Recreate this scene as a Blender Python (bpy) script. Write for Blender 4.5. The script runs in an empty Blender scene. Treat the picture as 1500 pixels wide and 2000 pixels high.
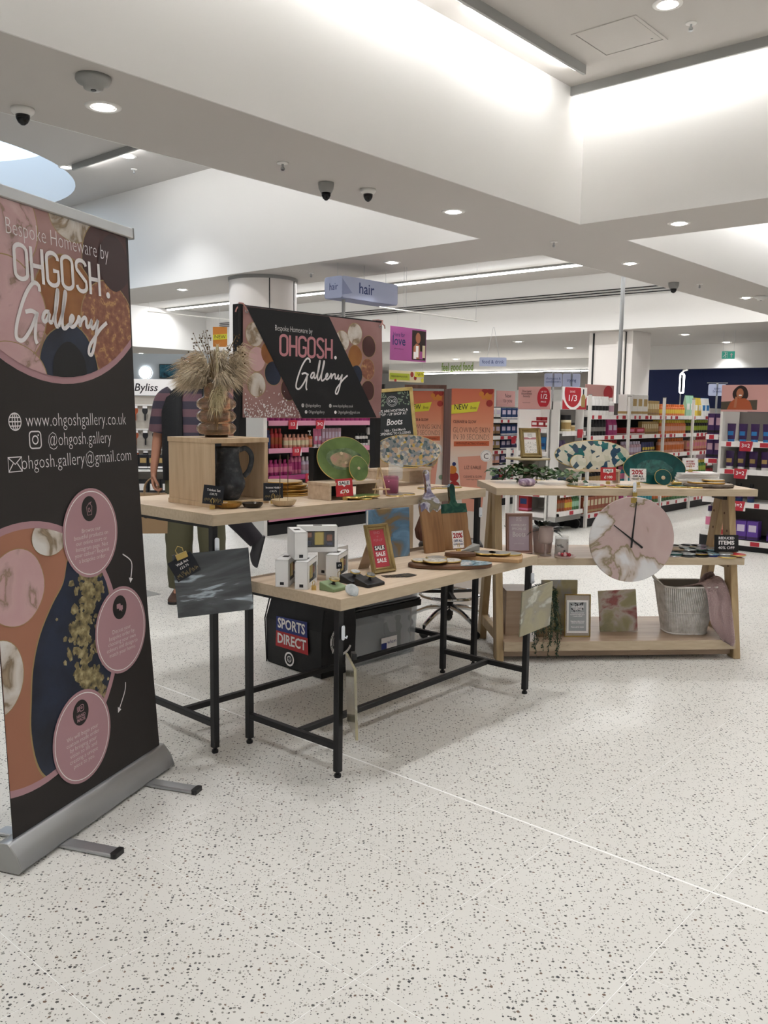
import bpy, bmesh, math, random
from mathutils import Vector as V, Matrix
R = math.radians
PI = math.pi
random.seed(7)
S = bpy.context.scene
COL = S.collection

# ---------------------------------------------------------------- camera
cam = bpy.data.cameras.new('camera')
cam.sensor_fit = 'HORIZONTAL'
cam.sensor_width = 36
cam.lens = 1711.5 / 1500 * 36
cam.clip_end = 200
camo = bpy.data.objects.new('camera', cam)
COL.objects.link(camo)
S.camera = camo
_pit, _rol = R(6.70), R(-0.78)
_cp, _sp, _c, _s = math.cos(_pit), math.sin(_pit), math.cos(_rol), math.sin(_rol)
_r, _f, _d = V((1, 0, 0)), V((0, _cp, -_sp)), V((0, -_sp, -_cp))
_r2, _d2 = _c * _r + _s * _d, -_s * _r + _c * _d
_m = Matrix((_r2, -_d2, -_f)).transposed().to_4x4()
_m.translation = (0, 0, 1.40)
camo.matrix_world = _m

# ---------------------------------------------------------------- world, exposure
S.view_settings.view_transform = 'Standard'
S.view_settings.look = 'None'
S.view_settings.gamma = 1
S.view_settings.use_curve_mapping = False
S.view_settings.exposure = 0.62
wd = bpy.data.worlds.new('store'); S.world = wd
wd.use_nodes = True
wd.node_tree.nodes['Background'].inputs[0].default_value = (1, 1, 1, 1)
wd.node_tree.nodes['Background'].inputs[1].default_value = WORLD = 0.35

S.cycles.max_bounces = 8
S.cycles.adaptive_threshold = .02

# ---------------------------------------------------------------- helpers
def hx(h):
    h = h.lstrip('#')
    o = []
    for i in (0, 2, 4):
        c = int(h[i:i + 2], 16) / 255
        o.append(c / 12.92 if c <= .04045 else ((c + .055) / 1.055) ** 2.4)
    return (*o, 1)

def setramp(e, stops):
    while len(e) > 1: e.remove(e[-1])
    e[0].position = stops[0][0]; e[0].color = hx(stops[0][1])
    for p, c in stops[1:]: e.new(p).color = hx(c)
MATS = {}
def M(key, col='#808080', rough=.5, metal=0, ramp=None, kind='noise', scale=5, detail=4, dist=0, st=(1, 1, 1),
      bump=0, bscale=60, emit=0, ecol=None, trans=0, alpha=1, coat=0, ior=1.45, const=False, spec=.5, sheen=0, world=False):
    if key in MATS: return MATS[key]
    m = bpy.data.materials.new(key); MATS[key] = m
    m.use_nodes = True
    nt = m.node_tree; N = nt.nodes; L = nt.links
    b = N['Principled BSDF']; I = b.inputs
    I['Base Color'].default_value = hx(col)
    m.diffuse_color = hx(col)
    I['Roughness'].default_value = rough; I['Metallic'].default_value = metal
    I['IOR'].default_value = ior; I['Transmission Weight'].default_value = trans
    I['Alpha'].default_value = alpha; I['Coat Weight'].default_value = coat
    I['Coat Roughness'].default_value = .05; I['Specular IOR Level'].default_value = spec
    I['Sheen Weight'].default_value = sheen
    if emit:
        I['Emission Color'].default_value = hx(ecol or col); I['Emission Strength'].default_value = emit
    if ramp or bump:
        if world:
            tc = N.new('ShaderNodeNewGeometry').outputs['Position']
        else:
            tc = N.new('ShaderNodeTexCoord').outputs['Object']
        mp = N.new('ShaderNodeMapping'); mp.inputs['Scale'].default_value = st
        L.new(tc, mp.inputs[0])
    if ramp:
        r = N.new('ShaderNodeValToRGB'); e = r.color_ramp.elements
        setramp(e, ramp)
        if const: r.color_ramp.interpolation = 'CONSTANT'
        if kind == 'noise':
            t = N.new('ShaderNodeTexNoise'); t.inputs['Detail'].default_value = detail
            t.inputs['Distortion'].default_value = dist; o = t.outputs['Fac']
        elif kind == 'cell':
            t = N.new('ShaderNodeTexVoronoi'); o = t.outputs['Color']
        elif kind == 'dist':
            t = N.new('ShaderNodeTexVoronoi'); o = t.outputs['Distance']
        elif kind == 'wave':
            t = N.new('ShaderNodeTexWave'); t.inputs['Distortion'].default_value = dist
            t.inputs['Detail'].default_value = detail; o = t.outputs['Fac']; t.bands_direction = 'Z'
        elif kind == 'grad':
            t = N.new('ShaderNodeSeparateXYZ'); o = t.outputs[1]
        if kind == 'grad': L.new(mp.outputs[0], t.inputs[0])
        else:
            t.inputs['Scale'].default_value = scale; L.new(mp.outputs[0], t.inputs['Vector'])
        L.new(o, r.inputs[0]); L.new(r.outputs[0], I['Base Color'])
    if bump:
        t = N.new('ShaderNodeTexNoise'); t.inputs['Scale'].default_value = bscale; t.inputs['Detail'].default_value = 3
        L.new(mp.outputs[0], t.inputs['Vector'])
        bp = N.new('ShaderNodeBump'); bp.inputs['Strength'].default_value = bump; bp.inputs['Distance'].default_value = .01
        L.new(t.outputs['Fac'], bp.inputs['Height']); L.new(bp.outputs[0], I['Normal'])
    return m

class G:
    """collects shapes for one mesh"""
    def __init__(s): s.v = []; s.f = []
    def add(s, vs, fs, m=None):
        k = len(s.v)
        s.v += [tuple(m @ V(p)) for p in vs] if m else [tuple(p) for p in vs]
        s.f += [tuple(i + k for i in f) for f in fs]
        return s
    def box(s, x0, y0, z0, x1, y1, z1, m=None):
        return s.add([(x0, y0, z0), (x1, y0, z0), (x1, y1, z0), (x0, y1, z0), (x0, y0, z1), (x1, y0, z1), (x1, y1, z1), (x0, y1, z1)],
                     [(0, 3, 2, 1), (4, 5, 6, 7), (0, 1, 5, 4), (1, 2, 6, 5), (2, 3, 7, 6), (3, 0, 4, 7)], m)
    def poly(s, pts, z0=0, z1=0, m=None):
        n = len(pts)
        if z0 == z1: return s.add([(p[0], p[1], z0) for p in pts], [tuple(range(n))], m)
        return s.add([(p[0], p[1], z0) for p in pts] + [(p[0], p[1], z1) for p in pts],
                     [tuple(range(n))[::-1], tuple(range(n, 2 * n))] + [(i, (i + 1) % n, n + (i + 1) % n, n + i) for i in range(n)], m)
    def loft(s, rings, caps=True, closed=False, m=None):
        n = len(rings[0]); vs = [p for r in rings for p in r]; fs = []
        K = len(rings)
        for k in range(K if closed else K - 1):
            a, b = k * n, ((k + 1) % K) * n
            fs += [(a + i, a + (i + 1) % n, b + (i + 1) % n, b + i) for i in range(n)]
        if caps and not closed: fs += [tuple(range(n))[::-1], tuple(range((K - 1) * n, K * n))]
        return s.add(vs, fs, m)
    def lathe(s, prof, n=24, m=None, sx=1, sy=1, caps=True):
        return s.loft([[(r * sx * math.cos(2 * PI * i / n), r * sy * math.sin(2 * PI * i / n), z) for i in range(n)] for r, z in prof], caps, False, m)
    def tube(s, pts, r, n=8, m=None, closed=False, flat=1):
        pts = [V(p) for p in pts]; K = len(pts); rings = []
        rr = r if isinstance(r, (list, tuple)) else [r] * K
        up = None
        for k in range(K):
            a = pts[(k - 1) % K] if closed else pts[max(k - 1, 0)]
            b = pts[(k + 1) % K] if closed else pts[min(k + 1, K - 1)]
            t = (b - a).normalized()
            if up is None:
                up = V((0, 0, 1)) if abs(t.z) < .9 else V((1, 0, 0))
            x = t.cross(up)
            if x.length < 1e-4: x = t.cross(V((0, 1, 0)))
            x.normalize(); y = x.cross(t); up = y
            rings.append([tuple(pts[k] + x * rr[k] * math.cos(2 * PI * i / n) + y * rr[k] * flat * math.sin(2 * PI * i / n)) for i in range(n)])
        return s.loft(rings, True, closed, m)
    def sph(s, c, r, n=12, m=None):
        q = [(max(r * math.sin(PI * k / n), 1e-4), c[2] - r * math.cos(PI * k / n)) for k in range(n + 1)]
        mm = Matrix.Translation((c[0], c[1], 0))
        return s.lathe(q, n, (m @ mm) if m else mm)
    def rib(s, pts, w, z=0, closed=False):
        """flat ribbon in the xy plane"""
        pts = [V((p[0], p[1])) for p in pts]; K = len(pts); vs = []
        for k in range(K):
            a = pts[(k - 1) % K] if closed else pts[max(k - 1, 0)]
            b = pts[(k + 1) % K] if closed else pts[min(k + 1, K - 1)]
            t = (b - a)
            t = t.normalized() if t.length > 1e-9 else V((1, 0))
            q = V((-t.y, t.x)) * w / 2
            vs += [(*(pts[k] + q), z), (*(pts[k] - q), z)]
        return s.add(vs, [(2 * k, 2 * k + 1, (2 * k + 3) % (2 * K), (2 * k + 2) % (2 * K)) for k in range(K if closed else K - 1)])

def ob(name, g, mat, par=None, loc=(0, 0, 0), rot=(0, 0, 0), smooth=False, bev=0, seg=1, flip=True):
    me = bpy.data.meshes.new(name)
    me.from_pydata(g.v, [], g.f)
    if flip or bev:
        bm = bmesh.new(); bm.from_mesh(me)
        bmesh.ops.recalc_face_normals(bm, faces=bm.faces)
        if bev:
            ed = [e for e in bm.edges if len(e.link_faces) == 2 and e.calc_face_angle(0) > .5]
            bmesh.ops.bevel(bm, geom=ed, offset=bev, segments=seg, profile=.5, affect='EDGES', clamp_overlap=True)
        bm.to_mesh(me); bm.free()
    if smooth:
        for p in me.polygons: p.use_smooth = True
        if smooth != 2:
            try: me.set_sharp_from_angle(angle=R(42))
            except Exception: pass
    if mat: me.materials.append(MATS[mat] if isinstance(mat, str) else mat)
    o = bpy.data.objects.new(name, me); COL.objects.link(o)
    o.location = loc; o.rotation_euler = rot
    if par: o.parent = par
    return o

def tag(o, label, cat, group=None):
    o['label'] = label; o['category'] = cat
    if group: o['group'] = group
    return o
def E(name, label, cat, loc=(0, 0, 0), rz=0, group=None, rx=0):
    o = bpy.data.objects.new(name, None); COL.objects.link(o)
    o.empty_display_size = .05
    o.location = loc; o.rotation_euler = (rx, 0, rz)
    return tag(o, label, cat, group)
def st(o, label=None):
    o['kind'] = 'structure'
    if label: o['label'] = label
    return o
KIDS = {}
def dup(root, loc, rz, label=None, group=None):
    r = root.copy(); COL.objects.link(r); r.location = loc; r.rotation_euler = (root.rotation_euler[0], root.rotation_euler[1], rz)
    if label: r['label'] = label
    if group: r['group'] = group
    for ch in list(root.children):
        c = ch.copy(); COL.objects.link(c); c.parent = r
        for g in list(ch.children):
            d = g.copy(); COL.objects.link(d); d.parent = c
    return r

FIT = []
def T(s, size, mat, par, x, y, z=.0009, w=None, al='CENTER', bold=0, shear=0, name='lettering', rot=(0, 0, 0), sp=1):
    c = bpy.data.curves.new(name, 'FONT'); c.body = s; c.size = size; c.align_x = al; c.align_y = 'CENTER'
    c.offset = bold; c.shear = shear; c.resolution_u = 2; c.space_line = sp
    c.materials.append(MATS[mat])
    o = bpy.data.objects.new(name, c); COL.objects.link(o)
    o.location = (x, y, z); o.rotation_euler = rot; o.parent = par
    if w: FIT.append((o, w))
    return o
def PR(name, pts, mat, par, z=.0006):
    """a printed flat shape on a panel's xy plane"""
    return ob(name, G().poly(pts), mat, par, loc=(0, 0, z), flip=False)
def ell(cx, cy, rx, ry=None, n=40, wob=0, seed=0, rot=0, a0=0, a1=2 * PI):
    ry = ry or rx; rn = random.Random(seed); ph = [rn.uniform(0, 6.28) for _ in range(5)]
    o = []
    for i in range(n):
        t = a0 + (a1 - a0) * i / (n if abs(a1 - a0 - 2 * PI) < 1e-6 else n - 1)
        k = 1 + wob * sum(math.sin((j + 2) * t + ph[j]) / (j + 1.5) for j in range(5))
        x, y = rx * k * math.cos(t), ry * k * math.sin(t)
        o.append((cx + x * math.cos(rot) - y * math.sin(rot), cy + x * math.sin(rot) + y * math.cos(rot)))
    return o
def rrect(x0, y0, x1, y1, r, n=5):
    o = []
    for cx, cy, a in ((x1 - r, y1 - r, 0), (x0 + r, y1 - r, 90), (x0 + r, y0 + r, 180), (x1 - r, y0 + r, 270)):
        o += [(cx + r * math.cos(R(a + 90 * k / n)), cy + r * math.sin(R(a + 90 * k / n))) for k in range(n + 1)]
    return o
def clip(P, C):
    """polygon P cut by the convex counter-clockwise polygon C"""
    for i in range(len(C)):
        a, b = C[i], C[(i + 1) % len(C)]; Q = []
        sd = lambda p: (b[0] - a[0]) * (p[1] - a[1]) - (b[1] - a[1]) * (p[0] - a[0])
        for k in range(len(P)):
            p, q = P[k], P[(k + 1) % len(P)]; sp, sq = sd(p), sd(q)
            if sp >= 0: Q.append(p)
            if sp * sq < 0: Q.append((p[0] + (q[0] - p[0]) * sp / (sp - sq), p[1] + (q[1] - p[1]) * sp / (sp - sq)))
        P = Q
        if not P: return []
    return P
def crom(pts, k=8, closed=False):
    """smooth curve through points"""
    P = [V(p) for p in pts]; n = len(P); o = []
    for i in range(n if closed else n - 1):
        a = P[(i - 1) % n] if closed or i else P[0]; b = P[i]; c = P[(i + 1) % n]
        d = P[(i + 2) % n] if closed or i + 2 < n else P[-1]
        for j in range(k):
            t = j / k
            o.append(tuple(.5 * (2 * b + (c - a) * t + (2 * a - 5 * b + 4 * c - d) * t * t + (3 * b - a - 3 * c + d) * t ** 3)))
    if not closed: o.append(tuple(P[-1]))
    return o
def frame(o, yaw, z):
    a = R(yaw); A = V((math.cos(a), math.sin(a), 0)); B = V((-math.sin(a), math.cos(a), 0)); O = V((o[0], o[1], z))
    f = lambda x, y, h=0: tuple(O + A * x + B * y + V((0, 0, h)))
    f.yaw = a; return f
YB = 48.6                                   # the building's own axes, turned against the camera
BF = frame((0, 0), YB, 0)                   # (u, v) on the building grid
T1 = frame((-.668, 3.398), 47.5, .98)       # rear display table, front left corner of its top
T2 = frame((-.155, 3.175), 49.5, .70)       # lower front table
S1 = frame((.614, 4.775), 5.0, .98)         # trestle shelf, top board
S2 = frame((.614, 4.775), 5.0, .585)
S3 = frame((.614, 4.775), 5.0, .117)

# ---------------------------------------------------------------- materials of the place
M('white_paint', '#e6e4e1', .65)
M('shaded_ceiling_paint', '#c9c4bf', .7)  # greyer copy of the wall white, soffit shade put into the colour
M('column_paint', '#f1ebe6', .45)
M('floor_grout', '#fdfcfa', .5)
M('grey_trim', '#9c9c99', .5)
M('steel', '#b9bbbd', .28, 1)
M('chrome', '#dcdee0', .12, 1)
M('alu', '#b4b6b8', .38, .85)
M('black_metal', '#1a1a1c', .45)
M('black_plastic', '#161617', .4)
M('black_glass', '#0c0d10', .08)
M('white_plastic', '#eceae6', .4)
M('white_gloss', '#f3f2f0', .22)
M('lamp_on', '#ffffff', .5, emit=9, ecol='#fffdfa')
M('tube_on', '#ffffff', .5, emit=6, ecol='#fffaf2')
M('downlight_on', '#ffffff', .5, emit=14, ecol='#fffaf4')
M('sky_glow', '#dff0ff', .5, emit=.95, ecol='#cfe6ff')
M('navy_wall', '#14265c', .5)
M('recess_shade', '#6d6761', .7)  # brown tone stands in for shade inside the far recess

def terrazzo():
    m = bpy.data.materials.new('terrazzo'); MATS['terrazzo'] = m; m.use_nodes = True
    nt = m.node_tree; N = nt.nodes; L = nt.links; b = N['Principled BSDF']
    pos = N.new('ShaderNodeNewGeometry').outputs['Position']
    def math_(op, a, c):
        n = N.new('ShaderNodeMath'); n.operation = op
        for k, q in enumerate((a, c)):
            if hasattr(q, 'is_output'): L.new(q, n.inputs[k])
            else: n.inputs[k].default_value = q
        return n.outputs[0]
    wz = N.new('ShaderNodeTexNoise'); wz.inputs['Scale'].default_value = 95; L.new(pos, wz.inputs['Vector'])
    ad = N.new('ShaderNodeVectorMath'); ad.operation = 'MULTIPLY_ADD'; L.new(wz.outputs['Color'], ad.inputs[0])
    ad.inputs[1].default_value = (.007, .007, 0); L.new(pos, ad.inputs[2])
    col = None
    for sc, thr, keep, stops in ((78, .34, .46, ((0, '#54534f'), (.35, '#77746d'), (.6, '#8d8a82'), (.8, '#6f5a4c'), (.9, '#3c3c3e'))),
                                 (150, .3, .3, ((0, '#8a877f'), (.5, '#6a6966'), (.8, '#a59d92')))):
        v = N.new('ShaderNodeTexVoronoi'); v.voronoi_dimensions = '2D'; v.inputs['Scale'].default_value = sc; L.new(ad.outputs[0], v.inputs['Vector'])
        sx = N.new('ShaderNodeSeparateColor'); L.new(v.outputs['Color'], sx.inputs[0])
        chip = math_('LESS_THAN', v.outputs['Distance'], math_('MULTIPLY', sx.outputs[1], thr))
        chip = math_('MULTIPLY', chip, math_('LESS_THAN', sx.outputs[0], keep))
        r = N.new('ShaderNodeValToRGB'); r.color_ramp.interpolation = 'CONSTANT'; e = r.color_ramp.elements
        setramp(e, stops)
        L.new(sx.outputs[2], r.inputs[0])
        mx = N.new('ShaderNodeMix'); mx.data_type = 'RGBA'
        L.new(chip, mx.inputs[0])
        if col is None:
            t = N.new('ShaderNodeTexNoise'); t.inputs['Scale'].default_value = 2.2; L.new(pos, t.inputs['Vector'])
            rr = N.new('ShaderNodeValToRGB'); rr.color_ramp.elements[0].color = hx('#d8d5ce'); rr.color_ramp.elements[1].color = hx('#e2e0da')
            L.new(t.outputs['Fac'], rr.inputs[0]); col = rr.outputs[0]
        L.new(col, mx.inputs[6]); L.new(r.outputs[0], mx.inputs[7]); col = mx.outputs[2]
    L.new(col, b.inputs['Base Color']); b.inputs['Roughness'].default_value = .36
    b.inputs['Specular IOR Level'].default_value = .35
terrazzo()

YAW = R(YB)
def bob(name, g, mat, **k):                 # object laid out on the building's axes
    return ob(name, g, mat, rot=(0, 0, YAW), **k)

# ---------------------------------------------------------------- floor: half metre terrazzo tiles
U0, V0, NU, NV = -.025, -1.125, 13, 14
g = G()
U1, V1 = U0 + .5 * NU, V0 + .5 * NV
g.poly([(U0 - .01, V0 - .01), (U1 + .01, V0 - .01), (U1 + .01, V1 + .01), (U0 - .01, V1 + .01)], -.0004, -.0004)
floor_base = st(bob('floor', g, 'floor_grout'), 'speckled terrazzo floor of half metre tiles')
g = G()
for a, b, c, d in ((-40, -40, U0, 60), (U1, -40, 60, 60), (U0, -40, U1, V0), (U0, V1, U1, 60)):
    g.poly([(a, b), (c, b), (c, d), (a, d)], 0, 0)
slab = ob('floor_field', g, 'terrazzo', floor_base)
tile_me = None
for i in range(NU):
    for j in range(NV):
        a0 = .001 + (.0035 if i == 5 else 0); a1 = .499 - (.0035 if i == 4 else 0)
        key = (i == 5) - (i == 4)
        if key == 0 and tile_me:
            o = bpy.data.objects.new('tile', tile_me); COL.objects.link(o); o.parent = floor_base
        else:
            o = ob('tile', G().box(a0, .001, -.012, a1, .499, 0), 'terrazzo', floor_base)
            if key == 0: tile_me = o.data
        o.location = (U0 + .5 * i, V0 + .5 * j, 0)

# ---------------------------------------------------------------- ceilings: soffit at 3 m with raised coffers
ZT = {'near': 4.06, 'left': 4.30, 'back': 4.10, 'right': 4.06}
COF = {'near': (-3, 6.92, -4, 3.90), 'left': (-1, 6.92, 4.96, 15.6), 'back': (8.02, 16.0, 4.95, 21.1), 'right': (7.83, 16.0, -4, 3.90)}
g = G()
for a, b, c, d in ((-14, -34, -3, 40), (-3, -34, 6.92, -4), (-3, 3.9, 6.92, 4.96), (-3, 15.6, 6.92, 40), (-3, 4.96, -1, 15.6),
                   (6.92, -34, 7.83, 40), (7.83, 3.9, 8.02, 40), (8.02, 3.9, 16, 4.95), (7.83, -34, 16, -4), (8.02, 21.1, 16, 40), (16, -34, 40, 40)):
    g.poly([(a, c2) for c2 in ()] + [(a, b), (c, b), (c, d), (a, d)], 3.0, 3.0)
st(bob('ceiling', g, 'shaded_ceiling_paint', flip=False), 'plain soffits and beams at the lower ceiling level')
SKY_C, SKY_R = (4.2, 12.3), 2.42
for k, (a, c, b, d) in COF.items():
    z = ZT[k]
    if k == 'left':
        n = 96; ring = []
        for i in range(n):
            t = 2 * PI * i / n; dx, dy = math.cos(t), math.sin(t)
            f = min((((c if dx > 0 else a) - SKY_C[0]) / dx) if abs(dx) > 1e-6 else 1e9, (((d if dy > 0 else b) - SKY_C[1]) / dy) if abs(dy) > 1e-6 else 1e9)
            ring.append(((SKY_C[0] + f * dx, SKY_C[1] + f * dy), (SKY_C[0] + SKY_R * dx, SKY_C[1] + SKY_R * dy)))
        g = G(); g.add([(*p, z) for r in ring for p in r], [(2 * i, 2 * i + 1, (2 * i + 3) % (2 * n), (2 * i + 2) % (2 * n)) for i in range(n)])
        st(bob('ceiling', g, 'shaded_ceiling_paint'), 'raised ceiling with a round rooflight at the far left')
    else:
        st(bob('ceiling', G().poly([(a, b), (c, b), (c, d), (a, d)], z, z), 'shaded_ceiling_paint'), 'raised ceiling of the %s coffer' % {'near': 'nearest', 'back': 'farther', 'right': 'right hand'}[k])
    T_ = .012
    for nm, q in (('wall_far', (c, b - T_, c + T_, d + T_)), ('wall_near', (a - T_, b - T_, a, d + T_)), ('wall_left', (a, d, c, d + T_)), ('wall_right', (a, b - T_, c, b))):
        st(bob(nm, G().box(q[0], q[1], 2.999 if k != 'back' else 2.999, q[2], q[3], z), 'white_paint'), 'white upstand on the %s side of the %s raised ceiling' % (nm[5:], k))
# rooflight drum and its bright pane
g = G().loft([[(SKY_C[0] + SKY_R * math.cos(2 * PI * i / 64), SKY_C[1] + SKY_R * math.sin(2 * PI * i / 64), z) for i in range(64)] for z in (4.3, 5.0)], caps=False)
st(bob('wall_rooflight', g, 'white_paint', smooth=True), 'round white drum of the rooflight')
o = bob('window_1', G().poly(ell(*SKY_C, SKY_R, n=64), 5.0, 5.0), 'sky_glow'); st(o, 'round rooflight pane glowing pale blue with daylight')

# far walls and fascias
def wallbox(name, mat, lab, *q): return st(bob(name, G().box(*q), mat), lab)
wallbox('wall_back', 'white_paint', 'far white store wall', 30, -34, 0, 30.1, 40, 3)
wallbox('wall_blue', 'navy_wall', 'dark blue back wall behind the hair aisles', 21.6, -20, 0, 21.7, 10.3, 2.5)
wallbox('wall_end', 'white_paint', 'far left store wall', -14, 33, 0, 30, 33.1, 3)
wallbox('trim_1', 'white_paint', 'white bulkhead above the blue wall', 20.4, -20, 2.44, 20.6, 9.6, 3.0)
wallbox('trim_2', 'white_paint', 'white bulkhead carrying green letters', 24.0, 9.2, 2.68, 24.2, 21, 3.0)
wallbox('trim_3', 'recess_shade', 'brown panel coloured as recess shade under the white bulkhead', 27, 9, 2.15, 27.1, 17.5, 3.0)  # flat brown sheet painting the shade of the recess behind
# columns
cl = st(ob('column', G().lathe([(.42, 0), (.42, 2.97)], 48), 'column_paint', loc=BF(7.42, 8.62), smooth=True), 'round white clad column under the crossing beam')
for t in (-58, -112):
    a = R(t) + YAW - R(8)
    ob('joint', G().box(-.006, -.004, .02, .006, .004, 2.96), 'black_metal', cl, loc=(.421 * math.cos(a), .421 * math.sin(a), 0), rot=(0, 0, a + PI / 2))
ob('collar', G().lathe([(.435, 2.96), (.435, 2.999)], 48), 'grey_trim', cl, smooth=True)
c2 = st(bob('column', G().box(16.35, 7.95, 0, 17.15, 8.9, 3.0), 'column_paint'), 'square white clad column at the far band')
for q in ((16.346, 8.78, 16.352, 8.8), (16.346, 8.08, 16.352, 8.1)):
    ob('joint', G().box(q[0] - .012, q[1], 0, q[2], q[3] + .012, 2.98), 'black_metal', c2)
ob('trunking', G().box(16.28, 8.1, 0, 16.35, 8.25, 2.98), 'column_paint', c2)
for k, (v0, v1) in enumerate(((8.14, 8.74),)):
    ob('panel', G().box(16.33, v0, 0, 16.35, v1, 2.7), 'column_paint', c2, bev=.006)

# three dark rails on the far band
for k in range(3):
    tag(bob('dark_rail', G().tube([(15.93, 5.0, 3.66 + .05 * k), (15.93, 20.4, 3.66 + .05 * k)], .011, 6), 'black_metal'),
        ['lowest', 'middle', 'top'][k] + ' of three thin dark rails along the far white band', 'rail', 'dark rails on the far band')
# service pole
p = E('service_pole', 'tall grey pole from floor into raised ceiling right of centre', 'pole', BF(11.45, 5.75), YAW)
ob('shaft', G().lathe([(.028, 0), (.028, 4.09)], 16), 'alu', p, smooth=True)
ob('foot', G().lathe([(.07, 0), (.07, .012), (.03, .03)], 16), 'alu', p, smooth=True)

# ---------------------------------------------------------------- lamps
def area(par, loc, rot, sx, sy, w, col=(.965, .985, 1)):
    l = bpy.data.lights.new('lamp_light', 'AREA'); l.shape = 'RECTANGLE'; l.size = sx; l.size_y = sy; l.energy = w; l.color = col
    o = bpy.data.objects.new('lamp_light', l); COL.objects.link(o); o.parent = par; o.location = loc; o.rotation_euler = rot
    return o
STRIP = 5.0                                # watts per metre of cove lamp
def cove(label, u0, v0, u1, v1, z, wallside, w=1.0, h=.07, tilt=62):
    """a fascia hung under the raised ceiling with lamps behind it, washing the wall"""
    L = math.hypot(u1 - u0, v1 - v0); a = math.atan2(v1 - v0, u1 - u0) + YAW
    t = E('cove_light', label, 'light', BF(u0, v0, z), a, 'cove lights along the raised ceilings')
    s = wallside
    ob('fascia', G().box(0, -.012, -h, L, .012, 0), 'grey_trim', t)
    ob('tray', G().box(0, s * .012, -.008, L, s * .09, 0), 'white_plastic', t)
    n = max(1, round(L / 1.5)); q = L / n
    for i in range(n):
        ob('tube', G().tube([(q * i + .04, s * .05, -.028), (q * (i + 1) - .04, s * .05, -.028)], .013, 8), 'tube_on', t, smooth=True)
        area(t, (q * (i + .5), s * .075, -.045), (R(tilt) * s, 0, 0), q - .12, .05, STRIP * w * (q))
    return t
Zn = 4.06
cove('long grey cove lamp washing the nearest beam on the left', -2.5, 3.59, 6.35, 3.59, Zn, 1, .34)
cove('long grey cove lamp washing the upstand at upper right', 6.69, 3.9, 6.69, -3.5, Zn, 1, .42)
cove('cove lamp beside the near side of the nearest raised ceiling', -2.7, -3.5, -2.7, 3.5, Zn, 1)
cove('cove lamp on the right side of the nearest raised ceiling', -2.5, -3.7, 6.5, -3.7, Zn, -1)
cove('cove lamp hidden over the far side of the crossing beam', 8.15, 3.6, 8.15, -3.6, Zn, -1)
cove('cove lamp washing the right hand beam', 8.3, 3.6, 15.7, 3.6, Zn, 1)
cove('cove lamp at the far side of right hand raised ceiling', 15.7, 3.5, 15.7, -3.5, Zn, 1)
cove('short cove lamp on the left raised ceiling', 5.76, 10.2, 5.76, 5.4, 4.30, 1, .42)
cove('cove lamp along the near beam in the left raised ceiling', -.6, 5.25, 6.6, 5.25, 4.30, -1, 1.3)
cove('cove lamp hidden behind the crossing beam', 8.35, 5.2, 8.35, 20.8, 4.10, 1, .9)
cove('cove lamp hidden behind the long beam at right', 8.4, 5.25, 15.8, 5.25, 4.10, -1, 1.0)
# bare linear lamp seen under the farther raised ceiling
t = E('linear_light', 'long bright linear lamp under the farther raised ceiling', 'light', BF(14.57, 5.1, 4.09), YAW + PI / 2)
ob('housing', G().box(0, -.05, -.03, 15.9, .05, .009), 'grey_trim', t)
for i in range(8):
    ob('tube', G().box(i * 1.98 + .02, -.035, -.06, i * 1.98 + 1.97, .035, -.03), 'lamp_on', t)
    area(t, (i * 1.98 + 1, 0, -.07), (R(25), 0, 0), 1.9, .07, 34)
SPOT = 46
def downlight(u, v, z, label, w=1.0, r=.085, group='recessed downlights'):
    t = E('downlight', label, 'light', BF(u, v, z), 0, group)
    ob('flange', G().lathe([(r * .78, -.001), (r * .8, -.006), (r, -.009), (r * 1.12, -.004), (r * 1.14, 0), (r * 1.14, .004), (r * .78, .004)], 28, caps=False), 'white_plastic', t, smooth=True)
    ob('reflector', G().lathe([(r * .78, -.002), (r * .62, .02), (r * .5, .03)], 24, caps=False), 'chrome', t, smooth=True)
    ob('lens', G().lathe([(r * .56, -.001), (r * .52, -.012), (r * .3, -.016)], 24), 'downlight_on', t, smooth=True)
    l = bpy.data.lights.new('lamp_light', 'SPOT'); l.energy = SPOT * w; l.spot_size = R(106); l.spot_blend = .7; l.shadow_soft_size = .07; l.color = (.97, .985, 1)
    o = bpy.data.objects.new('lamp_light', l); COL.objects.link(o); o.parent = t; o.location = (0, 0, -.03)
for u, v, lab in ((2.69, 4.43, 'bright downlight in the near beam beside a smoke detector'), (5.86, 4.46, 'small downlight in the beam right of two dome cameras'),
                  (9.02, 4.46, 'downlight in the long beam below the crossing'), (12.58, 4.47, 'downlight in the long beam beside far smoke detector'),
                  (7.39, 3.22, 'downlight in the crossing beam at right'), (7.43, 6.48, 'flat downlight in crossing beam over the hair sign'), (7.39, 10.27, 'flat downlight in crossing beam left of the column')):
    downlight(u, v, 3.0, lab)
downlight(-.6, 4.45, 3.0, 'downlight in the near beam out of view to the left')
for u in (5.77, 3.2, .6):
    for v in (2.67, .2, -2.3):
        downlight(u, v, 4.06, 'downlight beside the square access hatch' if (u, v) == (5.77, 2.67) else 'downlight in the nearest raised ceiling overhead', 1.5)
downlight(5.77, 10.37, 4.30, 'left of two downlights by the short cove lamp', 2)
downlight(5.99, 9.35, 4.30, 'right of two downlights by the short cove lamp', 2)
for u in (10, 13):
    for v in (1.5, -1.5): downlight(u, v, 4.06, 'downlight in the right hand raised ceiling', 1.3)
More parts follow.
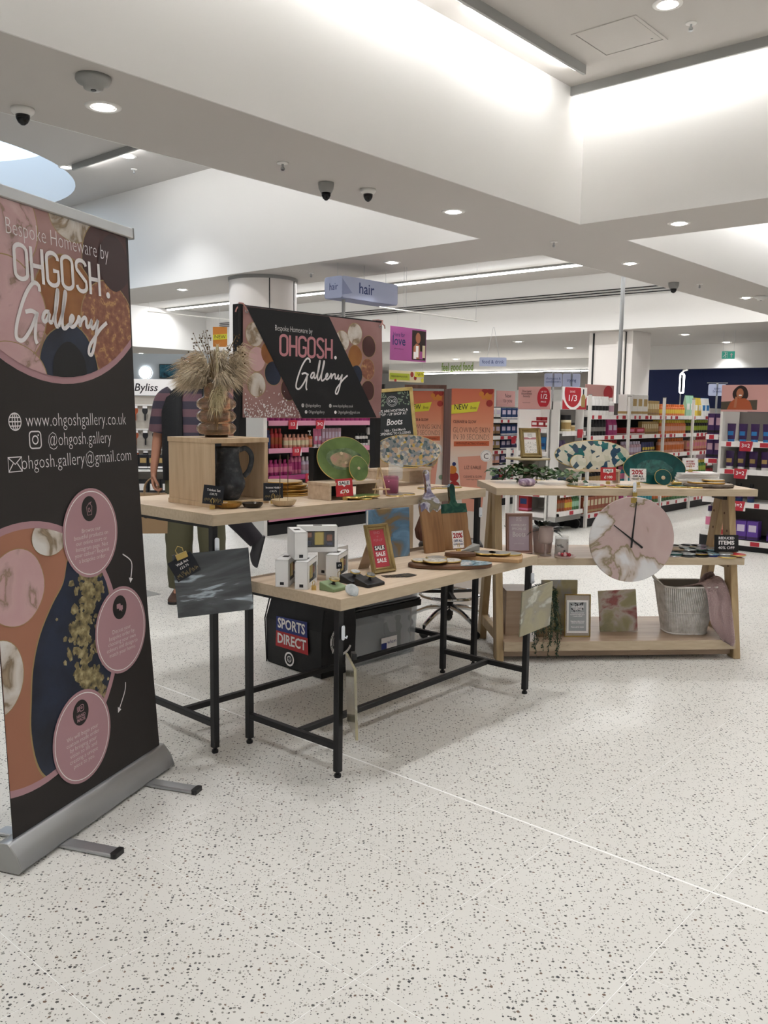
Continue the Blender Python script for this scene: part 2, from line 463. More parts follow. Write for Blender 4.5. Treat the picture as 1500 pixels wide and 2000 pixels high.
for u, v in ((17.7, 7.47), (20.07, 7.5), (17.54, 11.37), (19.88, 11.36), (19.99, 14.32), (22.45, 16.87), (24.5, 20.3), (15.5, 23.7), (16.4, 24.1), (18.1, 27.6), (18, 26.6), (17.6, 4.5), (17.6, 1.5), (17.6, 17.5), (17.6, 20.5), (13, 24), (10, 24), (7, 18), (10, 28), (4, 19)):
    downlight(u, v, 3.0, 'small round downlight in the far low ceiling', 1.2, .12, 'far ceiling downlights')

t = E('linear_light', 'bright linear lamp under the bulkhead with green letters', 'light', BF(23.85, 11.0, 2.67), YAW + PI / 2)
ob('housing', G().box(0, -.05, -.03, 9, .05, .0), 'grey_trim', t)
for i in range(4):
    ob('tube', G().box(i * 2.25 + .02, -.035, -.06, i * 2.25 + 2.2, .035, -.03), 'lamp_on', t); area(t, (i * 2.25 + 1.1, 0, -.08), (0, 0, 0), 2.1, .1, 60)

# ---------------------------------------------------------------- display furniture
WOOD = [(.25, '#c0a98f'), (.5, '#d0baa1'), (.75, '#dbc9b3')]
M('birch', '#c6ad8e', .45, ramp=WOOD, scale=3, st=(1.2, 14, 14), detail=6, dist=.4)
M('birch_edge', '#bda386', .5, ramp=[(.2, '#96836c'), (.32, '#b9a68c'), (.7, '#c6b59b')], scale=8, st=(1.5, 10, 9), detail=5, dist=.2)
M('pine', '#b8966c', .55, ramp=[(.2, '#8e7552'), (.5, '#ad9570'), (.8, '#bfa882')], scale=2.2, st=(9, 9, 1.1), detail=5, dist=.8)
M('knot', '#5d4127', .6)
M('veneer', '#a68f78', .4, ramp=[(.25, '#957d67'), (.5, '#a9927b'), (.8, '#b7a18a')], scale=2.5, st=(1, 12, 12), detail=5)

def table(name, label, F, L, W, H, legs_a, jy):
    t = E(name, label, 'table', F(0, 0, -H), F.yaw)
    top = ob('tabletop', G().box(0, 0, H - .045, L, W, H), 'birch', t, bev=.0015)
    for nm, q in (('edge_band', (.0, -.0012, H - .0445, L, 0, H - .0005)), ('edge_band', (-.0012, 0, H - .0445, 0, W, H - .0005)), ('edge_band', (L, 0, H - .0445, L + .0012, W, H - .0005))):
        ob(nm, G().box(*q), 'birch_edge', t)
    h = .0135; a0, a1 = legs_a; b0, b1 = .03, W - .03
    for a in (a0, a1):
        for b in (b0, b1):
            l = ob('leg', G().box(a - h, b - h, .022, a + h, b + h, H - .045), 'black_metal', t, bev=.002)
            ob('foot', G().lathe([(.008, .022), (.008, .012), (.013, .012), (.014, .006), (.013, 0)], 14, Matrix.Translation((a, b, 0))), 'black_plastic', l, smooth=True)
        ob('end_rail', G().box(a - .0125, b0 + h, .108, a + .0125, b1 - h, .133), 'black_metal', t, bev=.002)
        ob('top_rail', G().box(a - .0125, b0 + h, H - .058, a + .0125, b1 - h, H - .046), 'black_metal', t)
    ob('long_rail', G().box(a0 + .0125, jy - .0125, .1085, a1 - .0125, jy + .0125, .1325), 'black_metal', t, bev=.002)
    ob('top_rail', G().box(a0 + h, W / 2 - .0125, H - .058, a1 - h, W / 2 + .0125, H - .046), 'black_metal', t)
    return t
table('display_table', 'taller birch topped display table on black frame, at back left', T1, 1.80, .80, .98, (.022, 1.77), .26)
table('display_table', 'lower birch topped table on black frame, in front', T2, 1.40, .57, .70, (.022, 1.372), .255)

# trestle shelf
t = E('trestle_shelf', 'three tier pale wood trestle shelf at right', 'shelf', S1(0, 0, -.98), S1.yaw)
def board(nm, q):
    o = ob(nm, G().box(*q), 'birch', t, bev=.002)
    ob('edge_band', G().box(q[0], q[1] - .0012, q[2] + .001, q[3], q[1], q[5] - .001), 'birch_edge', o)
    ob('edge_band', G().box(q[0] - .0012, q[1], q[2] + .001, q[0], q[4], q[5] - .001), 'birch_edge', o)
board('top_board', (0, 0, .94, 1.49, .55, .98))
board('middle_board', (.10, .03, .545, 1.452, .52, .585))
o = ob('bottom_board', G().box(.068, -.005, .062, 1.412, .58, .117), 'veneer', t, bev=.002)
ob('edge_band', G().box(.068, -.0062, .063, 1.412, -.005, .116), 'birch_edge', o)
ob('plinth_rail', G().box(.07, .05, .018, 1.41, .075, .061), 'veneer', t)
for a in (.03, 1.413):
    for b_foot, b_top in ((.01, .235), (.59, .315)):
        w = .085 if b_foot < .3 else -.085
        g = G().add([(a, b_foot, 0), (a, b_foot + w, 0), (a, b_top + w * .5, .94), (a, b_top - w * .5, .94),
                     (a + .042, b_foot, 0), (a + .042, b_foot + w, 0), (a + .042, b_top + w * .5, .94), (a + .042, b_top - w * .5, .94)],
                    [(0, 1, 2, 3), (4, 5, 6, 7), (0, 1, 5, 4), (1, 2, 6, 5), (2, 3, 7, 6), (3, 0, 4, 7)])
        l = ob('leg', g, 'pine', t, bev=.003)
        sx = a - .0008 if a > 1 else a + .0428
        for z in (.2, .36, .52, .72, .82):
            k = z / .94; b = b_foot + (b_top - b_foot) * k + w * (.5 - .5 * k) + (.012 if int(z * 50) % 2 else -.012)
            ob('knot', G().lathe([(.0001, -.0006), (.0075, -.0006), (.0075, .0006), (.0001, .0006)], 10, Matrix.Translation((sx, b, z)) @ Matrix.Rotation(PI / 2, 4, 'Y')), 'knot', l)
    ob('side_rail', G().box(a + .004, .09, .10, a + .038, .51, .16), 'pine', t, bev=.003)
    ob('shelf_bearer', G().box(a + .004, .16, .50, a + .038, .42, .544), 'pine', t, bev=.003)
ob('bracket', G().box(1.39, .2, .90, 1.4125, .35, .938), 'black_metal', t)

# ---------------------------------------------------------------- lettering drawn with strokes
def stroke_word(par, name, mat, glyphs, x, y, h, w, z=.0009, sx=1.0, gap=.0):
    """glyphs: lists of polylines in a unit-high box with an advance width"""
    g = G()
    for lines, adv in glyphs:
        for ln in lines:
            closed = ln[0] == 'c'
            pts = ln[1:] if closed else ln
            g.rib([(x + p[0] * h * sx, y + p[1] * h) for p in pts], w, 0, closed)
        x += adv * h * sx + gap
    return ob(name, g, mat, par, loc=(0, 0, z), flip=False)
def arc(cx, cy, rx, ry, a0, a1, n=9): return [(cx + rx * math.cos(R(a0 + (a1 - a0) * k / n)), cy + ry * math.sin(R(a0 + (a1 - a0) * k / n))) for k in range(n + 1)]
_O = (['c'] + arc(.2, .8, .17, .17, 0, 180) + arc(.2, .2, .17, .17, 180, 360))
_H = [[(.04, 0), (.04, 1)], [(.36, 0), (.36, 1)], [(.04, .48), (.36, .48)]]
_Gg = [arc(.2, .8, .17, .17, -10, 180) + arc(.2, .2, .17, .17, 180, 360) + [(.37, .46), (.21, .46)]]
_Ss = [arc(.2, .8, .16, .17, 5, 190) + [(.05, .68), (.35, .34)] + arc(.2, .2, .16, .17, -5, -180)]
OHGOSH = [([_O], .46), (_H, .46), (_Gg, .46), ([_O], .46), (_Ss, .45), (_H, .47)]
# the handwritten word, unit box about 1.0 wide and .62 high
_scr = [[(.26, .54), (.255, .60), (.21, .62), (.15, .54), (.09, .40), (.03, .20), (.01, .07), (.03, .02), (.08, .03), (.15, .14), (.205, .27), (.215, .30)],
        [(.215, .31), (.17, .33), (.11, .31)], [(.215, .31), (.235, .30)], [(.215, .305), (.20, .18), (.19, .06), (.205, .0)],
        [(.345, .345), (.31, .345), (.285, .31), (.275, .26), (.295, .24), (.32, .27), (.345, .33), (.335, .27), (.35, .24), (.37, .25)],
        [(.37, .25), (.42, .40), (.445, .56), (.44, .59), (.42, .48), (.40, .30), (.405, .215), (.43, .21)],
        [(.43, .21), (.485, .37), (.525, .55), (.52, .59), (.50, .48), (.475, .30), (.475, .21), (.50, .20), (.53, .23)],
        [(.53, .23), (.575, .28), (.595, .325), (.58, .345), (.56, .31), (.555, .25), (.575, .225), (.61, .25), (.645, .31)],
        [(.645, .31), (.655, .345), (.665, .32), (.66, .25), (.685, .31), (.715, .345), (.735, .335), (.735, .27), (.75, .245), (.775, .27)],
        [(.775, .27), (.80, .33), (.79, .27), (.805, .24), (.84, .28), (.875, .345)],
        [(.875, .345), (.85, .23), (.82, .07), (.78, -.05), (.745, -.04), (.765, .05), (.83, .15), (.90, .25), (.98, .33)]]
def gallery(par, x, y, W, w, mat, z=.001, k=.64):
    g = G()
    for ln in _scr:
        pts = [(p[0], p[1]) for p in crom(ln, 6)]
        g.rib([(x + p[0] * W, y + p[1] * W * k) for p in pts], w)
    return ob('script_lettering', g, mat, par, loc=(0, 0, z), flip=False)

# ---------------------------------------------------------------- printed banner materials
M('banner_black', '#26211f', .6)
M('sign_black', '#111114', .55)
M('print_pink', '#ad868c', .55)
M('print_terracotta', '#a06a51', .55, ramp=[(.3, '#99634c'), (.7, '#ad7960')], scale=1.4)
M('print_mauve', '#a07a78', .55, ramp=[(.3, '#8a615e'), (.7, '#ad8884')], scale=3)
M('print_white', '#e9e4e4', .55)
M('print_rose', '#bd7f86', .55)
M('print_navy', '#1d2230', .5, ramp=[(.35, '#161a26'), (.6, '#232b3f')], scale=6)
M('print_dark_plum', '#3a2324', .5)  # darker plum print for the coaster core
M('print_amber', '#8a552c', .5, ramp=[(.3, '#7a4526'), (.6, '#9a6536'), (.8, '#a5733c')], scale=5)
M('print_copper', '#8f5c48', .5, ramp=[(.4, '#80503e'), (.56, '#96634c'), (.64, '#c09461'), (.7, '#8a5845')], scale=38, detail=3)
M('print_lilac', '#c0aebb', .35, ramp=[(.3, '#b5a3b1'), (.7, '#cfc0ca')], scale=5)
M('print_marble', '#c1989a', .5, ramp=[(.3, '#bf9899'), (.5, '#c6a2a2'), (.545, '#b39490'), (.56, '#8d7763'), (.575, '#c09a9a'), (.7, '#d3b6b4')], scale=6, detail=8, dist=.5)
M('print_ivory', '#cfc6be', .5, ramp=[(.35, '#dcd7d2'), (.5, '#c3b7ab'), (.56, '#85735c'), (.6, '#a08c74'), (.66, '#d3c9c0')], scale=9, detail=8, dist=.6)
M('print_plum', '#4a2d2c', .5, ramp=[(.3, '#3c2424'), (.7, '#54322f')], scale=4)
M('print_rim', '#9d8559', .4)
M('print_flake', '#a28d55', .4, ramp=[(.3, '#463d2b'), (.5, '#82744f'), (.7, '#b8aa82')], scale=40, detail=4)
M('banner_icon', '#201c1b', .55)

# ---------------------------------------------------------------- roll up banner
BW, BH = .80, 1.925
t = E('roll_up_banner', 'tall black and pink roll up banner standing at far left', 'banner', (-1.1077, 2.5146, 0), R(71.97))
Rx = (PI / 2 - .04, 0, 0)
sheet = ob('banner_sheet', G().poly([(0, 0), (BW, 0), (BW - .03, BH * .3), (BW - .045, BH * .6), (BW - .03, BH), (.012, BH), (.0, BH * .5)], -.0012, 0), 'banner_black', t, loc=(0, 0, .083), rot=Rx)
RECT = [(.0, .0), (BW, 0), (BW - .046, BH * .5), (BW - .03, BH), (.012, BH), (0, BH * .5)]
RECT = [(.001, .0), (BW - .046, .0), (BW - .046, BH - .001), (.001, BH - .001)]
big = ell(.36, 1.985, .60, .60, n=72)
def bp(name, pts, mat, z, C=None, rim=None):
    q = clip(pts, RECT)
    if C: q = clip(q, C)
    if len(q) < 3: return
    return PR(name, q, mat, sheet, z)
bp('pink_ring', ell(.36, 1.985, .60, n=72), 'print_pink', .0004)
inner = ell(.36, 1.985, .578, n=72)
bp('printed_ground', inner, 'print_mauve', .0007)
for k, (cx, cy, rx, ry, m_, wob) in enumerate(((.13, 1.86, .155, .15, 'print_marble', .03), (.45, 1.94, .11, .09, 'print_ivory', .03), (.655, 1.80, .16, .165, 'print_plum', .05),
        (.405, 1.645, .155, .155, 'print_amber', .03), (.12, 1.595, .17, .165, 'print_marble', .03), (.625, 1.585, .155, .16, 'print_copper', .03),
        (.40, 1.42, .15, .155, 'print_navy', .03), (.13, 1.395, .15, .11, 'print_marble', .03), (.74, 1.42, .10, .1, 'print_plum', .03))):
    z = .001 + .0002 * k
    bp('printed_rim', ell(cx, cy, rx * 1.025, ry * 1.025, 40, wob, k), 'print_rim', z, inner)
    bp('printed_coaster', ell(cx, cy, rx, ry, 40, wob, k), m_, z + .0001, inner)
bp('printed_core', ell(.67, 1.815, .085, .1, 30, .05, 3), 'print_dark_plum', .0032, inner)
bp('printed_core', ell(.40, 1.41, .09, .11, 30, .05, 5), 'sign_black', .0032, inner)
Z = .0036
T('Bespoke Homeware by', .072, 'print_white', sheet, .39, 1.842, Z, w=.50, bold=-.0012)
stroke_word(sheet, 'lettering', 'print_white', OHGOSH, .165, 1.692, .108, .0135, Z, 1.45)
PR('full_stop', ell(.627, 1.70, .011, .011, 16), 'print_white', sheet, Z)
gallery(sheet, .15, 1.505, .47, .0135, 'print_white', Z)
for s_, x, y, w in (('www.ohgoshgallery.co.uk', .435, 1.268, .52), ('@ohgosh.gallery', .435, 1.205, .33), ('ohgosh.gallery@gmail.com', .43, 1.138, .57)):
    T(s_, .062, 'print_white', sheet, x, y, .001, w=w, bold=-.001)
def icon(par, kind, x, y, r, mat, z, w=.0035):
    g = G()
    if kind == 'globe':
        g.rib(ell(x, y, r, n=28), w, 0, True)
        g.rib(ell(x, y, r * .45, r, n=24), w, 0, True); g.rib([(x - r, y), (x + r, y)], w); g.rib([(x, y - r), (x, y + r)], w)
        for k in (-.5, .5): g.rib([(x - r * .85, y + r * k), (x + r * .85, y + r * k)], w)
    elif kind == 'camera':
        g.rib(rrect(x - r, y - r, x + r, y + r, r * .45), w * 1.2, 0, True); g.rib(ell(x, y, r * .48, n=20), w * 1.2, 0, True)
        g.poly(ell(x + r * .55, y + r * .55, r * .12, n=8))
    elif kind == 'mail':
        g.rib([(x - r, y - r * .75), (x + r, y - r * .75), (x + r, y + r * .75), (x - r, y + r * .75)], w, 0, True)
        g.rib([(x - r, y + r * .75), (x, y), (x + r, y + r * .75)], w); g.rib([(x - r, y - r * .75), (x - r * .3, y + .1 * r)], w); g.rib([(x + r, y - r * .75), (x + r * .3, y + .1 * r)], w)
    elif kind == 'tag':
        g.rib([(x - r * .5, y - r), (x + r * .5, y - r), (x + r * .7, y + r * .3), (x + r * .1, y + r), (x - r * .7, y + r * .3)], w, 0, True)
        g.rib([(x - r * .25, y - r * .5), (x - r * .25, y + r * .1), (x + r * .1, y + .1 * r), (x + .15 * r, y - .15 * r), (x + .3 * r, y - .35 * r), (x + .1 * r, y - .5 * r)], w, 0, True)
        g.rib([(x + r * .1, y + r * .7), (x + r * .6, y + r * 1.1)], w)
    elif kind == 'chat':
        for dx, dy in ((-.3, .25), (.3, -.15)):
            g.poly(rrect(x + (dx - .55) * r, y + (dy - .4) * r, x + (dx + .55) * r, y + (dy + .4) * r, r * .15))
            g.poly([(x + (dx - .1) * r, y + (dy - .38) * r), (x + (dx + .25) * r, y + (dy - .38) * r), (x + (dx + .3) * r, y + (dy - .75) * r)])
    elif kind == 'hand':
        for k in range(4): g.rib([(x - r * .9, y + r * (.1 + .22 * k)), (x - r * .1, y + r * (.16 + .22 * k))], w)
        g.rib(rrect(x - r * .2, y - r * .05, x + r * .75, y + r * .95, r * .3), w, 0, True)
        g.rib(arc(x + .25 * r, y + .5 * r, r * .18, r * .15, 0, 360), w)
    elif kind == 'f':
        g.poly(ell(x, y, r, n=24))
    return ob('printed_icon', g, mat, par, loc=(0, 0, z), flip=False)
icon(sheet, 'globe', .128, 1.265, .026, 'print_white', .001)
icon(sheet, 'camera', .212, 1.208, .026, 'print_white', .001)
icon(sheet, 'mail', .117, 1.137, .029, 'print_white', .001)
# lower picture: terracotta ground with coasters and a navy board
low = ell(.13, .54, .455, .42, n=72)
bp('pink_ring', low, 'print_pink', .0004)
lin = ell(.13, .54, .432, .398, n=72)
bp('printed_ground', lin, 'print_terracotta', .0007)
brd = crom([(.335, .82), (.30, .74), (.24, .68), (.175, .596), (.135, .50), (.118, .40), (.108, .304), (.125, .2), (.17, .135), (.26, .10), (.46, .16), (.52, .30), (.545, .45), (.545, .60), (.51, .74), (.42, .86)], 4, True)
C_ = lin
bp('printed_rim', [(.32 + (p[0] - .32) * 1.03, .46 + (p[1] - .46) * 1.02) for p in brd], 'print_rim', .0010, lin)
def bpn(name, pts, mat, z):                # keep the concave board inside the picture
    return bp(name, pts, mat, z, lin)
bpn('printed_board', brd, 'print_navy', .0012)
rn = random.Random(3)
g = G()
for k in range(420):
    y = rn.uniform(.2, .80); x = .43 + .06 * math.sin(9 * y) + rn.gauss(0, .04) + .03 * (y - .5); r = rn.uniform(.006, .019); a = rn.uniform(0, 6)
    q = clip([(x + r * math.cos(a + j * 1.3) * rn.uniform(.6, 1.2), y + r * math.sin(a + j * 1.3) * rn.uniform(.6, 1.2)) for j in range(5)], lin)
    if len(q) > 2: g.poly(q, k * 2e-6, k * 2e-6)
ob('printed_flakes', g, 'print_flake', sheet, loc=(0, 0, .0015), flip=False)['kind'] = 'stuff'
for k, (cx, cy, rx, ry, m_) in enumerate(((.085, .765, .125, .115, 'print_marble'), (-.02, .51, .11, .115, 'print_ivory'), (.25, .90, .085, .06, 'print_ivory'))):
    bp('printed_rim', ell(cx, cy, rx * 1.02, ry * 1.02, 40, .02, k), 'print_rim', .0021 + k * .0003, lin)
    bp('printed_coaster', ell(cx, cy, rx, ry, 40, .02, k), m_, .0022 + k * .0003, lin)
for k, (cx, cy, rx, ic, lines) in enumerate(((.456, .885, .148, 'tag', 'Browse our\nbeautiful products on\nour online store or\nInstagram page. Not\nyour colour? Request\na bespoke order.'),
        (.595, .515, .152, 'chat', 'Discuss your\nbespoke order by\nchoosing your own\ncolours and design to\nmatch your home.'),
        (.347, .208, .152, 'hand', 'We will begin your\ncustom made order\nby bringing your\nvision to life and\ncreating a unique\npiece to you.'))):
    z = .0034 + .0000 * k
    PR('pink_circle', ell(cx, cy, rx, rx * 1.03, 48), 'print_pink', sheet, z)
    ob('white_ring', G().rib(ell(cx, cy, rx * .93, rx * .955, 48), .0032, 0, True), 'print_white', sheet, loc=(0, 0, z + .0004), flip=False)
    PR('black_dot', ell(cx - .004, cy + .083, .041, .043, 28), 'banner_icon', sheet, z + .0004)
    icon(sheet, ic, cx - .004, cy + (.083 if ic != 'hand' else .088), .021, 'print_pink', z + .0007, .0028)
    if ic == 'hand': T('HAND\nMADE', .016, 'print_pink', sheet, cx - .004, cy + .066, z + .0007, bold=.0004, sp=.85)
    T(lines, .0215, 'print_white', sheet, cx, cy - .038, z + .0005, bold=-.0004, sp=.92)
for (x0, y0, x1, y1, b) in ((.63, .785, .672, .69, .03), (.604, .318, .56, .235, .015)):
    g = G(); pts = crom([(x0, y0), ((x0 + x1) / 2 + b, (y0 + y1) / 2 + .01), (x1, y1)], 6); g.rib(pts, .0045)
    d = V((x1, y1)) - V(pts[-3]); d.normalize(); n_ = V((-d.y, d.x)); e_ = V((x1, y1))
    g.poly([tuple(e_ + d * .018), tuple(e_ + n_ * .012), tuple(e_ - n_ * .012)])
    ob('printed_arrow', g, 'print_white', sheet, loc=(0, 0, .0012), flip=False)
top = ob('top_rail', G().box(-.006, BH - .004, -.014, BW - .012, BH + .033, .012), 'alu', t, loc=(0, 0, .083), rot=Rx, bev=.003)
ob('end_cap', G().box(BW - .012, BH - .006, -.016, BW - .007, BH + .035, .014), 'grey_trim', t, loc=(0, 0, .083), rot=Rx, bev=.002)
prof = [(-.055, .0), (.045, .0), (.055, .012), (.04, .05), (.015, .08), (.008, .086), (-.008, .086), (-.04, .078), (-.06, .05)]
base = ob('base_cassette', G().loft([[(x, -p[0] * 1.0, p[1] + .006) for p in prof] for x in (-.03, BW + .012)]), 'alu', t, smooth=True)
for x in (-.034, BW + .012): ob('end_plate', G().loft([[(x + q, -p[0] * 1.03, p[1] * 1.02 + .005) for p in prof] for q in (0, .004)]), 'grey_trim', t)
for x in (.17, .655):
    f = ob('foot', G().poly(rrect(x - .025, -.25, x + .025, .2, .012), .001, .014), 'alu', t, bev=.003)
    ob('foot_cap', G().poly(rrect(x - .026, -.257, x + .026, -.235, .008), .0005, .0155), 'black_plastic', t)
ob('support_pole', G().tube([(.4, .05, .05), (.4, .11, 1.9)], .008, 8), 'alu', t, smooth=True)

# ---------------------------------------------------------------- framed banner standing on the rear table
A0, A1 = .575, 1.52
t = E('banner_frame', 'black post frame with laced banner standing on the taller table', 'banner', T1(A0, .535, 0), T1.yaw)
W_ = A1 - A0
for x in (0, W_): ob('post', G().box(x - .022, .005, 0, x + .022, .049, .90), 'black_metal', t, bev=.002)
ob('cross_bar', G().box(.022, .008, .86, W_ - .022, .046, .898), 'black_metal', t, bev=.002)
ob('foot_bar', G().box(.022, .01, 0, W_ - .022, .044, .02), 'black_metal', t)
SW, SH = W_ + .01, .50
sh = ob('banner_cloth', G().poly([(-.005, .37), (SW * .5, .366), (SW, .37), (SW + .012, .62), (SW, .872), (.0, .874)], -.0015, 0), 'print_mauve', t, rot=(PI / 2, 0, 0), loc=(0, -.002, -.010))
sh.scale = (1, 1.03, 1)
PL = [(.035, .871), (.565, .872), (.925, .373), (.40, .369)]
PLc = PL[::-1]
band = [(.018, .8725), (.555, .8715), (.922, .372), (.37, .3685)]
LFT = [(0, .37), (.37, .3685), (.018, .873), (0, .873)]
RGT = [(.922, .372), (SW, .372), (SW, .871), (.555, .8715)]
def cw(C):
    s_ = sum(C[i][0] * C[(i + 1) % 4][1] - C[(i + 1) % 4][0] * C[i][1] for i in range(4))
    return C if s_ > 0 else C[::-1]
LFT, RGT = cw(LFT), cw(RGT)
k = 0
for C, lst in ((LFT, ((.070, .752, .053, 'print_ivory'), (.081, .640, .053, 'print_marble'), (.079, .522, .053, 'print_ivory'), (.158, .672, .050, 'print_amber'), (.182, .578, .052, 'print_navy'), (.285, .508, .052, 'print_plum'))),
               (RGT, ((.652, .758, .050, 'print_ivory'), (.747, .800, .052, 'print_ivory'), (.750, .688, .051, 'print_amber'), (.854, .742, .052, 'print_plum'), (.848, .624, .051, 'print_copper'), (.760, .592, .046, 'print_navy'), (.850, .512, .050, 'print_plum')))):
    for cx, cy, r, m_ in lst:
        k += 1
        for nm, rr, mm, z in (('printed_rim', r * 1.05, 'print_rim', .0006), ('printed_coaster', r, m_, .0008)):
            q = clip(ell(cx, cy, rr, rr * 1.05, 36, .025, k), C)
            if len(q) > 2: PR(nm, q, mm, sh, z + k * .00006)
rn = random.Random(5); g = G()
for k in range(240):
    x, y = rn.uniform(.0, .36), .372 + abs(rn.gauss(0, .045)); r = rn.uniform(.002, .0048)
    q = clip(ell(x, y, r, r, 6), LFT)
    if len(q) > 2: g.poly(q, k * 1e-6, k * 1e-6)
ob('printed_blossom', g, 'print_white', sh, loc=(0, 0, .0022), flip=False)['kind'] = 'stuff'
PR('black_band', cw(band), 'sign_black', sh, .0026)
Z = .0031
T('Bespoke Homeware by', .038, 'print_white', sh, .315, .79, Z, w=.245, bold=-.0005)
stroke_word(sh, 'lettering', 'print_rose', OHGOSH, .222, .664, .098, .0135, Z, 1.36)
PR('full_stop', ell(.602, .672, .009, n=14), 'print_white', sh, Z)
gallery(sh, .325, .505, .375, .009, 'print_white', Z, .66)
for s_, x, y, w, ic in (('@ohgoshgallery', .405, .430, .105, 'globe'), ('Ohgoshgallery', .43, .398, .11, 'f'), ('www.ohgoshgallery.co.uk', .62, .430, .15, 'globe'), ('Ohgoshgallery@gmail.com', .665, .398, .165, 'f')):
    T(s_, .0215, 'print_white', sh, x + .04, y, Z, w=w, bold=-.0003)
    icon(sh, ic, x + .04 - w / 2 - .018, y, .0085, 'print_white', Z, .0015)
T('f', .015, 'sign_black', sh, .47 - .055 - .018, .398, Z + .0003, bold=.0004)
for x, y in ((.02, .853), (SW - .015, .853), (SW - .006, .392), (.012, .39)):
    ob('eyelet', G().tube(ell(x, y, .007, n=14) and [(p[0], p[1], 0) for p in ell(x, y, .007, n=14)], .002, 6, closed=True), 'steel', sh, loc=(0, 0, .003), smooth=True)
M('ribbon_pink', '#b8857d', .6)
for x, s in ((.02, 1), (SW - .015, -1)):
    g = G().tube([(x, .852, .004), (x - .012 * s, .868, .007), (x - .02 * s, .884, .002), (x - .02 * s, .889, -.03), (x + .0 * s, .887, -.055)], .004, 5)
    g.tube([(x - .02 * s, .884, -.02), (x - .05 * s, .86, -.01), (x - .055 * s, .845, -.012)], .0035, 5)
    ob('tie', g, 'ribbon_pink', sh, smooth=True)

# ================================================================ things on the two tables
M('gold', '#cdb16c', .32, .85)
M('gold_leaf', '#b98f45', .4, .75)
M('brass', '#b49a55', .35, .85)
M('card_navy', '#10151f', .5)
M('card_red', '#b8282e', .5)
M('card_white', '#efebe8', .5)
M('card_black', '#121214', .5)
M('paper', '#ece7e2', .6)
M('ink', '#2c2426', .6)
M('ink_red', '#a3222b', .6)
M('ink_blue', '#1c2d63', .6)
M('text_white', '#f2efee', .55)
M('text_gold', '#b9a06a', .45, .3)
def EA(name, label, cat, P, yaw=0, group=None): return E(name, label, cat, P, R(yaw), group)
def slab(t, name, w, h, th, mat, lean=0, bev=.001, x=0, y=0, z=0, roll=0, pts=None):
    """upright panel in its own xy plane, front face at z = 0"""
    o = ob(name, G().poly(pts or [(-w / 2, 0), (w / 2, 0), (w / 2, h), (-w / 2, h)], -th, 0), mat, t, (x, y, z), (PI / 2 - lean, roll, 0), bev=bev)
    return o
def clipstand(t, z=.0, mat='gold', s=1.0):
    g = G(); g.tube([(-.010 * s, .004, .002), (-.010 * s, -.012, .002), (.010 * s, -.012, .002), (.010 * s, .004, .002), (.004 * s, .004, .02), (.006 * s, .003, .038 * s), (0, .003, .045 * s), (-.006 * s, .003, .038 * s), (-.004 * s, .004, .02), (-.010 * s, .004, .002)], .0014, 6)
    g.box(-.011 * s, -.002, .001, .011 * s, .010, .016)
    return ob('clip', g, mat, t, smooth=False)
def pricecard(P, yaw, label, w, h, mat, lines, lift=.014, lean=.12, roll=0, group=None, clipm='gold', name='price_card', extra=None):
    t = EA(name, label, 'sign', P, yaw, group)
    c = slab(t, 'card', w, h, .0012, mat, lean, 0, z=lift, y=.002, roll=roll)
    for s_, size, x, y, m_, ww, b in lines: T(s_, size, m_, c, x, y, .0006, w=ww, bold=b)
    if extra: extra(c)
    clipstand(t, mat=clipm)
    return t
def deco(c, w, y0, y1, m_, n=26, seed=1):
    rn = random.Random(seed); g = G()
    for k in range(n):
        g.rib(crom([(rn.uniform(-w, w), rn.uniform(y0, y1)) for _ in range(1)] and [((lambda a, b: (a, b))(-w + 2 * w * k / n, rn.uniform(y0, y1))), (-w + 2 * w * (k + .5) / n, rn.uniform(y0, y1)), (-w + 2 * w * (k + 1) / n, rn.uniform(y0, y1))], 4), .0007)
    ob('printed_pattern', g, m_, c, loc=(0, 0, .0006), flip=False)
def openbox(name, label, cat, P, yaw, w, d, h, th, mat, back=True, bottom=True, group=None, left=True):
    t = EA(name, label, cat, P, yaw, group)
    ob('top_panel', G().box(-.003, -.003, h - th, w + .003, d + .003, h), mat, t, bev=.001)
    ob('side_panel', G().box(0, 0, th if bottom else 0, th, d, h - th), mat, t, bev=.001)
    ob('side_panel', G().box(w - th, 0, th if bottom else 0, w, d, h - th), mat, t, bev=.001)
    if bottom: ob('base_panel', G().box(-.003, -.003, 0, w + .003, d + .003, th), mat, t, bev=.001)
    if back: ob('back_panel', G().box(th, d - .008, th if bottom else 0, w - th, d, h - th), mat, t)
    return t
CW, CD, CH = .305, .31, .288
M('crate_wood', '#c3a888', .5, ramp=[(.25, '#b39777'), (.5, '#c5ab8b'), (.8, '#cfb798')], scale=3, st=(12, 12, 1.2), detail=6, dist=.3)
openbox('display_crate', 'open pale wood display crate with the vase on top', 'crate', T1(.141, .20), 47.5, CW, CD, CH, .02, 'crate_wood', back=False)

# amber bubble vase with pampas
M('amber_glass', '#f5dcc0', .04, trans=.93, ior=1.45)
t = EA('bubble_vase', 'amber glass vase of three stacked bubble rings on wooden crate', 'vase', T1(.288, .36, CH), 0)
pr = [(.050, 0), (.052, .012)]
for k in range(3):
    zc = .038 + .053 * k
    pr += [(.058 + .0285 * math.cos(R(a)), zc + .026 * math.sin(R(a))) for a in (-80, -55, -25, 0, 25, 55, 80)]
pr += [(.054, .178), (.053, .21), (.055, .248), (.053, .248), (.051, .21), (.051, .178)]
pr += [(p[0] - .004, p[1]) for p in pr[2:23]][::-1] + [(.046, .012), (.0001, .010)]
ob('glass_body', G().lathe([(.0001, 0)] + pr, 40, caps=False), 'amber_glass', t, smooth=2)
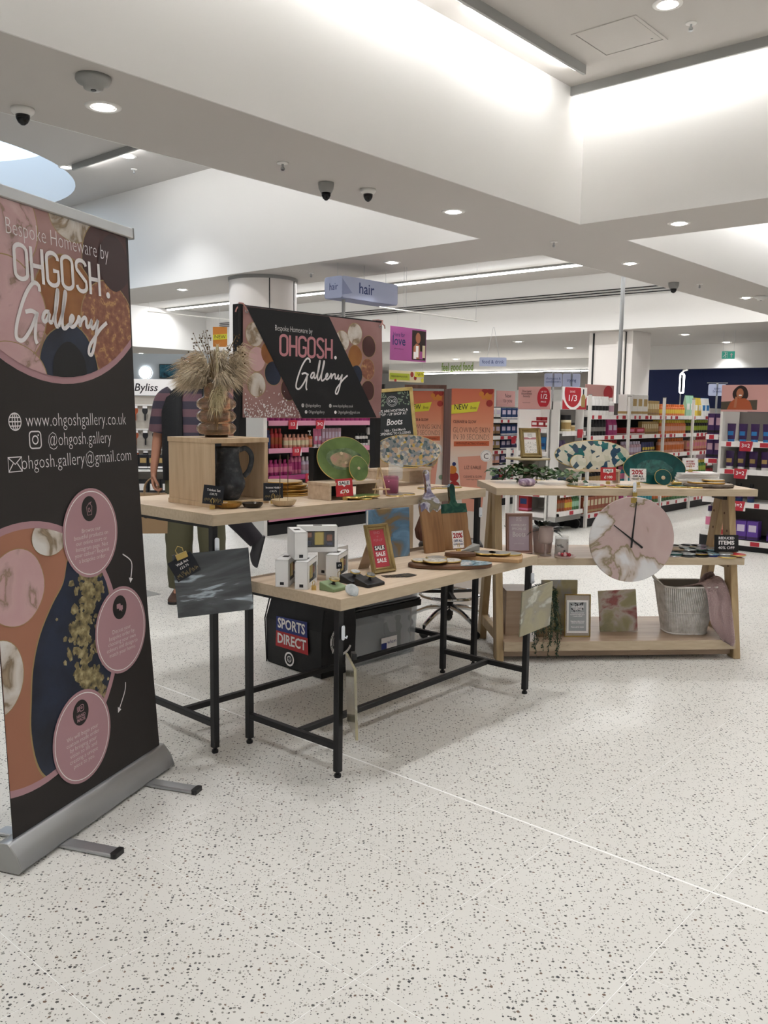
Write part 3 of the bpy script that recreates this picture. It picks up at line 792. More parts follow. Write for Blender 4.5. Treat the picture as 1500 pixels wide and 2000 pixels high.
# pampas
M('pampas', '#b9a284', .95, ramp=[(.2, '#a08b6d'), (.5, '#c9b79b'), (.8, '#dfd3be')], scale=14, sheen=.3)
M('pampas_pale', '#c9bb97', .95)
M('dry_stem', '#7f6a4a', .9)
M('seed_head', '#5f4a33', .9)
pm = EA('pampas_bouquet', 'bushy bouquet of beige dried pampas and seed heads in amber vase', 'dried flowers', T1(.288, .36, CH), 0)
rn = random.Random(11)
heads = [(-.17, .0, .33, .085), (-.15, -.05, .27, .08), (-.12, .05, .37, .085), (-.05, -.03, .36, .09), (.0, .05, .38, .085), (.06, -.04, .37, .09), (.11, .02, .36, .09), (.14, -.02, .30, .085),
         (.155, .05, .40, .085), (-.18, .02, .265, .075), (-.08, -.08, .30, .075), (.07, -.08, .28, .075), (.165, -.01, .35, .08), (-.13, -.02, .30, .08), (.12, -.05, .26, .07)]
heads = [(x * .66 - .012, y, z - .03, l * .82) for x, y, z, l in heads]
def plume(g, base, tip, ln, n=150, fall=.6, wid=.05):
    """fine hairs leaving the upper part of a stem"""
    b, e = V(base), V(tip); ax = (e - b).normalized()
    side = V((ax.x, ax.y, 0)); side = side.normalized() if side.length > .05 else V((1, 0, 0))
    for k in range(n):
        f = rn.uniform(.25, 1.02); p = b.lerp(e, f)
        dr = V((rn.gauss(0, 1), rn.gauss(0, 1), rn.gauss(.2, .7))).normalized() * .8 + ax * .6 + side * .5
        L = ln * rn.uniform(.5, 1.0) * (1.15 - .6 * abs(f - .55)); q1 = p + dr * L * .5 + V((0, 0, .01)); q2 = p + dr * L * .9 + side * L * .25 - V((0, 0, L * fall * .6))
        w = V((rn.gauss(0, 1), rn.gauss(0, 1), rn.gauss(0, 1))).normalized() * .0016
        g.add([p - w, p + w, q1 + w, q1 - w, q2], [(0, 1, 2, 3), (3, 2, 4)])
for k, (x, y, z, ln) in enumerate(heads):
    g = G(); plume(g, (x * .3, y * .3, .20), (x, y, z), ln, 330, .8)
    ob('plume', g, 'pampas', pm, flip=False)
    ob('stem', G().tube(crom([(x * .05, y * .05, .03), (x * .2, y * .2, .21), (x, y, z - .02)], 4), .0022, 5), 'dry_stem', pm)
g = G()
plume(g, (.015, -.06, .24), (.02, -.10, .12), .06, 200); plume(g, (.05, -.05, .26), (.04, -.11, .15), .05, 120)
ob('plume', g, 'pampas_pale', pm, flip=False)
g = G()
for k in range(90):
    zz = .25 + k * .0016; a = k * 2.4
    g.add([(.018 + .014 * math.cos(a), -.055 + .014 * math.sin(a), zz + .012), (.018, -.055, zz), (.018 + .004 * math.cos(a + 1), -.055 + .004 * math.sin(a + 1), zz + .004)], [(0, 1, 2)])
g.tube([(.01, -.03, .2), (.018, -.055, .28), (.018, -.055, .39)], .006, 7)
ob('bunny_tail', g, 'pampas_pale', pm, flip=False)
for k in range(16):
    a = rn.uniform(0, 6.28); sp = rn.uniform(.05, .13); left = k < 10
    x = (-.07 if left else .10) + sp * .45 * math.cos(a); y = .03 * math.sin(a); z = rn.uniform(.38, .465) if left else rn.uniform(.36, .44)
    ob('seed_stem', G().tube(crom([(0, 0, .2), (x * .5, y, .33), (x, y, z)], 4), .001, 4), 'dry_stem', pm)
    g = G()
    for j in range(5): g.sph((x + rn.gauss(0, .009), y + rn.gauss(0, .006), z - rn.uniform(-.006, .05)), rn.uniform(.0022, .0042), 5)
    ob('seed_head', g, 'seed_head', pm)
# dark jug
M('jug_clay', '#34363a', .8, ramp=[(.3, '#2a2c30'), (.55, '#3d4044'), (.72, '#6c6d6c')], scale=26, detail=6, bump=.5, bscale=70)
t = EA('stoneware_jug', 'rough dark grey jug with loop handle inside wooden crate', 'jug', T1(.285, .275, .0205), 12)
ob('body', G().lathe([(.0001, 0), (.042, 0), (.048, .006), (.072, .055), (.074, .075), (.066, .10), (.052, .15), (.047, .18), (.046, .195), (.052, .215), (.055, .228), (.051, .229), (.046, .215), (.042, .195), (.045, .15), (.055, .10), (.0001, .02)], 36, caps=False), 'jug_clay', t, smooth=2)
ob('handle', G().tube(crom([(.048, 0, .214), (.075, 0, .222), (.097, 0, .20), (.10, 0, .165), (.088, 0, .125), (.066, 0, .10)], 5), [.0085] * 26, 8, flat=1.3), 'jug_clay', t, smooth=2)
# navy cards
pt = lambda c: deco(c, .036, .006, .028, 'text_gold', 22, 3)
pricecard(T1(.115, .160), 6, 'navy trinket set price card clipped before the wooden crate', .084, .078, 'card_navy', [('Trinket Set', .0135, 0, .058, 'text_white', .055, .0002), ('£28.75', .0125, 0, .042, 'text_white', .03, 0)], .02, roll=.1, extra=pt)
pricecard(T1(.445, .165), 4, 'navy incense holder price card clipped right of the crate', .086, .078, 'card_navy', [('Incense Holder', .0125, 0, .058, 'text_white', .066, .0002), ('£18.75', .012, 0, .042, 'text_white', .03, 0)], .012, extra=pt)
# trinket dishes
M('dish_gold', '#a8803f', .35, .55, bump=.3, bscale=90)
M('dish_plum', '#6c2b4b', .25, ramp=[(.3, '#5a1f42'), (.6, '#8a3f5c'), (.75, '#a98a9a')], scale=14)
M('dish_dark', '#3a322a', .3, .4)
M('dish_cream', '#c9b494', .45, .25)
def dish(P, label, r, h, mat, inmat, sc=24):
    t = EA('trinket_dish', label, 'dish', P, 0)
    n = 72
    def ring(rr, z, w): return [(rr * (1 + w * math.cos(sc * 2 * PI * i / n)) * math.cos(2 * PI * i / n), rr * (1 + w * math.cos(sc * 2 * PI * i / n)) * math.sin(2 * PI * i / n), z + w * .08 * r * math.cos(sc * 2 * PI * i / n)) for i in range(n)]
    ob('bowl', G().loft([ring(r * .62, 0, 0), ring(r * .85, h * .3, .004), ring(r, h, .03), ring(r * .95, h, .03), ring(r * .78, h * .42, .004), ring(r * .02, h * .3, 0)], caps=True), mat, t, smooth=True)
    ob('glaze', G().lathe([(.0001, h * .36), (r * .6, h * .38), (r * .8, h * .55)], 40, caps=False), inmat, t, smooth=True)
    return t
dish(T1(0.195, 0.155), 'gold scalloped dish with plum centre at table corner', .056, .024, 'dish_gold', 'dish_plum')
dish(T1(0.282, 0.106), 'small dark scalloped dish beside the gold one', .045, .02, 'dish_dark', 'dish_dark')
dish(T1(.418, .062), 'cream scalloped incense bowl near front edge of taller table', .054, .028, 'dish_cream', 'dish_cream')
for k, (dx, lab) in enumerate(((-.018, 'left incense stick in cream bowl'), (.016, 'right incense stick in cream bowl'))):
    P = V(T1(.418, .062, .010)) + V((dx, 0, 0))
    t = EA('incense_stick', lab, 'incense stick', tuple(P), 0)
    ob('stick', G().tube([(0, 0, 0), (.002, 0, .21)], .0011, 6), 'dry_stem', t)
    ob('paste', G().tube([(.0006, 0, .06), (.002, 0, .205)], .0018, 6), 'seed_head', t)
# stack of gold edged placemats
M('mat_back', '#a99376', .6, ramp=[(.3, '#937b5d'), (.7, '#b8a283')], scale=8)
for k in range(9):
    P = V(T1(.77, .425, .0077 * k)) + V((random.uniform(-.012, .012) - .004 * k, random.uniform(-.01, .01), 0))
    t = EA('agate_placemat', 'wavy gold edged placemat in the stack behind the black plinth', 'placemat', tuple(P), random.uniform(0, 360), 'stacked gold edged placemats')
    o = ell(0, 0, .108, .10, 44, .03, k)
    ob('plate', G().poly(o, .0005, .0065), 'mat_back', t)
    ob('gilt_edge', G().tube([(p[0], p[1], .0035) for p in o], .0036, 5, closed=True), 'gold_leaf', t, smooth=True)
t = EA('black_plinth', 'matt black upright box behind the green agate tray', 'box', T1(.755, .24), 47.5)
ob('box', G().box(0, 0, 0, .26, .035, .235), 'black_plastic', t, bev=.002)
openbox('riser', 'low wooden riser under the green agate tray', 'riser', T1(.715, .09), 47.5, .335, .145, .08, .014, 'birch', back=False, bottom=False)

# resin agate pieces
M('agate_green', '#4f6a3c', .35, ramp=[(.3, '#465a2e'), (.55, '#62773f'), (.75, '#788c52')], scale=7, detail=4, dist=.8, spec=.3)
M('agate_teal', '#0d4442', .35, ramp=[(.25, '#082c2b'), (.5, '#0e4644'), (.7, '#185c57')], scale=9, detail=5, dist=1, spec=.25)
CONF = [(0, '#a9a69c'), (.14, '#8e9093'), (.28, '#b39a83'), (.4, '#5c6a6e'), (.5, '#c3b9a6'), (.62, '#7c7f80'), (.74, '#3c5358'), (.82, '#b99a4c'), (.9, '#9a8f88'), (.95, '#5b5346')]
M('mosaic_grey', '#999999', .12, ramp=CONF, kind='cell', scale=62, const=True, coat=.5)
TEAL = [(0, '#dcd8c6'), (.34, '#cfcdb8'), (.52, '#2b4a5c'), (.64, '#e0dccb'), (.70, '#1f6a6c'), (.80, '#33506a'), (.88, '#d8d2b4'), (.92, '#4c8d86')]
M('mosaic_teal', '#dcd8c6', .12, ramp=TEAL, kind='cell', scale=34, const=True, coat=.5)
M('resin_clear', '#d9dcd8', .08, trans=.6)
def agate_up(P, yaw, label, w, h, mat, lean=.2, th=.008, seed=1, wob=.035, name='agate_tray', cat='tray', lift=0, eye=None, rot=0, group=None, n=60, inlay=()):
    t = EA(name, label, cat, P, yaw, group)
    o = ell(0, h / 2, w / 2, h / 2, n, wob, seed, rot); y0 = min(p[1] for p in o); o = [(p[0], p[1] - y0 + .001) for p in o]
    s_ = slab(t, 'resin', w, h, th, mat, lean, 0, pts=o, z=lift)
    for p in s_.data.polygons: p.use_smooth = False
    ob('gilt_edge', G().tube([(p[0], p[1], -th / 2) for p in o], th * .40, 6, closed=True), 'gold', s_, smooth=True)
    for k, (ix, iy, ia, ib, im) in enumerate(inlay): PR('crystal_inlay', ell(ix, iy, ia, ib, 36, .09, k + seed), im, s_, .0006 + .0003 * k)
    for k, (ex, ey, er) in enumerate(eye or ()):
        ob('crystal_eye', G().lathe([(er, .0004), (er * .7, .003), (er * .5, .0015), (er * .2, .003), (.0001, .003)], 18, Matrix.Translation((ex, ey, 0))), 'dish_cream', s_, smooth=True)
    return t
def agate_flat(P, label, r, mat, th=.008, seed=1, wob=.03, name='coaster', cat='coaster', group=None, ry=None, rz=0, rim='gold', n=44):
    t = EA(name, label, cat, P, rz, group)
    o = ell(0, 0, r, ry or r, n, wob, seed)
    ob('resin', G().poly(o, .0005, th), mat, t)
    ob('gilt_edge', G().tube([(p[0], p[1], th * .5) for p in o], th * .55, 6, closed=True), rim, t, smooth=True)
    return t
M('inlay_green', '#3c5330', .35, ramp=[(.3, '#31462a'), (.6, '#6d8054')], scale=30)
M('inlay_brown', '#8d8160', .5, ramp=[(.3, '#6c6a48'), (.5, '#a08b6c'), (.62, '#b08472'), (.8, '#4c5a38')], scale=24, detail=6)
M('inlay_teal', '#14403e', .4, ramp=[(.3, '#0d3331'), (.55, '#2b6a62'), (.7, '#123c39')], scale=14, detail=6, dist=2)
agate_up(T1(.875, .145, .081), 26, 'large green agate tray with gold edge leaning on riser', .262, .212, 'agate_green', .24, seed=4, eye=[(-.01, .13, .009), (.01, .085, .008)], wob=.03, inlay=[(0, .105, .085, .055, 'inlay_green'), (-.01, .10, .06, .036, 'inlay_brown')])
agate_up(T1(.925, .098, .081), 26, 'small green agate coaster propped against the big green tray', .094, .118, 'agate_green', .26, seed=9, eye=[(0, .06, .008)], name='coaster', cat='coaster')
def saleext(c):
    PR('white_panel', [(-.028, .052), (.028, .052), (.028, .072), (-.028, .072)], 'card_white', c, .0005)
    PR('white_panel', [(-.008, .052), (0, .044), (.008, .052)], 'card_white', c, .0005)
pricecard(T1(.785, .058), 14, 'red sale card priced £70 in front of green tray', .080, .082, 'card_red', [('SALE', .0185, 0, .061, 'ink', .046, .0006), ('£70', .022, 0, .022, 'text_white', .042, .0006)], .018, roll=-.06, extra=saleext)
for k, (da, db, z) in enumerate(((0, 0, 0), (.05, -.0, .0095), (-.045, .012, .0095))):
    agate_flat(T1(.885 + da, .052 + db, z), ['flat green agate coaster at the bottom of the heap by the sale card', 'green agate coaster lying right on top of heap', 'green agate coaster lying left on top of heap'][k], .052, 'agate_green', seed=20 + k)
t = EA('mini_easel', 'small plain wooden easel beside the pink candle', 'easel', T1(1.055, .095), 20)
M('raw_wood', '#cbb08a', .6)
for q in (((-.034, -.02, 0), (-.004, .0, .138)), ((.034, -.02, 0), (.004, .0, .138)), ((0, .055, 0), (0, .003, .13))):
    ob('leg', G().tube(q, .0045, 4), 'raw_wood', t)
ob('ledge', G().box(-.044, -.032, .032, .044, -.012, .038), 'raw_wood', t)
ob('cross_bar', G().box(-.018, -.011, .085, .018, -.007, .092), 'raw_wood', t)
M('pink_glass', '#a4506e', .05, alpha=.45)
M('wax_pink', '#b96d82', .5)
t = EA('jar_candle', 'pink wax candle in a pink glass on the taller table', 'candle', T1(1.172, .125), 0)
ob('glass', G().lathe([(.0001, 0), (.036, 0), (.040, .006), (.040, .09), (.0375, .09), (.0375, .008), (.0001, .008)], 32, caps=False), 'pink_glass', t, smooth=2)
ob('wax', G().lathe([(.0001, .009), (.0368, .009), (.0368, .07), (.0001, .071)], 32), 'wax_pink', t, smooth=2)
ob('wick', G().tube([(0, 0, .071), (.001, 0, .083)], .001, 5), 'ink', t)
M('clear_glass', '#eef2f1', .03, alpha=.16)
M('smoke_glass', '#d9c6c1', .08, alpha=.42)
def goblet(P, label, mat, r=.037, h=.148):
    t = EA('goblet', label, 'glass', P, 0)
    ob('bowl', G().lathe([(.0001, h * .42), (r * .8, h * .43), (r, h * .5), (r, h), (r * .94, h), (r * .94, h * .52), (.0001, h * .47)], 28, caps=False), mat, t, smooth=2)
    ob('stem', G().lathe([(.0001, 0), (r * .85, 0), (r * .85, .004), (.007, .008), (.006, h * .2), (.007, h * .42), (.0001, h * .425)], 24, caps=False), mat, t, smooth=2)
    return t
goblet(T1(1.235, .15), 'clear straight sided goblet behind pink candle', 'clear_glass')
openbox('riser', 'low wooden riser under the grey mosaic tray at table end', 'riser', T1(1.43, .385), 47.5, .37, .15, .095, .014, 'birch', back=False, bottom=False)
agate_up(T1(1.685, .455, .097), 10, 'long grey mosaic resin tray with gold edge on the back riser', .365, .185, 'mosaic_grey', .22, seed=7, wob=.02)
agate_up(T1(1.80, .40, .097), 10, 'small grey mosaic coaster propped against the mosaic tray', .10, .092, 'mosaic_grey', .3, seed=8, name='coaster', cat='coaster')
for k, (a, b) in enumerate(((1.645, .418), (1.675, .412))): agate_flat(T1(a, b, .097 + .008 * k), ['lower', 'upper'][k] + ' of two thin gold rimmed coasters on back riser', .05, 'resin_clear', .006, 30 + k)
for k, (a, b, l) in enumerate(((1.54, .20, 'left'), (1.63, .17, 'middle'), (1.72, .16, 'right'))):
    agate_flat(T1(a, b), l + ' of three clear gold rimmed coasters near table end', .046, 'resin_clear', .007, 33 + k)
for k, (a, b, l) in enumerate(((1.12, .05, 'left'), (1.215, .06, 'right'))): agate_flat(T1(a, b), l + ' of two clear gold rimmed coasters before pink candle', .044, 'resin_clear', .006, 37 + k)
t = E('wooden_plinth', 'tall plain wooden plinth behind the table carrying the chalkboard', 'plinth', (-.065, 5.30, 0), R(3))
for q in ((0, 0, 0, .012, .26, 1.135), (.233, 0, 0, .245, .26, 1.135), (.012, .0, 0, .233, .012, 1.135), (.012, .248, 0, .233, .26, 1.135)): ob('side_panel', G().box(*q), 'crate_wood', t)
ob('top_panel', G().box(-.004, -.004, 1.135, .249, .264, 1.15), 'crate_wood', t, bev=.001)
# chalkboard sign
M('frame_yellow', '#c3ab69', .5, ramp=[(.3, '#b39a58'), (.7, '#ccb577')], scale=4, st=(8, 8, 8))
M('chalkboard', '#2b3031', .7)
M('leaf_print', '#7e9078', .6)
t = EA('chalkboard_sign', 'yellow framed chalkboard announcing the pop up shop dates', 'sign', (.072, 5.36, 1.1605), 6)
W_, H_ = .235, .36
c = slab(t, 'board', W_, H_, .008, 'chalkboard', .20, 0, roll=-.09)
for nm, q in (('frame_rail', (-W_ / 2 - .014, -.0, W_ / 2 + .014, .02)), ('frame_rail', (-W_ / 2 - .014, H_ - .008, W_ / 2 + .014, H_ + .014)), ('frame_stile', (-W_ / 2 - .016, 0, -W_ / 2 + .006, H_ + .012)), ('frame_stile', (W_ / 2 - .006, 0, W_ / 2 + .016, H_ + .012))):
    ob(nm, G().box(q[0], q[1], -.012, q[2], q[3], .006), 'frame_yellow', c, bev=.002)
ob('printed_emblem', G().rib(ell(0, .295, .032, n=30), .0018, 0, True).rib(ell(0, .295, .024, n=30), .0014, 0, True), 'text_white', c, loc=(0, 0, .0006), flip=False)
T('OG', .026, 'text_white', c, 0, .295, .0006)
rn = random.Random(8); g = G()
for k in range(60):
    x = rn.choice((-1, 1)) * rn.uniform(.035, .105); y = rn.uniform(.26, .345) - abs(x) * .2 + .02; a = rn.uniform(0, 6)
    g.poly(ell(x, y, .007, .003, 8, rot=a), k * 1e-6, k * 1e-6)
ob('printed_leaves', g, 'leaf_print', c, loc=(0, 0, .0006), flip=False)
T('WE ARE HOSTING A\nPOP - UP SHOP AT', .022, 'text_white', c, 0, .225, .0006, w=.185, bold=.0002, sp=.95)
T('Boots', .056, 'text_white', c, 0, .165, .0006, w=.10, bold=.0006, shear=.3)
T('16th - 23rd March\nOPENING TO CLOSING', .022, 'text_white', c, 0, .105, .0006, w=.19, bold=.0002, sp=.95)
ob('easel_leg', G().tube([(-.02, .07, .30), (-.02, .17, -.004)], .006, 4), 'frame_yellow', t)

# ---------------------------------------------------------------- things hung on the table legs
M('hook_white', '#e6ebf2', .3)
def hook(P, yaw, label, h=.055):
    t = EA('adhesive_hook', label, 'hook', P, yaw)
    ob('plate', G().poly(rrect(-.009, 0, .009, h, .008), -.004, .004), 'hook_white', t, rot=(PI / 2, 0, 0), bev=.0015)
    ob('prong', G().tube([(0, -.004, .012), (0, -.014, .010), (0, -.016, .018)], .003, 6), 'hook_white', t, smooth=True)
    return t
def resin(key, stops, sc=3.2, dist=2.2, rough=.12, **k): return M(key, stops[0][1], rough, ramp=stops, scale=sc, dist=dist, detail=5, coat=.5, **k)
resin('art_grey', [(.28, '#2a2d31'), (.42, '#3c4145'), (.52, '#55595d'), (.56, '#b4c2cd'), (.6, '#5b6268'), (.68, '#3a3e42'), (.8, '#7d8a97')], 2.6, 1.6, st=(.8, 2.6, 1))  # pale blue stop paints a reflected streak into the marbling
t = EA('hanging_artwork', 'grey marbled resin panel hung on left leg of taller table', 'artwork', T1(.022, .022, -.395), 14)
c = slab(t, 'panel', .295, .252, .008, 'art_grey', -.02, .001, y=-.028, x=.003, z=-.0, roll=-.0)
t.rotation_euler = (0, R(-4.5), R(14))
pc = EA('price_card', 'navy wall art price card clipped to the grey panel', 'sign', T1(.022, .022, -.395), 14)
pc.rotation_euler = (0, R(-4.5), R(14))
cc = slab(pc, 'card', .10, .085, .0012, 'card_navy', -.02, 0, x=-.085, y=-.040, z=.165, roll=.0)
cc.rotation_euler = (PI / 2, R(-24), 0)
T('Wall Art', .015, 'text_white', cc, 0, .06, .0006, w=.05, bold=.0003); T('£23.75', .0135, 'text_white', cc, 0, .043, .0006, w=.037)
deco(cc, .045, .006, .03, 'text_gold', 24, 6)
g = G(); g.box(-.022, -.012, 0, .022, .006, .022); g.tube([(-.012, -.006, .02), (-.014, -.006, .04), (0, -.006, .052), (.014, -.006, .04), (.012, -.006, .02)], .002, 6)
cl_ = ob('bulldog_clip', g, 'gold', pc, (-.105, -.042, .238), (0, R(-18), 0), bev=.001)
hook(T1(.022, .005, -.148), 20, 'white adhesive hook on left leg of the taller table')
resin('art_gold', [(.25, '#8d8566'), (.42, '#a29a7c'), (.52, '#8f8a78'), (.58, '#c9c6b8'), (.63, '#93917f'), (.8, '#a8986a')], 3, 1.8)
hook(T1(1.77, .008, -.155), 20, 'white adhesive hook on right leg of taller table')
hook(T2(1.372, .007, -.14), 25, 'white adhesive hook on right leg of lower table')
hook(T2(.022, .007, -.16), 70, 'white adhesive hook on nearest leg of lower table')
t = EA('hanging_artwork', 'gold and grey resin panel hung on the right leg of lower table', 'artwork', T2(1.230, -0.053, -0.16), 0)
t.location = T2(1.372, .0, -.372); t.rotation_euler = (0, R(-6), R(42))
slab(t, 'panel', .235, .232, .008, 'art_gold', -.12, .001, y=-.02)
t = EA('hanging_artwork', 'resin panel seen edge on, hung on nearest leg of lower table', 'artwork', T2(.03, -.02, -.505), 0)
t.rotation_euler = (0, 0, R(101))
slab(t, 'panel', .21, .27, .010, 'art_gold', .035, .001, x=.0, y=-.018)
clipb = ob('bulldog_clip', G().box(-.02, -.008, 0, .02, .010, .024), 'black_metal', t, (.05, -.024, .262), bev=.002)

# ---------------------------------------------------------------- white gift boxes on the lower table
M('box_white', '#e9e8e6', .45)
M('box_dark', '#17161a', .4)
M('treat_gold', '#c6b25a', .3, .6)
M('treat_navy', '#222a48', .35)
M('treat_rust', '#8d5a40', .5)
M('treat_pink', '#b08488', .5)
M('cello', '#ffffff', .04, alpha=.05)
def giftbox(P, yaw, label, win=True, order=0):
    t = EA('gift_box', label, 'box', P, yaw, None)
    L, W, H = .165, .052, .108
    # long axis x; window in the -y face
    g = G()
    g.box(0, W - .002, 0, L, W, H).box(0, 0, 0, .002, W, H).box(L - .002, 0, 0, L, W, H).box(0, 0, 0, L, W, .002).box(0, 0, H - .002, L, W, H)
    a, b, c_, d = .028, L - .012, .02, H - .02
    g.box(0, 0, 0, a, .002, H).box(b, 0, 0, L, .002, H).box(a, 0, 0, b, .002, c_).box(a, 0, d, b, .002, H)
    ob('carton', g, 'box_white', t)
    ob('lining', G().box(.004, .012, .004, L - .004, W - .004, H - .004), 'box_dark', t)
    ob('window', G().box(a, .0022, c_, b, .003, d), 'cello', t)
    for k, (x0, x1, z0, z1, m_) in enumerate(((.036, .06, .060, .082, 'treat_rust'), (.036, .058, .026, .046, 'treat_navy'), (.070, .110, .028, .084, 'treat_gold'), (.120, .144, .044, .072, 'treat_rust'), (.120, .146, .026, .040, 'treat_navy'))):
        ob('sachet', G().box(x0, .005, z0, x1, .0115, z1), m_, t, bev=.003)
    ob('lid_label', G().box(L * .40, W * .3, H, L * .62, W * .75, H + .0006), 'box_dark', t)
    ob('end_label', G().box(-.0006, W * .35, .008, 0, W * .65, .02), 'box_dark', t)
    return t
giftbox(T2(0.017, 0.299), 84, 'white gift box standing at the left front table edge')
giftbox(T2(0.036, 0.210), 82, 'white gift box standing nearest the camera at left')
giftbox(T2(0.235, 0.238), 78, 'white gift box standing beside green knob block')
giftbox(T2(0.302, 0.359), 62, 'white gift box half hidden under the window box')
giftbox(T2(0.157, 0.394, 0.111), 10, 'white gift box showing its gold treat, lying across the top')
t = giftbox(T2(0.068, 0.244, 0.1105), 106, 'plain white gift box stacked upright at upper left')
t = EA('clip_stand', 'tiny empty gold clip stand beside the gift boxes', 'clip', T2(0.052, 0.193), 10)
clipstand(t, s=.8)
pricecard(T2(0.232, 0.227), 20, 'small dark price tag on wire stand behind green block', .024, .026, 'card_navy', [('£9', .012, 0, .013, 'text_white', None, 0)], .055, clipm='brass')
# knobs on blocks
M('block_green', '#7d9068', .5)
M('block_black', '#1b1b1d', .5)
M('agate_knob_brown', '#8c7a5a', .25, ramp=[(.3, '#6b5a3c'), (.55, '#a4987c'), (.75, '#3f5a52')], scale=30)
M('agate_knob_clear', '#b9bdbd', .15, ramp=[(.3, '#8f9597'), (.6, '#c9cccb'), (.8, '#767a7a')], scale=30)
M('agate_knob_dark', '#3c3c3c', .2, ramp=[(.3, '#2c2c2e'), (.6, '#55534f')], scale=30)
def knobblock(P, yaw, label, mat, kmat, w=.10, d=.07, tilt=12):
    t = EA('knob_block', label, 'drawer knob', P, yaw)
    bl = ob('block', G().add([(-w / 2, -d / 2, 0), (w / 2, -d / 2, 0), (w / 2, d / 2, 0), (-w / 2, d / 2, 0), (-w / 2, -d / 2, .013), (w / 2, -d / 2, .013), (w / 2, d / 2, .034), (-w / 2, d / 2, .034)],
        [(0, 3, 2, 1), (4, 5, 6, 7), (0, 1, 5, 4), (1, 2, 6, 5), (2, 3, 7, 6), (3, 0, 4, 7)]), mat, t, bev=.003, seg=2)
    k = ob('knob', G().lathe([(.006, 0), (.005, .012), (.008, .016)], 14).poly(ell(0, 0, .019, .017, 26, .07, len(label)), .016, .024), kmat, t, (0, 0, .0235), (R(16), 0, 0))
    ob('gilt_edge', G().tube([(p[0], p[1], .020) for p in ell(0, 0, .0195, .0175, 26, .07, len(label))], .003, 6, closed=True), 'gold', k)
    ob('post', G().lathe([(.010, 0), (.006, .004), (.005, .016)], 14), 'black_metal', k)
    return t
knobblock(T2(0.105, 0.139), 52, 'sage green block with a brown agate drawer knob', 'block_green', 'agate_knob_brown', .082, .075)
knobblock(T2(0.274, 0.184), 48, 'black block with clear agate knob, farther back', 'block_black', 'agate_knob_clear', .10, .07)
knobblock(T2(0.271, 0.098), 48, 'black block with dark agate knob, nearer the gold frame', 'block_black', 'agate_knob_dark', .10, .075)
t = EA('drawer_knob', 'loose grey agate drawer knob lying at table corner', 'drawer knob', T2(0.064, 0.007, 0.002), 20)
ob('agate', G().poly(ell(0, .024, .029, .023, 30, .08, 5), -.006, .004), 'agate_knob_clear', t, rot=(R(62), R(20), 0), bev=.002)
ob('stem', G().tube([(0, .006, .012), (.004, .034, .008)], .007, 10), 'steel', t, smooth=True)
# gold frame with the end of pop up sale print
M('frame_gold', '#8f7a4e', .38, .5, ramp=[(.3, '#7b683f'), (.6, '#a38c5c'), (.8, '#b59e6c')], scale=9)
M('frame_rose', '#b08d80', .4, .25)
M('print_red', '#b23a45', .5)
def picframe(P, yaw, label, w, h, lean, mat, fw, inner, lines, strut=True, prof=.014, extra=None, roll=0, glass=False):
    t = EA('picture_frame', label, 'picture frame', P, yaw)
    root = slab(t, 'backing', w - .004, h - .004, .004, 'veneer', lean, 0, roll=roll)
    x0, x1, y0, y1 = -w / 2, w / 2, 0, h
    a, b, c_, d = x0 + fw, x1 - fw, y0 + fw, y1 - fw
    def side(q, dirn):
        g = G()
        (ax, ay), (bx, by), (cx, cy), (dx, dy) = q      # outer a-b, inner c-d
        m1 = lambda p, r_, k: (p[0] + (r_[0] - p[0]) * k, p[1] + (r_[1] - p[1]) * k)
        A, B, C_, D = (ax, ay), (bx, by), (cx, cy), (dx, dy)
        rings = [[(*A, 0), (*m1(A, D, .15), prof), (*m1(A, D, .45), prof * .75), (*m1(A, D, .6), prof * .35), (*m1(A, D, .8), prof * .5), (*D, .002), (*D, 0)],
                 [(*B, 0), (*m1(B, C_, .15), prof), (*m1(B, C_, .45), prof * .75), (*m1(B, C_, .6), prof * .35), (*m1(B, C_, .8), prof * .5), (*C_, .002), (*C_, 0)]]
        g.loft(rings); ob('moulding', g, mat, root)
    side(((x0, y0), (x1, y0), (b, c_), (a, c_)), 0); side(((x1, y0), (x1, y1), (b, d), (b, c_)), 1)
    side(((x1, y1), (x0, y1), (a, d), (b, d)), 2); side(((x0, y1), (x0, y0), (a, c_), (a, d)), 3)
    pr_ = ob('print', G().box(a - .001, c_ - .001, .0002, b + .001, d + .001, .001), inner, root)
    for s_, size, x, y, m_, ww, bo in lines: T(s_, size, m_, root, x, y, .0016, w=ww, bold=bo)
    if extra: extra(root)
    if glass: ob('glazing', G().box(a, c_, .0022, b, d, .0028), 'clear_glass', root)
    if strut:
        yy = h * .8; ob('strut', G().add([(-.03, yy * math.sin(lean) + .006, yy * math.cos(lean)), (.03, yy * math.sin(lean) + .006, yy * math.cos(lean)), (.03, h * .62, .001), (-.03, h * .62, .001),
            (-.03, yy * math.sin(lean) + .010, yy * math.cos(lean)), (.03, yy * math.sin(lean) + .010, yy * math.cos(lean)), (.03, h * .62 + .004, .001), (-.03, h * .62 + .004, .001)],
            [(0, 1, 2, 3), (4, 5, 6, 7), (0, 1, 5, 4), (1, 2, 6, 5), (2, 3, 7, 6), (3, 0, 4, 7)]), 'veneer', t)
    return t
def sx_(c): PR('black_patch', [(-.03, .098), (.03, .098), (.03, .12), (-.03, .12)], 'card_black', c, .0013)
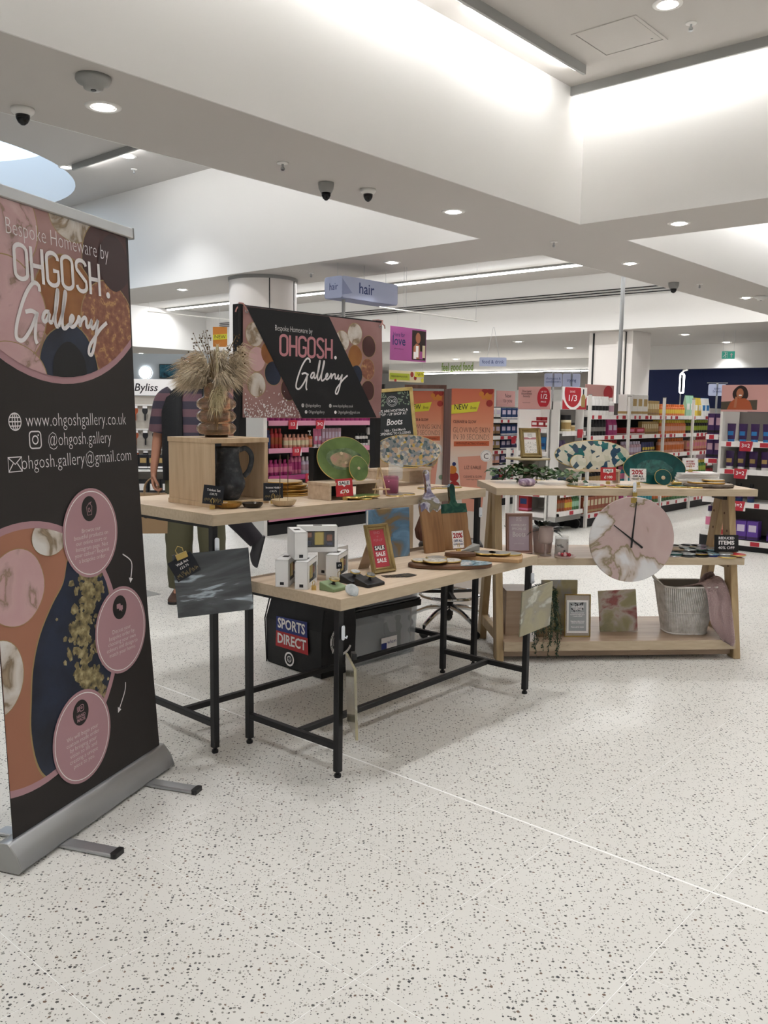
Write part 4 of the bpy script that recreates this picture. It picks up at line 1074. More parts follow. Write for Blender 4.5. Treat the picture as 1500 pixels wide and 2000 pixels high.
picframe(T2(0.512, 0.229), 42, 'gold framed red end of pop-up sale notice on lower table', .132, .215, .30, 'frame_gold', .026, 'print_red',
         [('END', .016, 0, .176, 'print_rose', .034, 0), ('of', .012, 0, .160, 'print_rose', None, 0), ('POP-UP', .016, 0, .143, 'print_rose', .05, 0), ('SALE', .024, 0, .109, 'text_white', .054, .0008), ('SALE', .024, 0, .082, 'text_white', .054, .0008), ('SALE', .024, 0, .054, 'text_white', .054, .0008)], extra=sx_)
resin('art_blue', [(.25, '#4d6f8f'), (.38, '#6c8fae'), (.46, '#57748c'), (.52, '#7d6a4c'), (.62, '#8b7450'), (.74, '#6d5f48'), (.85, '#93a4b0')], 4.5, 1.2)
t = EA('resin_art', 'square blue and bronze resin panel standing at the back of lower table', 'artwork', T2(.815, .455), 38)
slab(t, 'panel', .256, .235, .011, 'art_blue', .05, .002)
ob('edge', G().box(-.129, -.0, .0, -.1282, .012, .234), 'white_gloss', t)
# leaflets fanned on the table
for k in range(5):
    t = EA('leaflet', 'black and gold patterned leaflet in the fan on lower table', 'leaflet', tuple(V(T2(0.503, 0.138)) + V(((k - 2) * .018, (k - 2) * .004, .0008 * k))), 24 + 6 * k, 'fanned leaflets')
    c = ob('card', G().box(-.033, -.026, 0, .033, .026, .0007), 'card_black', t)
    g = G()
    for j in range(6): g.rib([(-.027 + .009 * j, -.017), (-.022 + .009 * j, .0), (-.027 + .009 * j, .017)], .0011)
    ob('printed_pattern', g, 'text_gold', t, loc=(0, 0, .00095 - .0000), flip=False)
# paddle boards leaning on the taller table
M('acacia', '#8a6440', .45, ramp=[(.25, '#6d4b2d'), (.5, '#8d6641'), (.75, '#a27b52')], scale=2.4, st=(10, 1.2, 10), detail=6, dist=.8)
M('acacia_dark', '#5d3e2a', .45, ramp=[(.25, '#472d1d'), (.6, '#694730')], scale=3, st=(1.5, 9, 9), detail=5, dist=.5)
M('oak_light', '#b28d5f', .5, ramp=[(.25, '#977148'), (.6, '#b8946a')], scale=3, st=(1.5, 9, 9), detail=5)
resin('resin_purple', [(.3, '#57516b'), (.42, '#8d879d'), (.5, '#cfcdd6'), (.56, '#7a7468'), (.66, '#948a6d'), (.8, '#716a87')], 9, 2)
resin('resin_green', [(.3, '#16352f'), (.5, '#23493e'), (.65, '#3f6353'), (.8, '#18302c')], 18, 1.5)
resin('resin_blue', [(.3, '#557f95'), (.5, '#87a8b6'), (.62, '#d3dde0'), (.8, '#5d8ba3')], 8, 2)
t = EA('paddle_board', 'wooden serving board with a purple and white resin handle', 'board', T2(1.10, .395), 36)
body = [(-.062, 0), (.062, 0), (.064, .15), (.064, .235), (.055, .262), (.03, .285), (.014, .305), (.0115, .36), (.014, .40), (.006, .412), (-.006, .412), (-.014, .40), (-.0115, .36), (-.014, .305), (-.03, .285), (-.055, .262), (-.064, .235), (-.064, .15)]
c = slab(t, 'board', 0, 0, .018, 'acacia', .21, .003, pts=body, roll=0)
cap = [(-.062, .205), (-.035, .222), (-.012, .198), (.012, .215), (.035, .20), (.0645, .218)] + body[3:17]
ob('resin_handle', G().poly(cap, -.0183, .0012), 'resin_purple', c)
t = EA('chopping_board', 'live edge wooden board with dark green resin handle', 'board', T2(1.26, .38), 30)
body = [(-.08, 0), (.095, 0), (.09, .05), (.080, .10), (.083, .15), (.076, .232), (.024, .234), (.016, .25), (.016, .32), (.008, .334), (-.008, .334), (-.016, .32), (-.016, .25), (-.024, .234), (-.076, .232)]
c = slab(t, 'board', 0, 0, .018, 'acacia', .20, .003, pts=body)
ob('resin_handle', G().poly([(-.0775, .185), (.0805, .187)] + body[5:], -.0183, .0012), 'resin_green', c)
def twenty(c, w, h):
    rn = random.Random(4); g = G()
    for k in range(46):
        e = rn.choice('lrtb'); u = rn.uniform(-.5, .5); v = rn.uniform(0, .09)
        x, y = {'l': (-w / 2 + v * w, h * (u + .5)), 'r': (w / 2 - v * w, h * (u + .5)), 't': (u * w, h - v * h), 'b': (u * w, v * h)}[e]
        g.poly(ell(x, y, .0016, .0008, 6, rot=rn.uniform(0, 3)), k * 1e-6, k * 1e-6)
    ob('printed_specks', g, 'ink_blue', c, loc=(0, 0, .0006), flip=False)
pricecard(T2(1.195, .325), 28, 'white 20% off card clipped before the green handled board', .066, .086, 'card_white', [('20%', .034, 0, .062, 'ink_red', .056, .0014), ('OFF ALL', .017, 0, .036, 'ink_blue', .052, .0006), ('CHOPPING BOARDS', .012, 0, .019, 'ink_blue', .056, .0004)], .02, .2, extra=lambda c: twenty(c, .066, .086))
# flat serving boards and coasters
t = EA('serving_board', 'dark oval serving board with pale blue resin end', 'board', (.30, 3.875, .70), 3)
o = ell(0, 0, .19, .075, 48, .012, 2)
o = [(math.copysign(min(abs(x) ** .85 * .19 ** .15, .19), x), y) for x, y in o]
ob('board', G().poly(o, .0005, .02), 'acacia_dark', t, bev=.004)
ob('resin_inlay', G().poly([p for p in clip(o, [(.02, -.2), (.3, -.2), (.3, .2), (.075, .2)])], .0195, .0206), 'resin_blue', t)
M('marble_coaster', '#d8d6cf', .2, ramp=[(.4, '#dcdad4'), (.56, '#b2afa4'), (.62, '#d3d0c8')], scale=18, dist=1)
M('slate_coaster', '#8f8d88', .3, ramp=[(.4, '#86847f'), (.7, '#a09e98')], scale=20)
for k, (x, y, r, l) in enumerate(((-.125, .025, .046, 'left back'), (-.07, -.03, .05, 'front'), (.0, .03, .05, 'right back'), (-.06, .05, .045, 'back'))):
    agate_flat((.30 + x, 3.875 + y, .7212 + (.009 if k == 1 else 0.0) + (.0085 if k == 3 else 0)), l + ' white marbled coaster with gold rim on dark serving board', r, 'marble_coaster' if k != 3 else 'resin_clear', .007, 50 + k)
t = EA('serving_board', 'light rectangular wooden board under grey coasters on lower table', 'board', (.475, 4.10, .70), -13)
ob('board', G().poly([(-.18, -.06), (.17, -.075), (.185, -.05), (.18, .06), (-.17, .07)], .0005, .022), 'oak_light', t, bev=.004)
t = EA('wood_block', 'small dark live edge wood slice beside grey coasters', 'board', (.36, 4.05, .7225), 0)
ob('block', G().poly(ell(-.0, .0, .07, .028, 20, .06, 3), 0, .016), 'acacia_dark', t, bev=.002)
for k, (x, y, z, r) in enumerate(((-.06, .02, 0, .048), (-.02, -.015, .008, .05), (.045, -.02, .008, .05), (.10, .015, .0, .052), (.015, .03, 0, .045))):
    agate_flat((.50 + x, 4.095 + y, .7227 + z), ['back left', 'front left', 'front middle', 'right hand', 'back middle'][k] + ' grey coaster with gold rim on light board', r, 'slate_coaster', .0072, 60 + k)
g = G().add([(-.05, -.04, 0), (.05, -.02, 0), (.03, .03, 0), (-.05, -.04, .004), (.05, -.02, .03), (.03, .03, .03)], [(0, 2, 1), (3, 4, 5), (0, 1, 4, 3), (1, 2, 5, 4), (2, 0, 3, 5)])
t = EA('slate_wedge', 'grey marble wedge tilted on the coasters', 'coaster', (.405, 4.12, .7385), 10); ob('wedge', g, 'slate_coaster', t, bev=.002)

# ---------------------------------------------------------------- under the lower table
M('bag_black', '#18181a', .55, bump=.25, bscale=14)
M('logo_blue', '#1f2f78', .5); M('logo_red', '#b3262c', .5)
P = (-0.634, 4.732, 0.000)
t = E('shopping_bag', 'large black woven shopping bag with blue and red logo under table', 'bag', P, R(-44))
W_, D_, H_ = .45, .23, .53
def br(w, d, z, bulge=0): return [(-bulge, -bulge, z), (w * .5, -bulge * 2, z), (w + bulge, -bulge, z), (w + bulge * 2, d * .5, z), (w + bulge, d + bulge, z), (w * .5, d + bulge * 2, z), (-bulge, d + bulge, z), (-bulge * 2, d * .5, z)]
sh_ = [br(W_, D_, 0), br(W_, D_, .02, .004), br(W_, D_, .25, .008)]
top_ = [(x * .93 + .02, y * .8 + .05, .46) for x, y, _ in br(W_, D_, 0, .004)]; t2_ = [(x * .88 + .03, y * .4 + .08, .545 + .01 * math.sin(9 * x)) for x, y, _ in br(W_, D_, 0)]
bag = ob('bag_body', G().loft(sh_ + [top_, t2_]), 'bag_black', t, bev=.006, seg=2)
ob('seam', G().tube([(0, -.006, .004), (-.008, -.012, .25), (.012, .035, .46), (.03, .08, .54)], .004, 5), 'bag_black', t)
ob('seam', G().tube([(W_, -.006, .004), (W_ + .008, -.012, .25), (W_ * .96, .035, .46)], .004, 5), 'bag_black', t)
fr_ = ob('logo_panel', G().poly([(.10, .20), (.355, .205), (.353, .29), (.10, .28)]), 'logo_blue', t, (0, -.0195, 0), (PI / 2, 0, 0), flip=False)
PR('logo_stripe', [(.095, .115), (.365, .115), (.36, .206), (.10, .20)], 'logo_red', fr_, .0008)
T('SPORTS', .076, 'text_white', fr_, .226, .244, .0016, w=.225, bold=.002); T('DIRECT', .076, 'text_white', fr_, .228, .160, .0016, w=.235, bold=.002)
g = G().rib(ell(.21, .05, .034, n=26), .010, 0, True).rib(ell(.21, .05, .016, n=18), .004, 0, True)
ob('round_mark', g, 'text_white', fr_, loc=(0, .012, .001), flip=False)
T('BAG\nFOR LIFE', .013, 'text_white', fr_, .21, .062, .0012, w=.022)
sd = ob('side_mark', G().rib(arc(.12, .19, .075, .075, 95, 215), .014).rib(arc(.12, .19, .075, .075, 225, 330), .014).rib(arc(.12, .19, .06, .06, 100, 200), .002), 'text_white', t, (W_ + .019, 0, 0), (PI / 2, 0, PI / 2), flip=False)
g = G(); 
for a in (95, 222): g.poly([(.12 + .09 * math.cos(R(a)), .19 + .09 * math.sin(R(a))), (.12 + .06 * math.cos(R(a)), .19 + .06 * math.sin(R(a))), (.12 + .078 * math.cos(R(a - 22)), .19 + .078 * math.sin(R(a - 22)))])
ob('side_arrow', g, 'text_white', sd, loc=(0, 0, .0004), flip=False)
T('REUSE', .02, 'card_black', sd, .06, .235, .0006, rot=(0, 0, R(52))); T('RECYCLE', .02, 'card_black', sd, .065, .14, .0006, rot=(0, 0, R(-58)))
# storage tubs
M('tub_clear', '#c3c7cc', .22, alpha=.32)
M('tub_grey', '#a4a7a9', .45)
M('content_paper', '#b9b9b6', .7, ramp=[(.4, '#c6c5c2'), (.55, '#8e8e8c')], kind='cell', scale=22, const=True)
M('content_card', '#9c8877', .7)
P0_ = V((-0.160, 4.609, 0.000)); P1_ = V((0.208, 4.981, 0.000)); yw = math.atan2(P1_.y - P0_.y, P1_.x - P0_.x); LL = (P1_ - P0_).length
def tub(P, yaw, label, L, D, H, cmat, dots):
    t = E('storage_tub', label, 'storage box', P, yaw)
    g = G(); f = lambda k, z: [(k, k * .6, z), (L - k, k * .6, z), (L - k, D - k * .6, z), (k, D - k * .6, z)]
    g.loft([f(.02, .0), f(.004, H), f(.008, H), f(.024, .004)], caps=True)
    ob('tub', g, 'tub_clear', t)
    ob('rim', G().loft([f(-.012, H - .035), f(-.014, H), f(.006, H), f(.006, H - .035)], closed=True), 'black_plastic', t)
    ob('lid', G().box(-.01, -.006, H, L + .01, D + .006, H + .012), 'black_plastic' if dots else 'tub_clear', t, bev=.004)
    ob('packed_goods', G().box(.04, .03, .008, L * .52, D - .03, H * .72), 'tub_grey', t, bev=.004)
    ob('packed_goods', G().box(L * .54, .025, .008, L - .04, D - .03, H * .78), cmat, t, bev=.004)
    if dots:
        c = ob('sticker', G().poly([(L * .42, .03), (L * .66, .03), (L * .66, .13), (L * .42, .13)]), 'card_white', t, (0, .003, 0), (PI / 2, 0, 0), flip=False)
        PR('printed_block', [(L * .42, .06), (L * .50, .06), (L * .50, .10), (L * .42, .10)], 'logo_blue', c, .0006)
        T('wham', .03, 'logo_blue', c, L * .58, .10, .0006)
        c.location.y = -.001
    return t
tub(tuple(P0_), yw, 'large clear plastic storage tub with black rim on the floor', LL * 1.0, .34, .31, 'content_paper', True)
tub((P0_.x + .03, P0_.y + .03, .3245), yw, 'second clear storage tub stacked on top under the table', LL * .96, .32, .20, 'content_card', False)
# stool
t = E('stool', 'black swivel stool with chrome star base behind the tables', 'stool', (.425, 5.49, 0), R(15))
for k in range(5):
    a = 2 * PI * k / 5; d = V((math.cos(a), math.sin(a), 0))
    l = ob('base_arm', G().tube(crom([tuple(d * .03 + V((0, 0, .15))), tuple(d * .14 + V((0, 0, .135))), tuple(d * .27 + V((0, 0, .075)))], 4), [.019, .018, .017, .0165, .016, .0155, .015, .0145, .014], 8), 'chrome', t, smooth=True)
    ob('castor', G().lathe([(.0001, -.022), (.024, -.02), (.027, -.008), (.027, .008), (.024, .02), (.0001, .022)], 16, Matrix.Translation((d.x * .27, d.y * .27, .0275)) @ Matrix.Rotation(PI / 2, 4, 'X')), 'black_plastic', l, smooth=True)
    ob('castor_stem', G().tube([tuple(d * .27 + V((0, 0, .04))), tuple(d * .27 + V((0, 0, .08)))], .008, 6), 'black_metal', l)
ob('gas_lift', G().lathe([(.026, .10), (.026, .34), (.016, .34), (.016, .50)], 16), 'black_metal', t, smooth=True)
ob('foot_ring', G().tube([(.19 * math.cos(2 * PI * k / 40), .19 * math.sin(2 * PI * k / 40), .235) for k in range(40)], .0105, 8, closed=True), 'chrome', t, smooth=True)
for k in range(3):
    a = 2 * PI * k / 3 + .4; ob('ring_spoke', G().tube([(.02 * math.cos(a), .02 * math.sin(a), .25), (.19 * math.cos(a), .19 * math.sin(a), .235)], .011, 6), 'black_metal', t)
ob('seat', G().lathe([(.0001, .50), (.17, .50), (.20, .515), (.205, .55), (.19, .58), (.0001, .592)], 36), 'black_plastic', t, smooth=2)
M('leather_brown', '#6d4436', .55)
t = E('handbag', 'brown bag with two white swing tags resting on the stool', 'bag', (.36, 5.42, .593), R(10))
ob('body', G().loft([[(-.15, -.06, 0), (.15, -.06, 0), (.15, .06, 0), (-.15, .06, 0)], [(-.16, -.07, .06), (.13, -.07, .06), (.13, .07, .06), (-.16, .07, .06)], [(-.13, -.03, .17), (.0, -.03, .13), (.0, .03, .13), (-.13, .03, .17)]]), 'leather_brown', t, bev=.012, seg=2)
for x in (-.075, -.025): 
    q = ob('swing_tag', G().box(x - .019, -.0745, .005, x + .019, -.0735, .085), 'card_white', t)
    ob('printed_lines', G().rib([(x - .012, .06), (x + .012, .06)], .002).rib([(x - .012, .045), (x + .012, .045)], .002).rib([(x - .012, .03), (x + .008, .03)], .002), 'ink', q, loc=(0, -.0750, 0), rot=(PI / 2, 0, 0), flip=False)

# ================================================================ things on the trestle shelf
# ivy garland
M('ivy', '#2f4a26', .5, ramp=[(.3, '#1e3619'), (.55, '#355329'), (.75, '#5d7442')], scale=22)
M('ivy_pale', '#8d9c78', .5)
M('leaf_dark', '#1b2a1e', .4, ramp=[(.3, '#121d15'), (.7, '#263a29')], scale=12)
M('trail_green', '#1f3524', .5, ramp=[(.3, '#16281b'), (.7, '#2f4a30')], scale=25)
def leaf(g, p, d, w, l, up=(0, 0, 1), bend=.3):
    p, d, u = V(p), V(d).normalized(), V(up); s_ = d.cross(u)
    s_ = s_.normalized() if s_.length > .01 else V((1, 0, 0)); n_ = s_.cross(d).normalized()
    m1, m2, e = p + d * l * .35 + n_ * l * bend * .4, p + d * l * .7 + n_ * l * bend * .2, p + d * l - n_ * l * bend * .5
    g.add([p, m1 + s_ * w / 2, m2 + s_ * w * .36, e, m2 - s_ * w * .36, m1 - s_ * w / 2, m1 - n_ * w * .12], [(0, 1, 6), (1, 2, 6), (2, 3, 6), (3, 4, 6), (4, 5, 6), (5, 0, 6)])
t = EA('ivy_garland', 'trailing green ivy garland heaped round the cake stand foot', 'garland', S1(0, 0), 5)
rn = random.Random(21)
vine = crom([(.06, .44, .012), (.13, .36, .03), (.19, .30, .05), (.25, .33, .05), (.31, .28, .045), (.38, .31, .035), (.45, .27, .025), (.53, .34, .012)], 6)
ob('vine', G().tube(vine, .003, 5), 'trail_green', t)
big_g = [G() for _ in range(3)]
for k in range(185):
    p = V(rn.choice(vine)) + V((rn.gauss(0, .035), rn.gauss(0, .045), rn.uniform(-.01, .055)))
    p.x = min(max(p.x, .03), .56); p.y = max(p.y, .14)
    a = rn.uniform(0, 6.28); d = V((math.cos(a), math.sin(a), rn.uniform(-.5, .5)))
    if p.z < .02: d.z = abs(d.z)
    p.z = max(p.z, .012)
    g = G(); leaf(g, p, d, rn.uniform(.022, .04), rn.uniform(.028, .048), (rn.gauss(0, .4), rn.gauss(-.5, .4), 1))
    g.v = [(x, y, max(z, .002)) for x, y, z in g.v]
    o = ob('leaf', g, 'ivy_pale' if k % 23 == 0 else 'ivy', t, flip=False, smooth=False)
# cake stand and frame
M('stone', '#8f897b', .6)
M('stand_top', '#b4a483', .5)
t = EA('cake_stand', 'small wooden cake stand on a grey foot among the ivy', 'cake stand', S1(.268, .40), 5)
ob('plate', G().lathe([(.0001, .128), (.05, .128), (.132, .136), (.135, .144), (.0001, .146)], 44), 'stand_top', t, smooth=2)
ob('foot', G().lathe([(.0001, 0), (.062, 0), (.06, .008), (.026, .022), (.02, .05), (.024, .105), (.05, .122), (.0001, .127)], 32), 'stone', t, smooth=2)
def fl(c):
    rn = random.Random(2); g = G()
    for k in range(90): g.poly(ell(rn.uniform(-.034, .034), rn.uniform(.032, .095), .002, .001, 5, rot=rn.uniform(0, 3)), k * 1e-6, k * 1e-6)
    ob('printed_small_print', g, 'ink', c, loc=(0, 0, .0014), flip=False)
    PR('pink_band', [(-.038, .112), (.038, .112), (.038, .124), (.014, .124), (0, .117), (-.014, .124), (-.038, .124)], 'print_rose', c, .0014)
picframe(S1(.283, .365, .1465), 12, 'gold framed notice standing on the little cake stand', .132, .182, .30, 'frame_gold', .028, 'paper', [('GALLERY', .010, 0, .143, 'ink', .03, 0), ('PRICES', .010, 0, .132, 'ink', .03, 0)], extra=fl)
M('amethyst', '#8d7a90', .2, ramp=[(.3, '#5f4a68'), (.5, '#a792a8'), (.6, '#d9d0d8'), (.75, '#85708c')], scale=18, dist=1.2)
t = EA('crystal', 'purple and white striped polished stone before the ivy', 'ornament', S1(.195, .11), 10)
ob('stone', G().loft([[(x, r * math.cos(2 * PI * k / 14), .023 + min(r, .0225) * math.sin(2 * PI * k / 14)) for k in range(14)] for x, r in ((-.05, .006), (-.045, .017), (-.02, .023), (.02, .023), (.042, .018), (.05, .006))]), 'amethyst', t, smooth=True)
# upper row
openbox('riser', 'low wooden riser under the long teal mosaic tray', 'riser', S1(.53, .38), 5, .30, .10, .078, .012, 'birch', back=False, bottom=False)
agate_up(S1(.67, .415, .0785), 5, 'long oval teal and cream mosaic tray with gold edge', .455, .172, 'mosaic_teal', .15, seed=12, wob=.012)
agate_up(S1(.58, .39, .0785), 5, 'round mosaic coaster propped against the long teal mosaic tray', .098, .088, 'mosaic_teal', .25, seed=13, wob=.015, name='coaster', cat='coaster')
agate_flat(S1(.545, .14), 'round teal mosaic placemat lying flat at the shelf front', .104, 'mosaic_teal', .01, 14, .015, 'placemat', 'placemat', rz=20)
pricecard(S1(.73, .30), 4, 'red sale card priced £100 before the teal mosaic tray', .092, .076, 'card_red', [('SALE', .018, 0, .056, 'ink', .046, .0006), ('£100', .021, 0, .018, 'text_white', .05, .0006)], .022, extra=lambda c: (PR('white_panel', [(-.030, .046), (.030, .046), (.030, .067), (-.030, .067)], 'card_white', c, .0005), PR('white_panel', [(-.008, .046), (0, .038), (.008, .046)], 'card_white', c, .0005)))
for k, (a, b, z, l) in enumerate(((.70, .10, 0, 'left'), (.80, .12, 0, 'right'), (.755, .08, .0075, 'top middle'))):
    agate_flat(S1(a, b, z), l + ' clear coaster with gold rim below the £100 card', .052, 'resin_clear', .0065, 70 + k)
agate_up(S1(1.015, .30), 2, 'large dark teal agate tray with scalloped edge', .365, .20, 'agate_teal', .25, seed=16, wob=.02, inlay=[(0, .10, .10, .05, 'inlay_teal')])
agate_up(S1(1.04, .235), 2, 'small dark teal coaster with pale eye propped on the teal tray', .095, .092, 'agate_teal', .28, seed=17, eye=[(0, .045, .012)], name='coaster', cat='coaster')
pricecard(S1(.885, .235), -3, 'white 20% off trinket sets card before the dark teal tray', .094, .076, 'card_white', [('20%', .036, -.004, .054, 'ink_red', .066, .0012), ('OFF ALL', .015, 0, .031, 'ink', .062, .0008), ('TRINKET SETS', .013, 0, .015, 'ink', .074, .0005)], .02, extra=lambda c: twenty(c, .094, .076))
for k, (a, b, l) in enumerate(((1.075, .12, 'left'), (1.165, .09, 'right'))):
    agate_flat(S1(a, b), l + ' of two dark green coasters at the front of top board', .053, 'agate_teal', .008, 75 + k)
t = EA('clip', 'gold bulldog clip resting on left dark green coaster', 'clip', S1(1.07, .125, .0125), 15)
ob('body', G().box(-.03, -.008, .0, .03, .008, .016), 'brass', t, bev=.003); ob('loop', G().tube([(-.012, 0, .016), (-.012, .02, .026), (.012, .02, .026), (.012, 0, .016)], .0016, 5), 'brass', t)
M('tissue', '#eae6e3', .7, bump=.4, bscale=30)
for k in range(6):
    t = EA('tissue_pack', 'flat white packet in the stack near right end of top board', 'packet', S1(1.25 + .004 * k, .36 - .006 * (k % 3), .0118 * k), 5 + 3 * ((k * 7) % 3 - 1), 'stacked white packets')
    ob('packet', G().poly(rrect(-.125, -.085, .125, .085, .008), .0004, .0115), 'tissue', t, bev=.0015)
    if k == 5: ob('label', G().poly([(-.05, -.03), (.03, -.03), (.03, .03), (-.05, .03)], .0116, .012), 'print_rose', t)
t = pricecard(S1(1.24, .33, .0725), 4, 'white patterned offer card clipped on the tissue stack', .096, .072, 'card_white', [('MYSTERY', .014, 0, .05, 'ink_red', .05, .0004), ('COASTERS', .014, 0, .036, 'ink_red', .056, .0004), ('SALE £10', .014, 0, .022, 'ink_red', .05, .0004)], .012, extra=lambda c: twenty(c, .096, .072))
M('bark', '#584c42', .8, ramp=[(.3, '#463b33'), (.7, '#75685b')], scale=18, bump=.6)
M('slice_face', '#a39182', .6, ramp=[(.4, '#8d7c6d'), (.6, '#ad9b8b')], scale=5, kind='noise')
t = EA('log_slice', 'round bark edged log slice at right end of top board', 'board', S1(1.26, .13), 5)
ob('face', G().poly(ell(0, 0, .130, .105, 48, .02, 3), .001, .021), 'slice_face', t)
ob('bark', G().tube([(p[0], p[1], .011) for p in ell(0, 0, .131, .106, 48, .02, 3)], .0105, 6, closed=True), 'bark', t, smooth=True)
M('slate_gold', '#b08f55', .4, ramp=[(.4, '#a98b55'), (.6, '#cdb27a')], scale=12)
for k, (x, y, z, l) in enumerate(((-.055, .0, 0, 'left'), (.02, -.02, .0, 'front'), (.04, .035, .011, 'top right'))):
    agate_flat(tuple(V(S1(1.26, .13, .0225)) + V((x, y, z))), l + ' gold edged cream coaster on the log slice', .058, 'marble_coaster', .009, 80 + k, rim='gold_leaf')

# middle board
picframe(S2(0.180, 0.175), 8, 'rose framed offer notice at the left end of middle board', .158, .235, .14, 'frame_rose', .020, 'print_lilac',
         [('OFFER DAY', .017, 0, .165, 'text_white', .09, .0004), ('SPECIAL @', .017, 0, .145, 'text_white', .085, .0004), ('Boots', .04, 0, .112, 'text_white', .075, .0006), ('while stocks last', .009, 0, .06, 'text_white', .06, 0)],
         extra=lambda c: icon(c, 'mail', 0, .20, .014, 'text_white', .0016, .002), prof=.016)
M('pot_blush', '#cfb6b0', .5)
t = EA('potted_plant', 'blush pot with dark strappy leaves on middle board', 'plant', S2(.335, .245), 0)
ob('pot', G().lathe([(.0001, 0), (.048, 0), (.05, .004), (.062, .13), (.058, .13), (.05, .115), (.0001, .11)], 32), 'pot_blush', t, smooth=2)
ob('soil', G().lathe([(.0001, .112), (.056, .114)], 24), 'bark', t)
rn = random.Random(31)
for k in range(26):
    a = rn.uniform(0, 6.28); l = rn.uniform(.09, .15); el = rn.uniform(.35, 1.3)
    d = V((math.cos(a) * math.cos(el), math.sin(a) * math.cos(el), math.sin(el))); s_ = V((-math.sin(a), math.cos(a), 0))
    g = G(); w = rn.uniform(.016, .026); rows = []
    for j in range(6):
        f = j / 5; p = V((0, 0, .115)) + d * l * f + V((math.cos(a), math.sin(a), 0)) * l * .25 * f * f - V((0, 0, l * .45 * f ** 3)); ww = w * math.sin(PI * min(f * .86 + .14, .999)) / 2
        rows.append((p + s_ * ww, p - s_ * ww))
    g.add([q for r_ in rows for q in r_], [(2 * j, 2 * j + 1, 2 * j + 3, 2 * j + 2) for j in range(5)])
    ob('leaf', g, 'leaf_dark', t, flip=False, smooth=True)
goblet(S2(0.318, 0.121), 'blush straight sided goblet before the potted plant', 'smoke_glass', .041, .165)
M('candle_label', '#cfc8c2', .4, ramp=[(.5, '#ddd8d2'), (.58, '#d4cdc6'), (.61, '#3b3b3e')], scale=30, dist=.8)
t = EA('jar_candle', 'candle in a patterned glass jar on middle board', 'candle', S2(0.411, 0.120), 0)
ob('glass', G().lathe([(.0001, 0), (.036, 0), (.039, .005), (.039, .112), (.0365, .112), (.0365, .008), (.0001, .008)], 32, caps=False), 'clear_glass', t, smooth=2)
ob('wax', G().lathe([(.0001, .009), (.0362, .009), (.0362, .092), (.0001, .093)], 28), 'candle_label', t, smooth=2)
dish(S2(0.411, 0.051), 'shallow pink dish of red beads on middle board', .062, .014, 'pot_blush', 'pot_blush', 18)
M('bead_red', '#a5313c', .25); M('bead_pink', '#c9a3a3', .3)
for k, (x, y) in enumerate(((-.015, -.005), (.01, .0), (-.002, -.018), (.022, -.014), (-.03, .008), (.005, .018))):
    t = EA('bead', ['leftmost front red bead in the pink dish', 'big middle red bead in the pink dish', 'pale bead at the front of pink dish', 'red bead at right in the pink dish', 'pale bead at left in pink dish', 'red bead at the back of pink dish'][k], 'bead', tuple(V(S2(0.411, 0.051)) + V((x, y, .0075))), 0)
    ob('bead', G().sph((0, 0, .0105), .0105, 10), 'bead_red' if k % 3 != 2 and k != 4 else 'bead_pink', t, smooth=True)
# reduced pile
PIL = ['slate_coaster', 'card_black', 'art_grey', 'mat_back', 'agate_teal', 'marble_coaster', 'resin_blue', 'card_red', 'agate_knob_clear', 'stone']
rn = random.Random(17); k = 0
for row, (bb, a0, a1) in enumerate(((.10, 1.06, 1.36), (.20, 1.04, 1.34), (.31, 1.06, 1.32))):
    for i in range(5):
        for lay in range(3 if row else 2):
            k += 1
            m_ = PIL[(k * 7 + row) % 10] if row or lay else ['card_black', 'art_grey', 'card_black', 'logo_blue', 'resin_clear'][i]
            a = a0 + (a1 - a0) * i / 4 + rn.uniform(-.012, .012)
            if row == 1 and i == 3 and lay == 2: m_ = 'resin_green'
            agate_flat(S2(a, bb + rn.uniform(-.01, .01), .0105 * lay + .010 * row * (1 if i % 2 else 0) * 0), 'loose resin coaster in the heap of reduced items', .05, m_, .0085, 100 + k, .03, group='heap of reduced coasters', rim=rn.choice(['brass', 'steel', m_]), rz=rn.uniform(0, 6), n=26)
agate_flat(S2(1.36, .062), 'clear patterned coaster in front of the reduced items sign', .052, 'resin_clear', .007, 180, .03)
agate_flat(S2(1.425, .075, .009), 'coral red coaster at right end of middle board', .05, 'card_red', .007, 181, .03)
pricecard(S2(1.385, .115), 2, 'black reduced items 40% off sign at right of middle board', .142, .098, 'card_black', [('REDUCED', .021, 0, .078, 'text_white', .092, .0005), ('ITEMS', .031, 0, .051, 'text_white', .092, .0012), ('40% OFF', .023, 0, .022, 'text_white', .096, .0003)], .022, clipm='clear_glass')

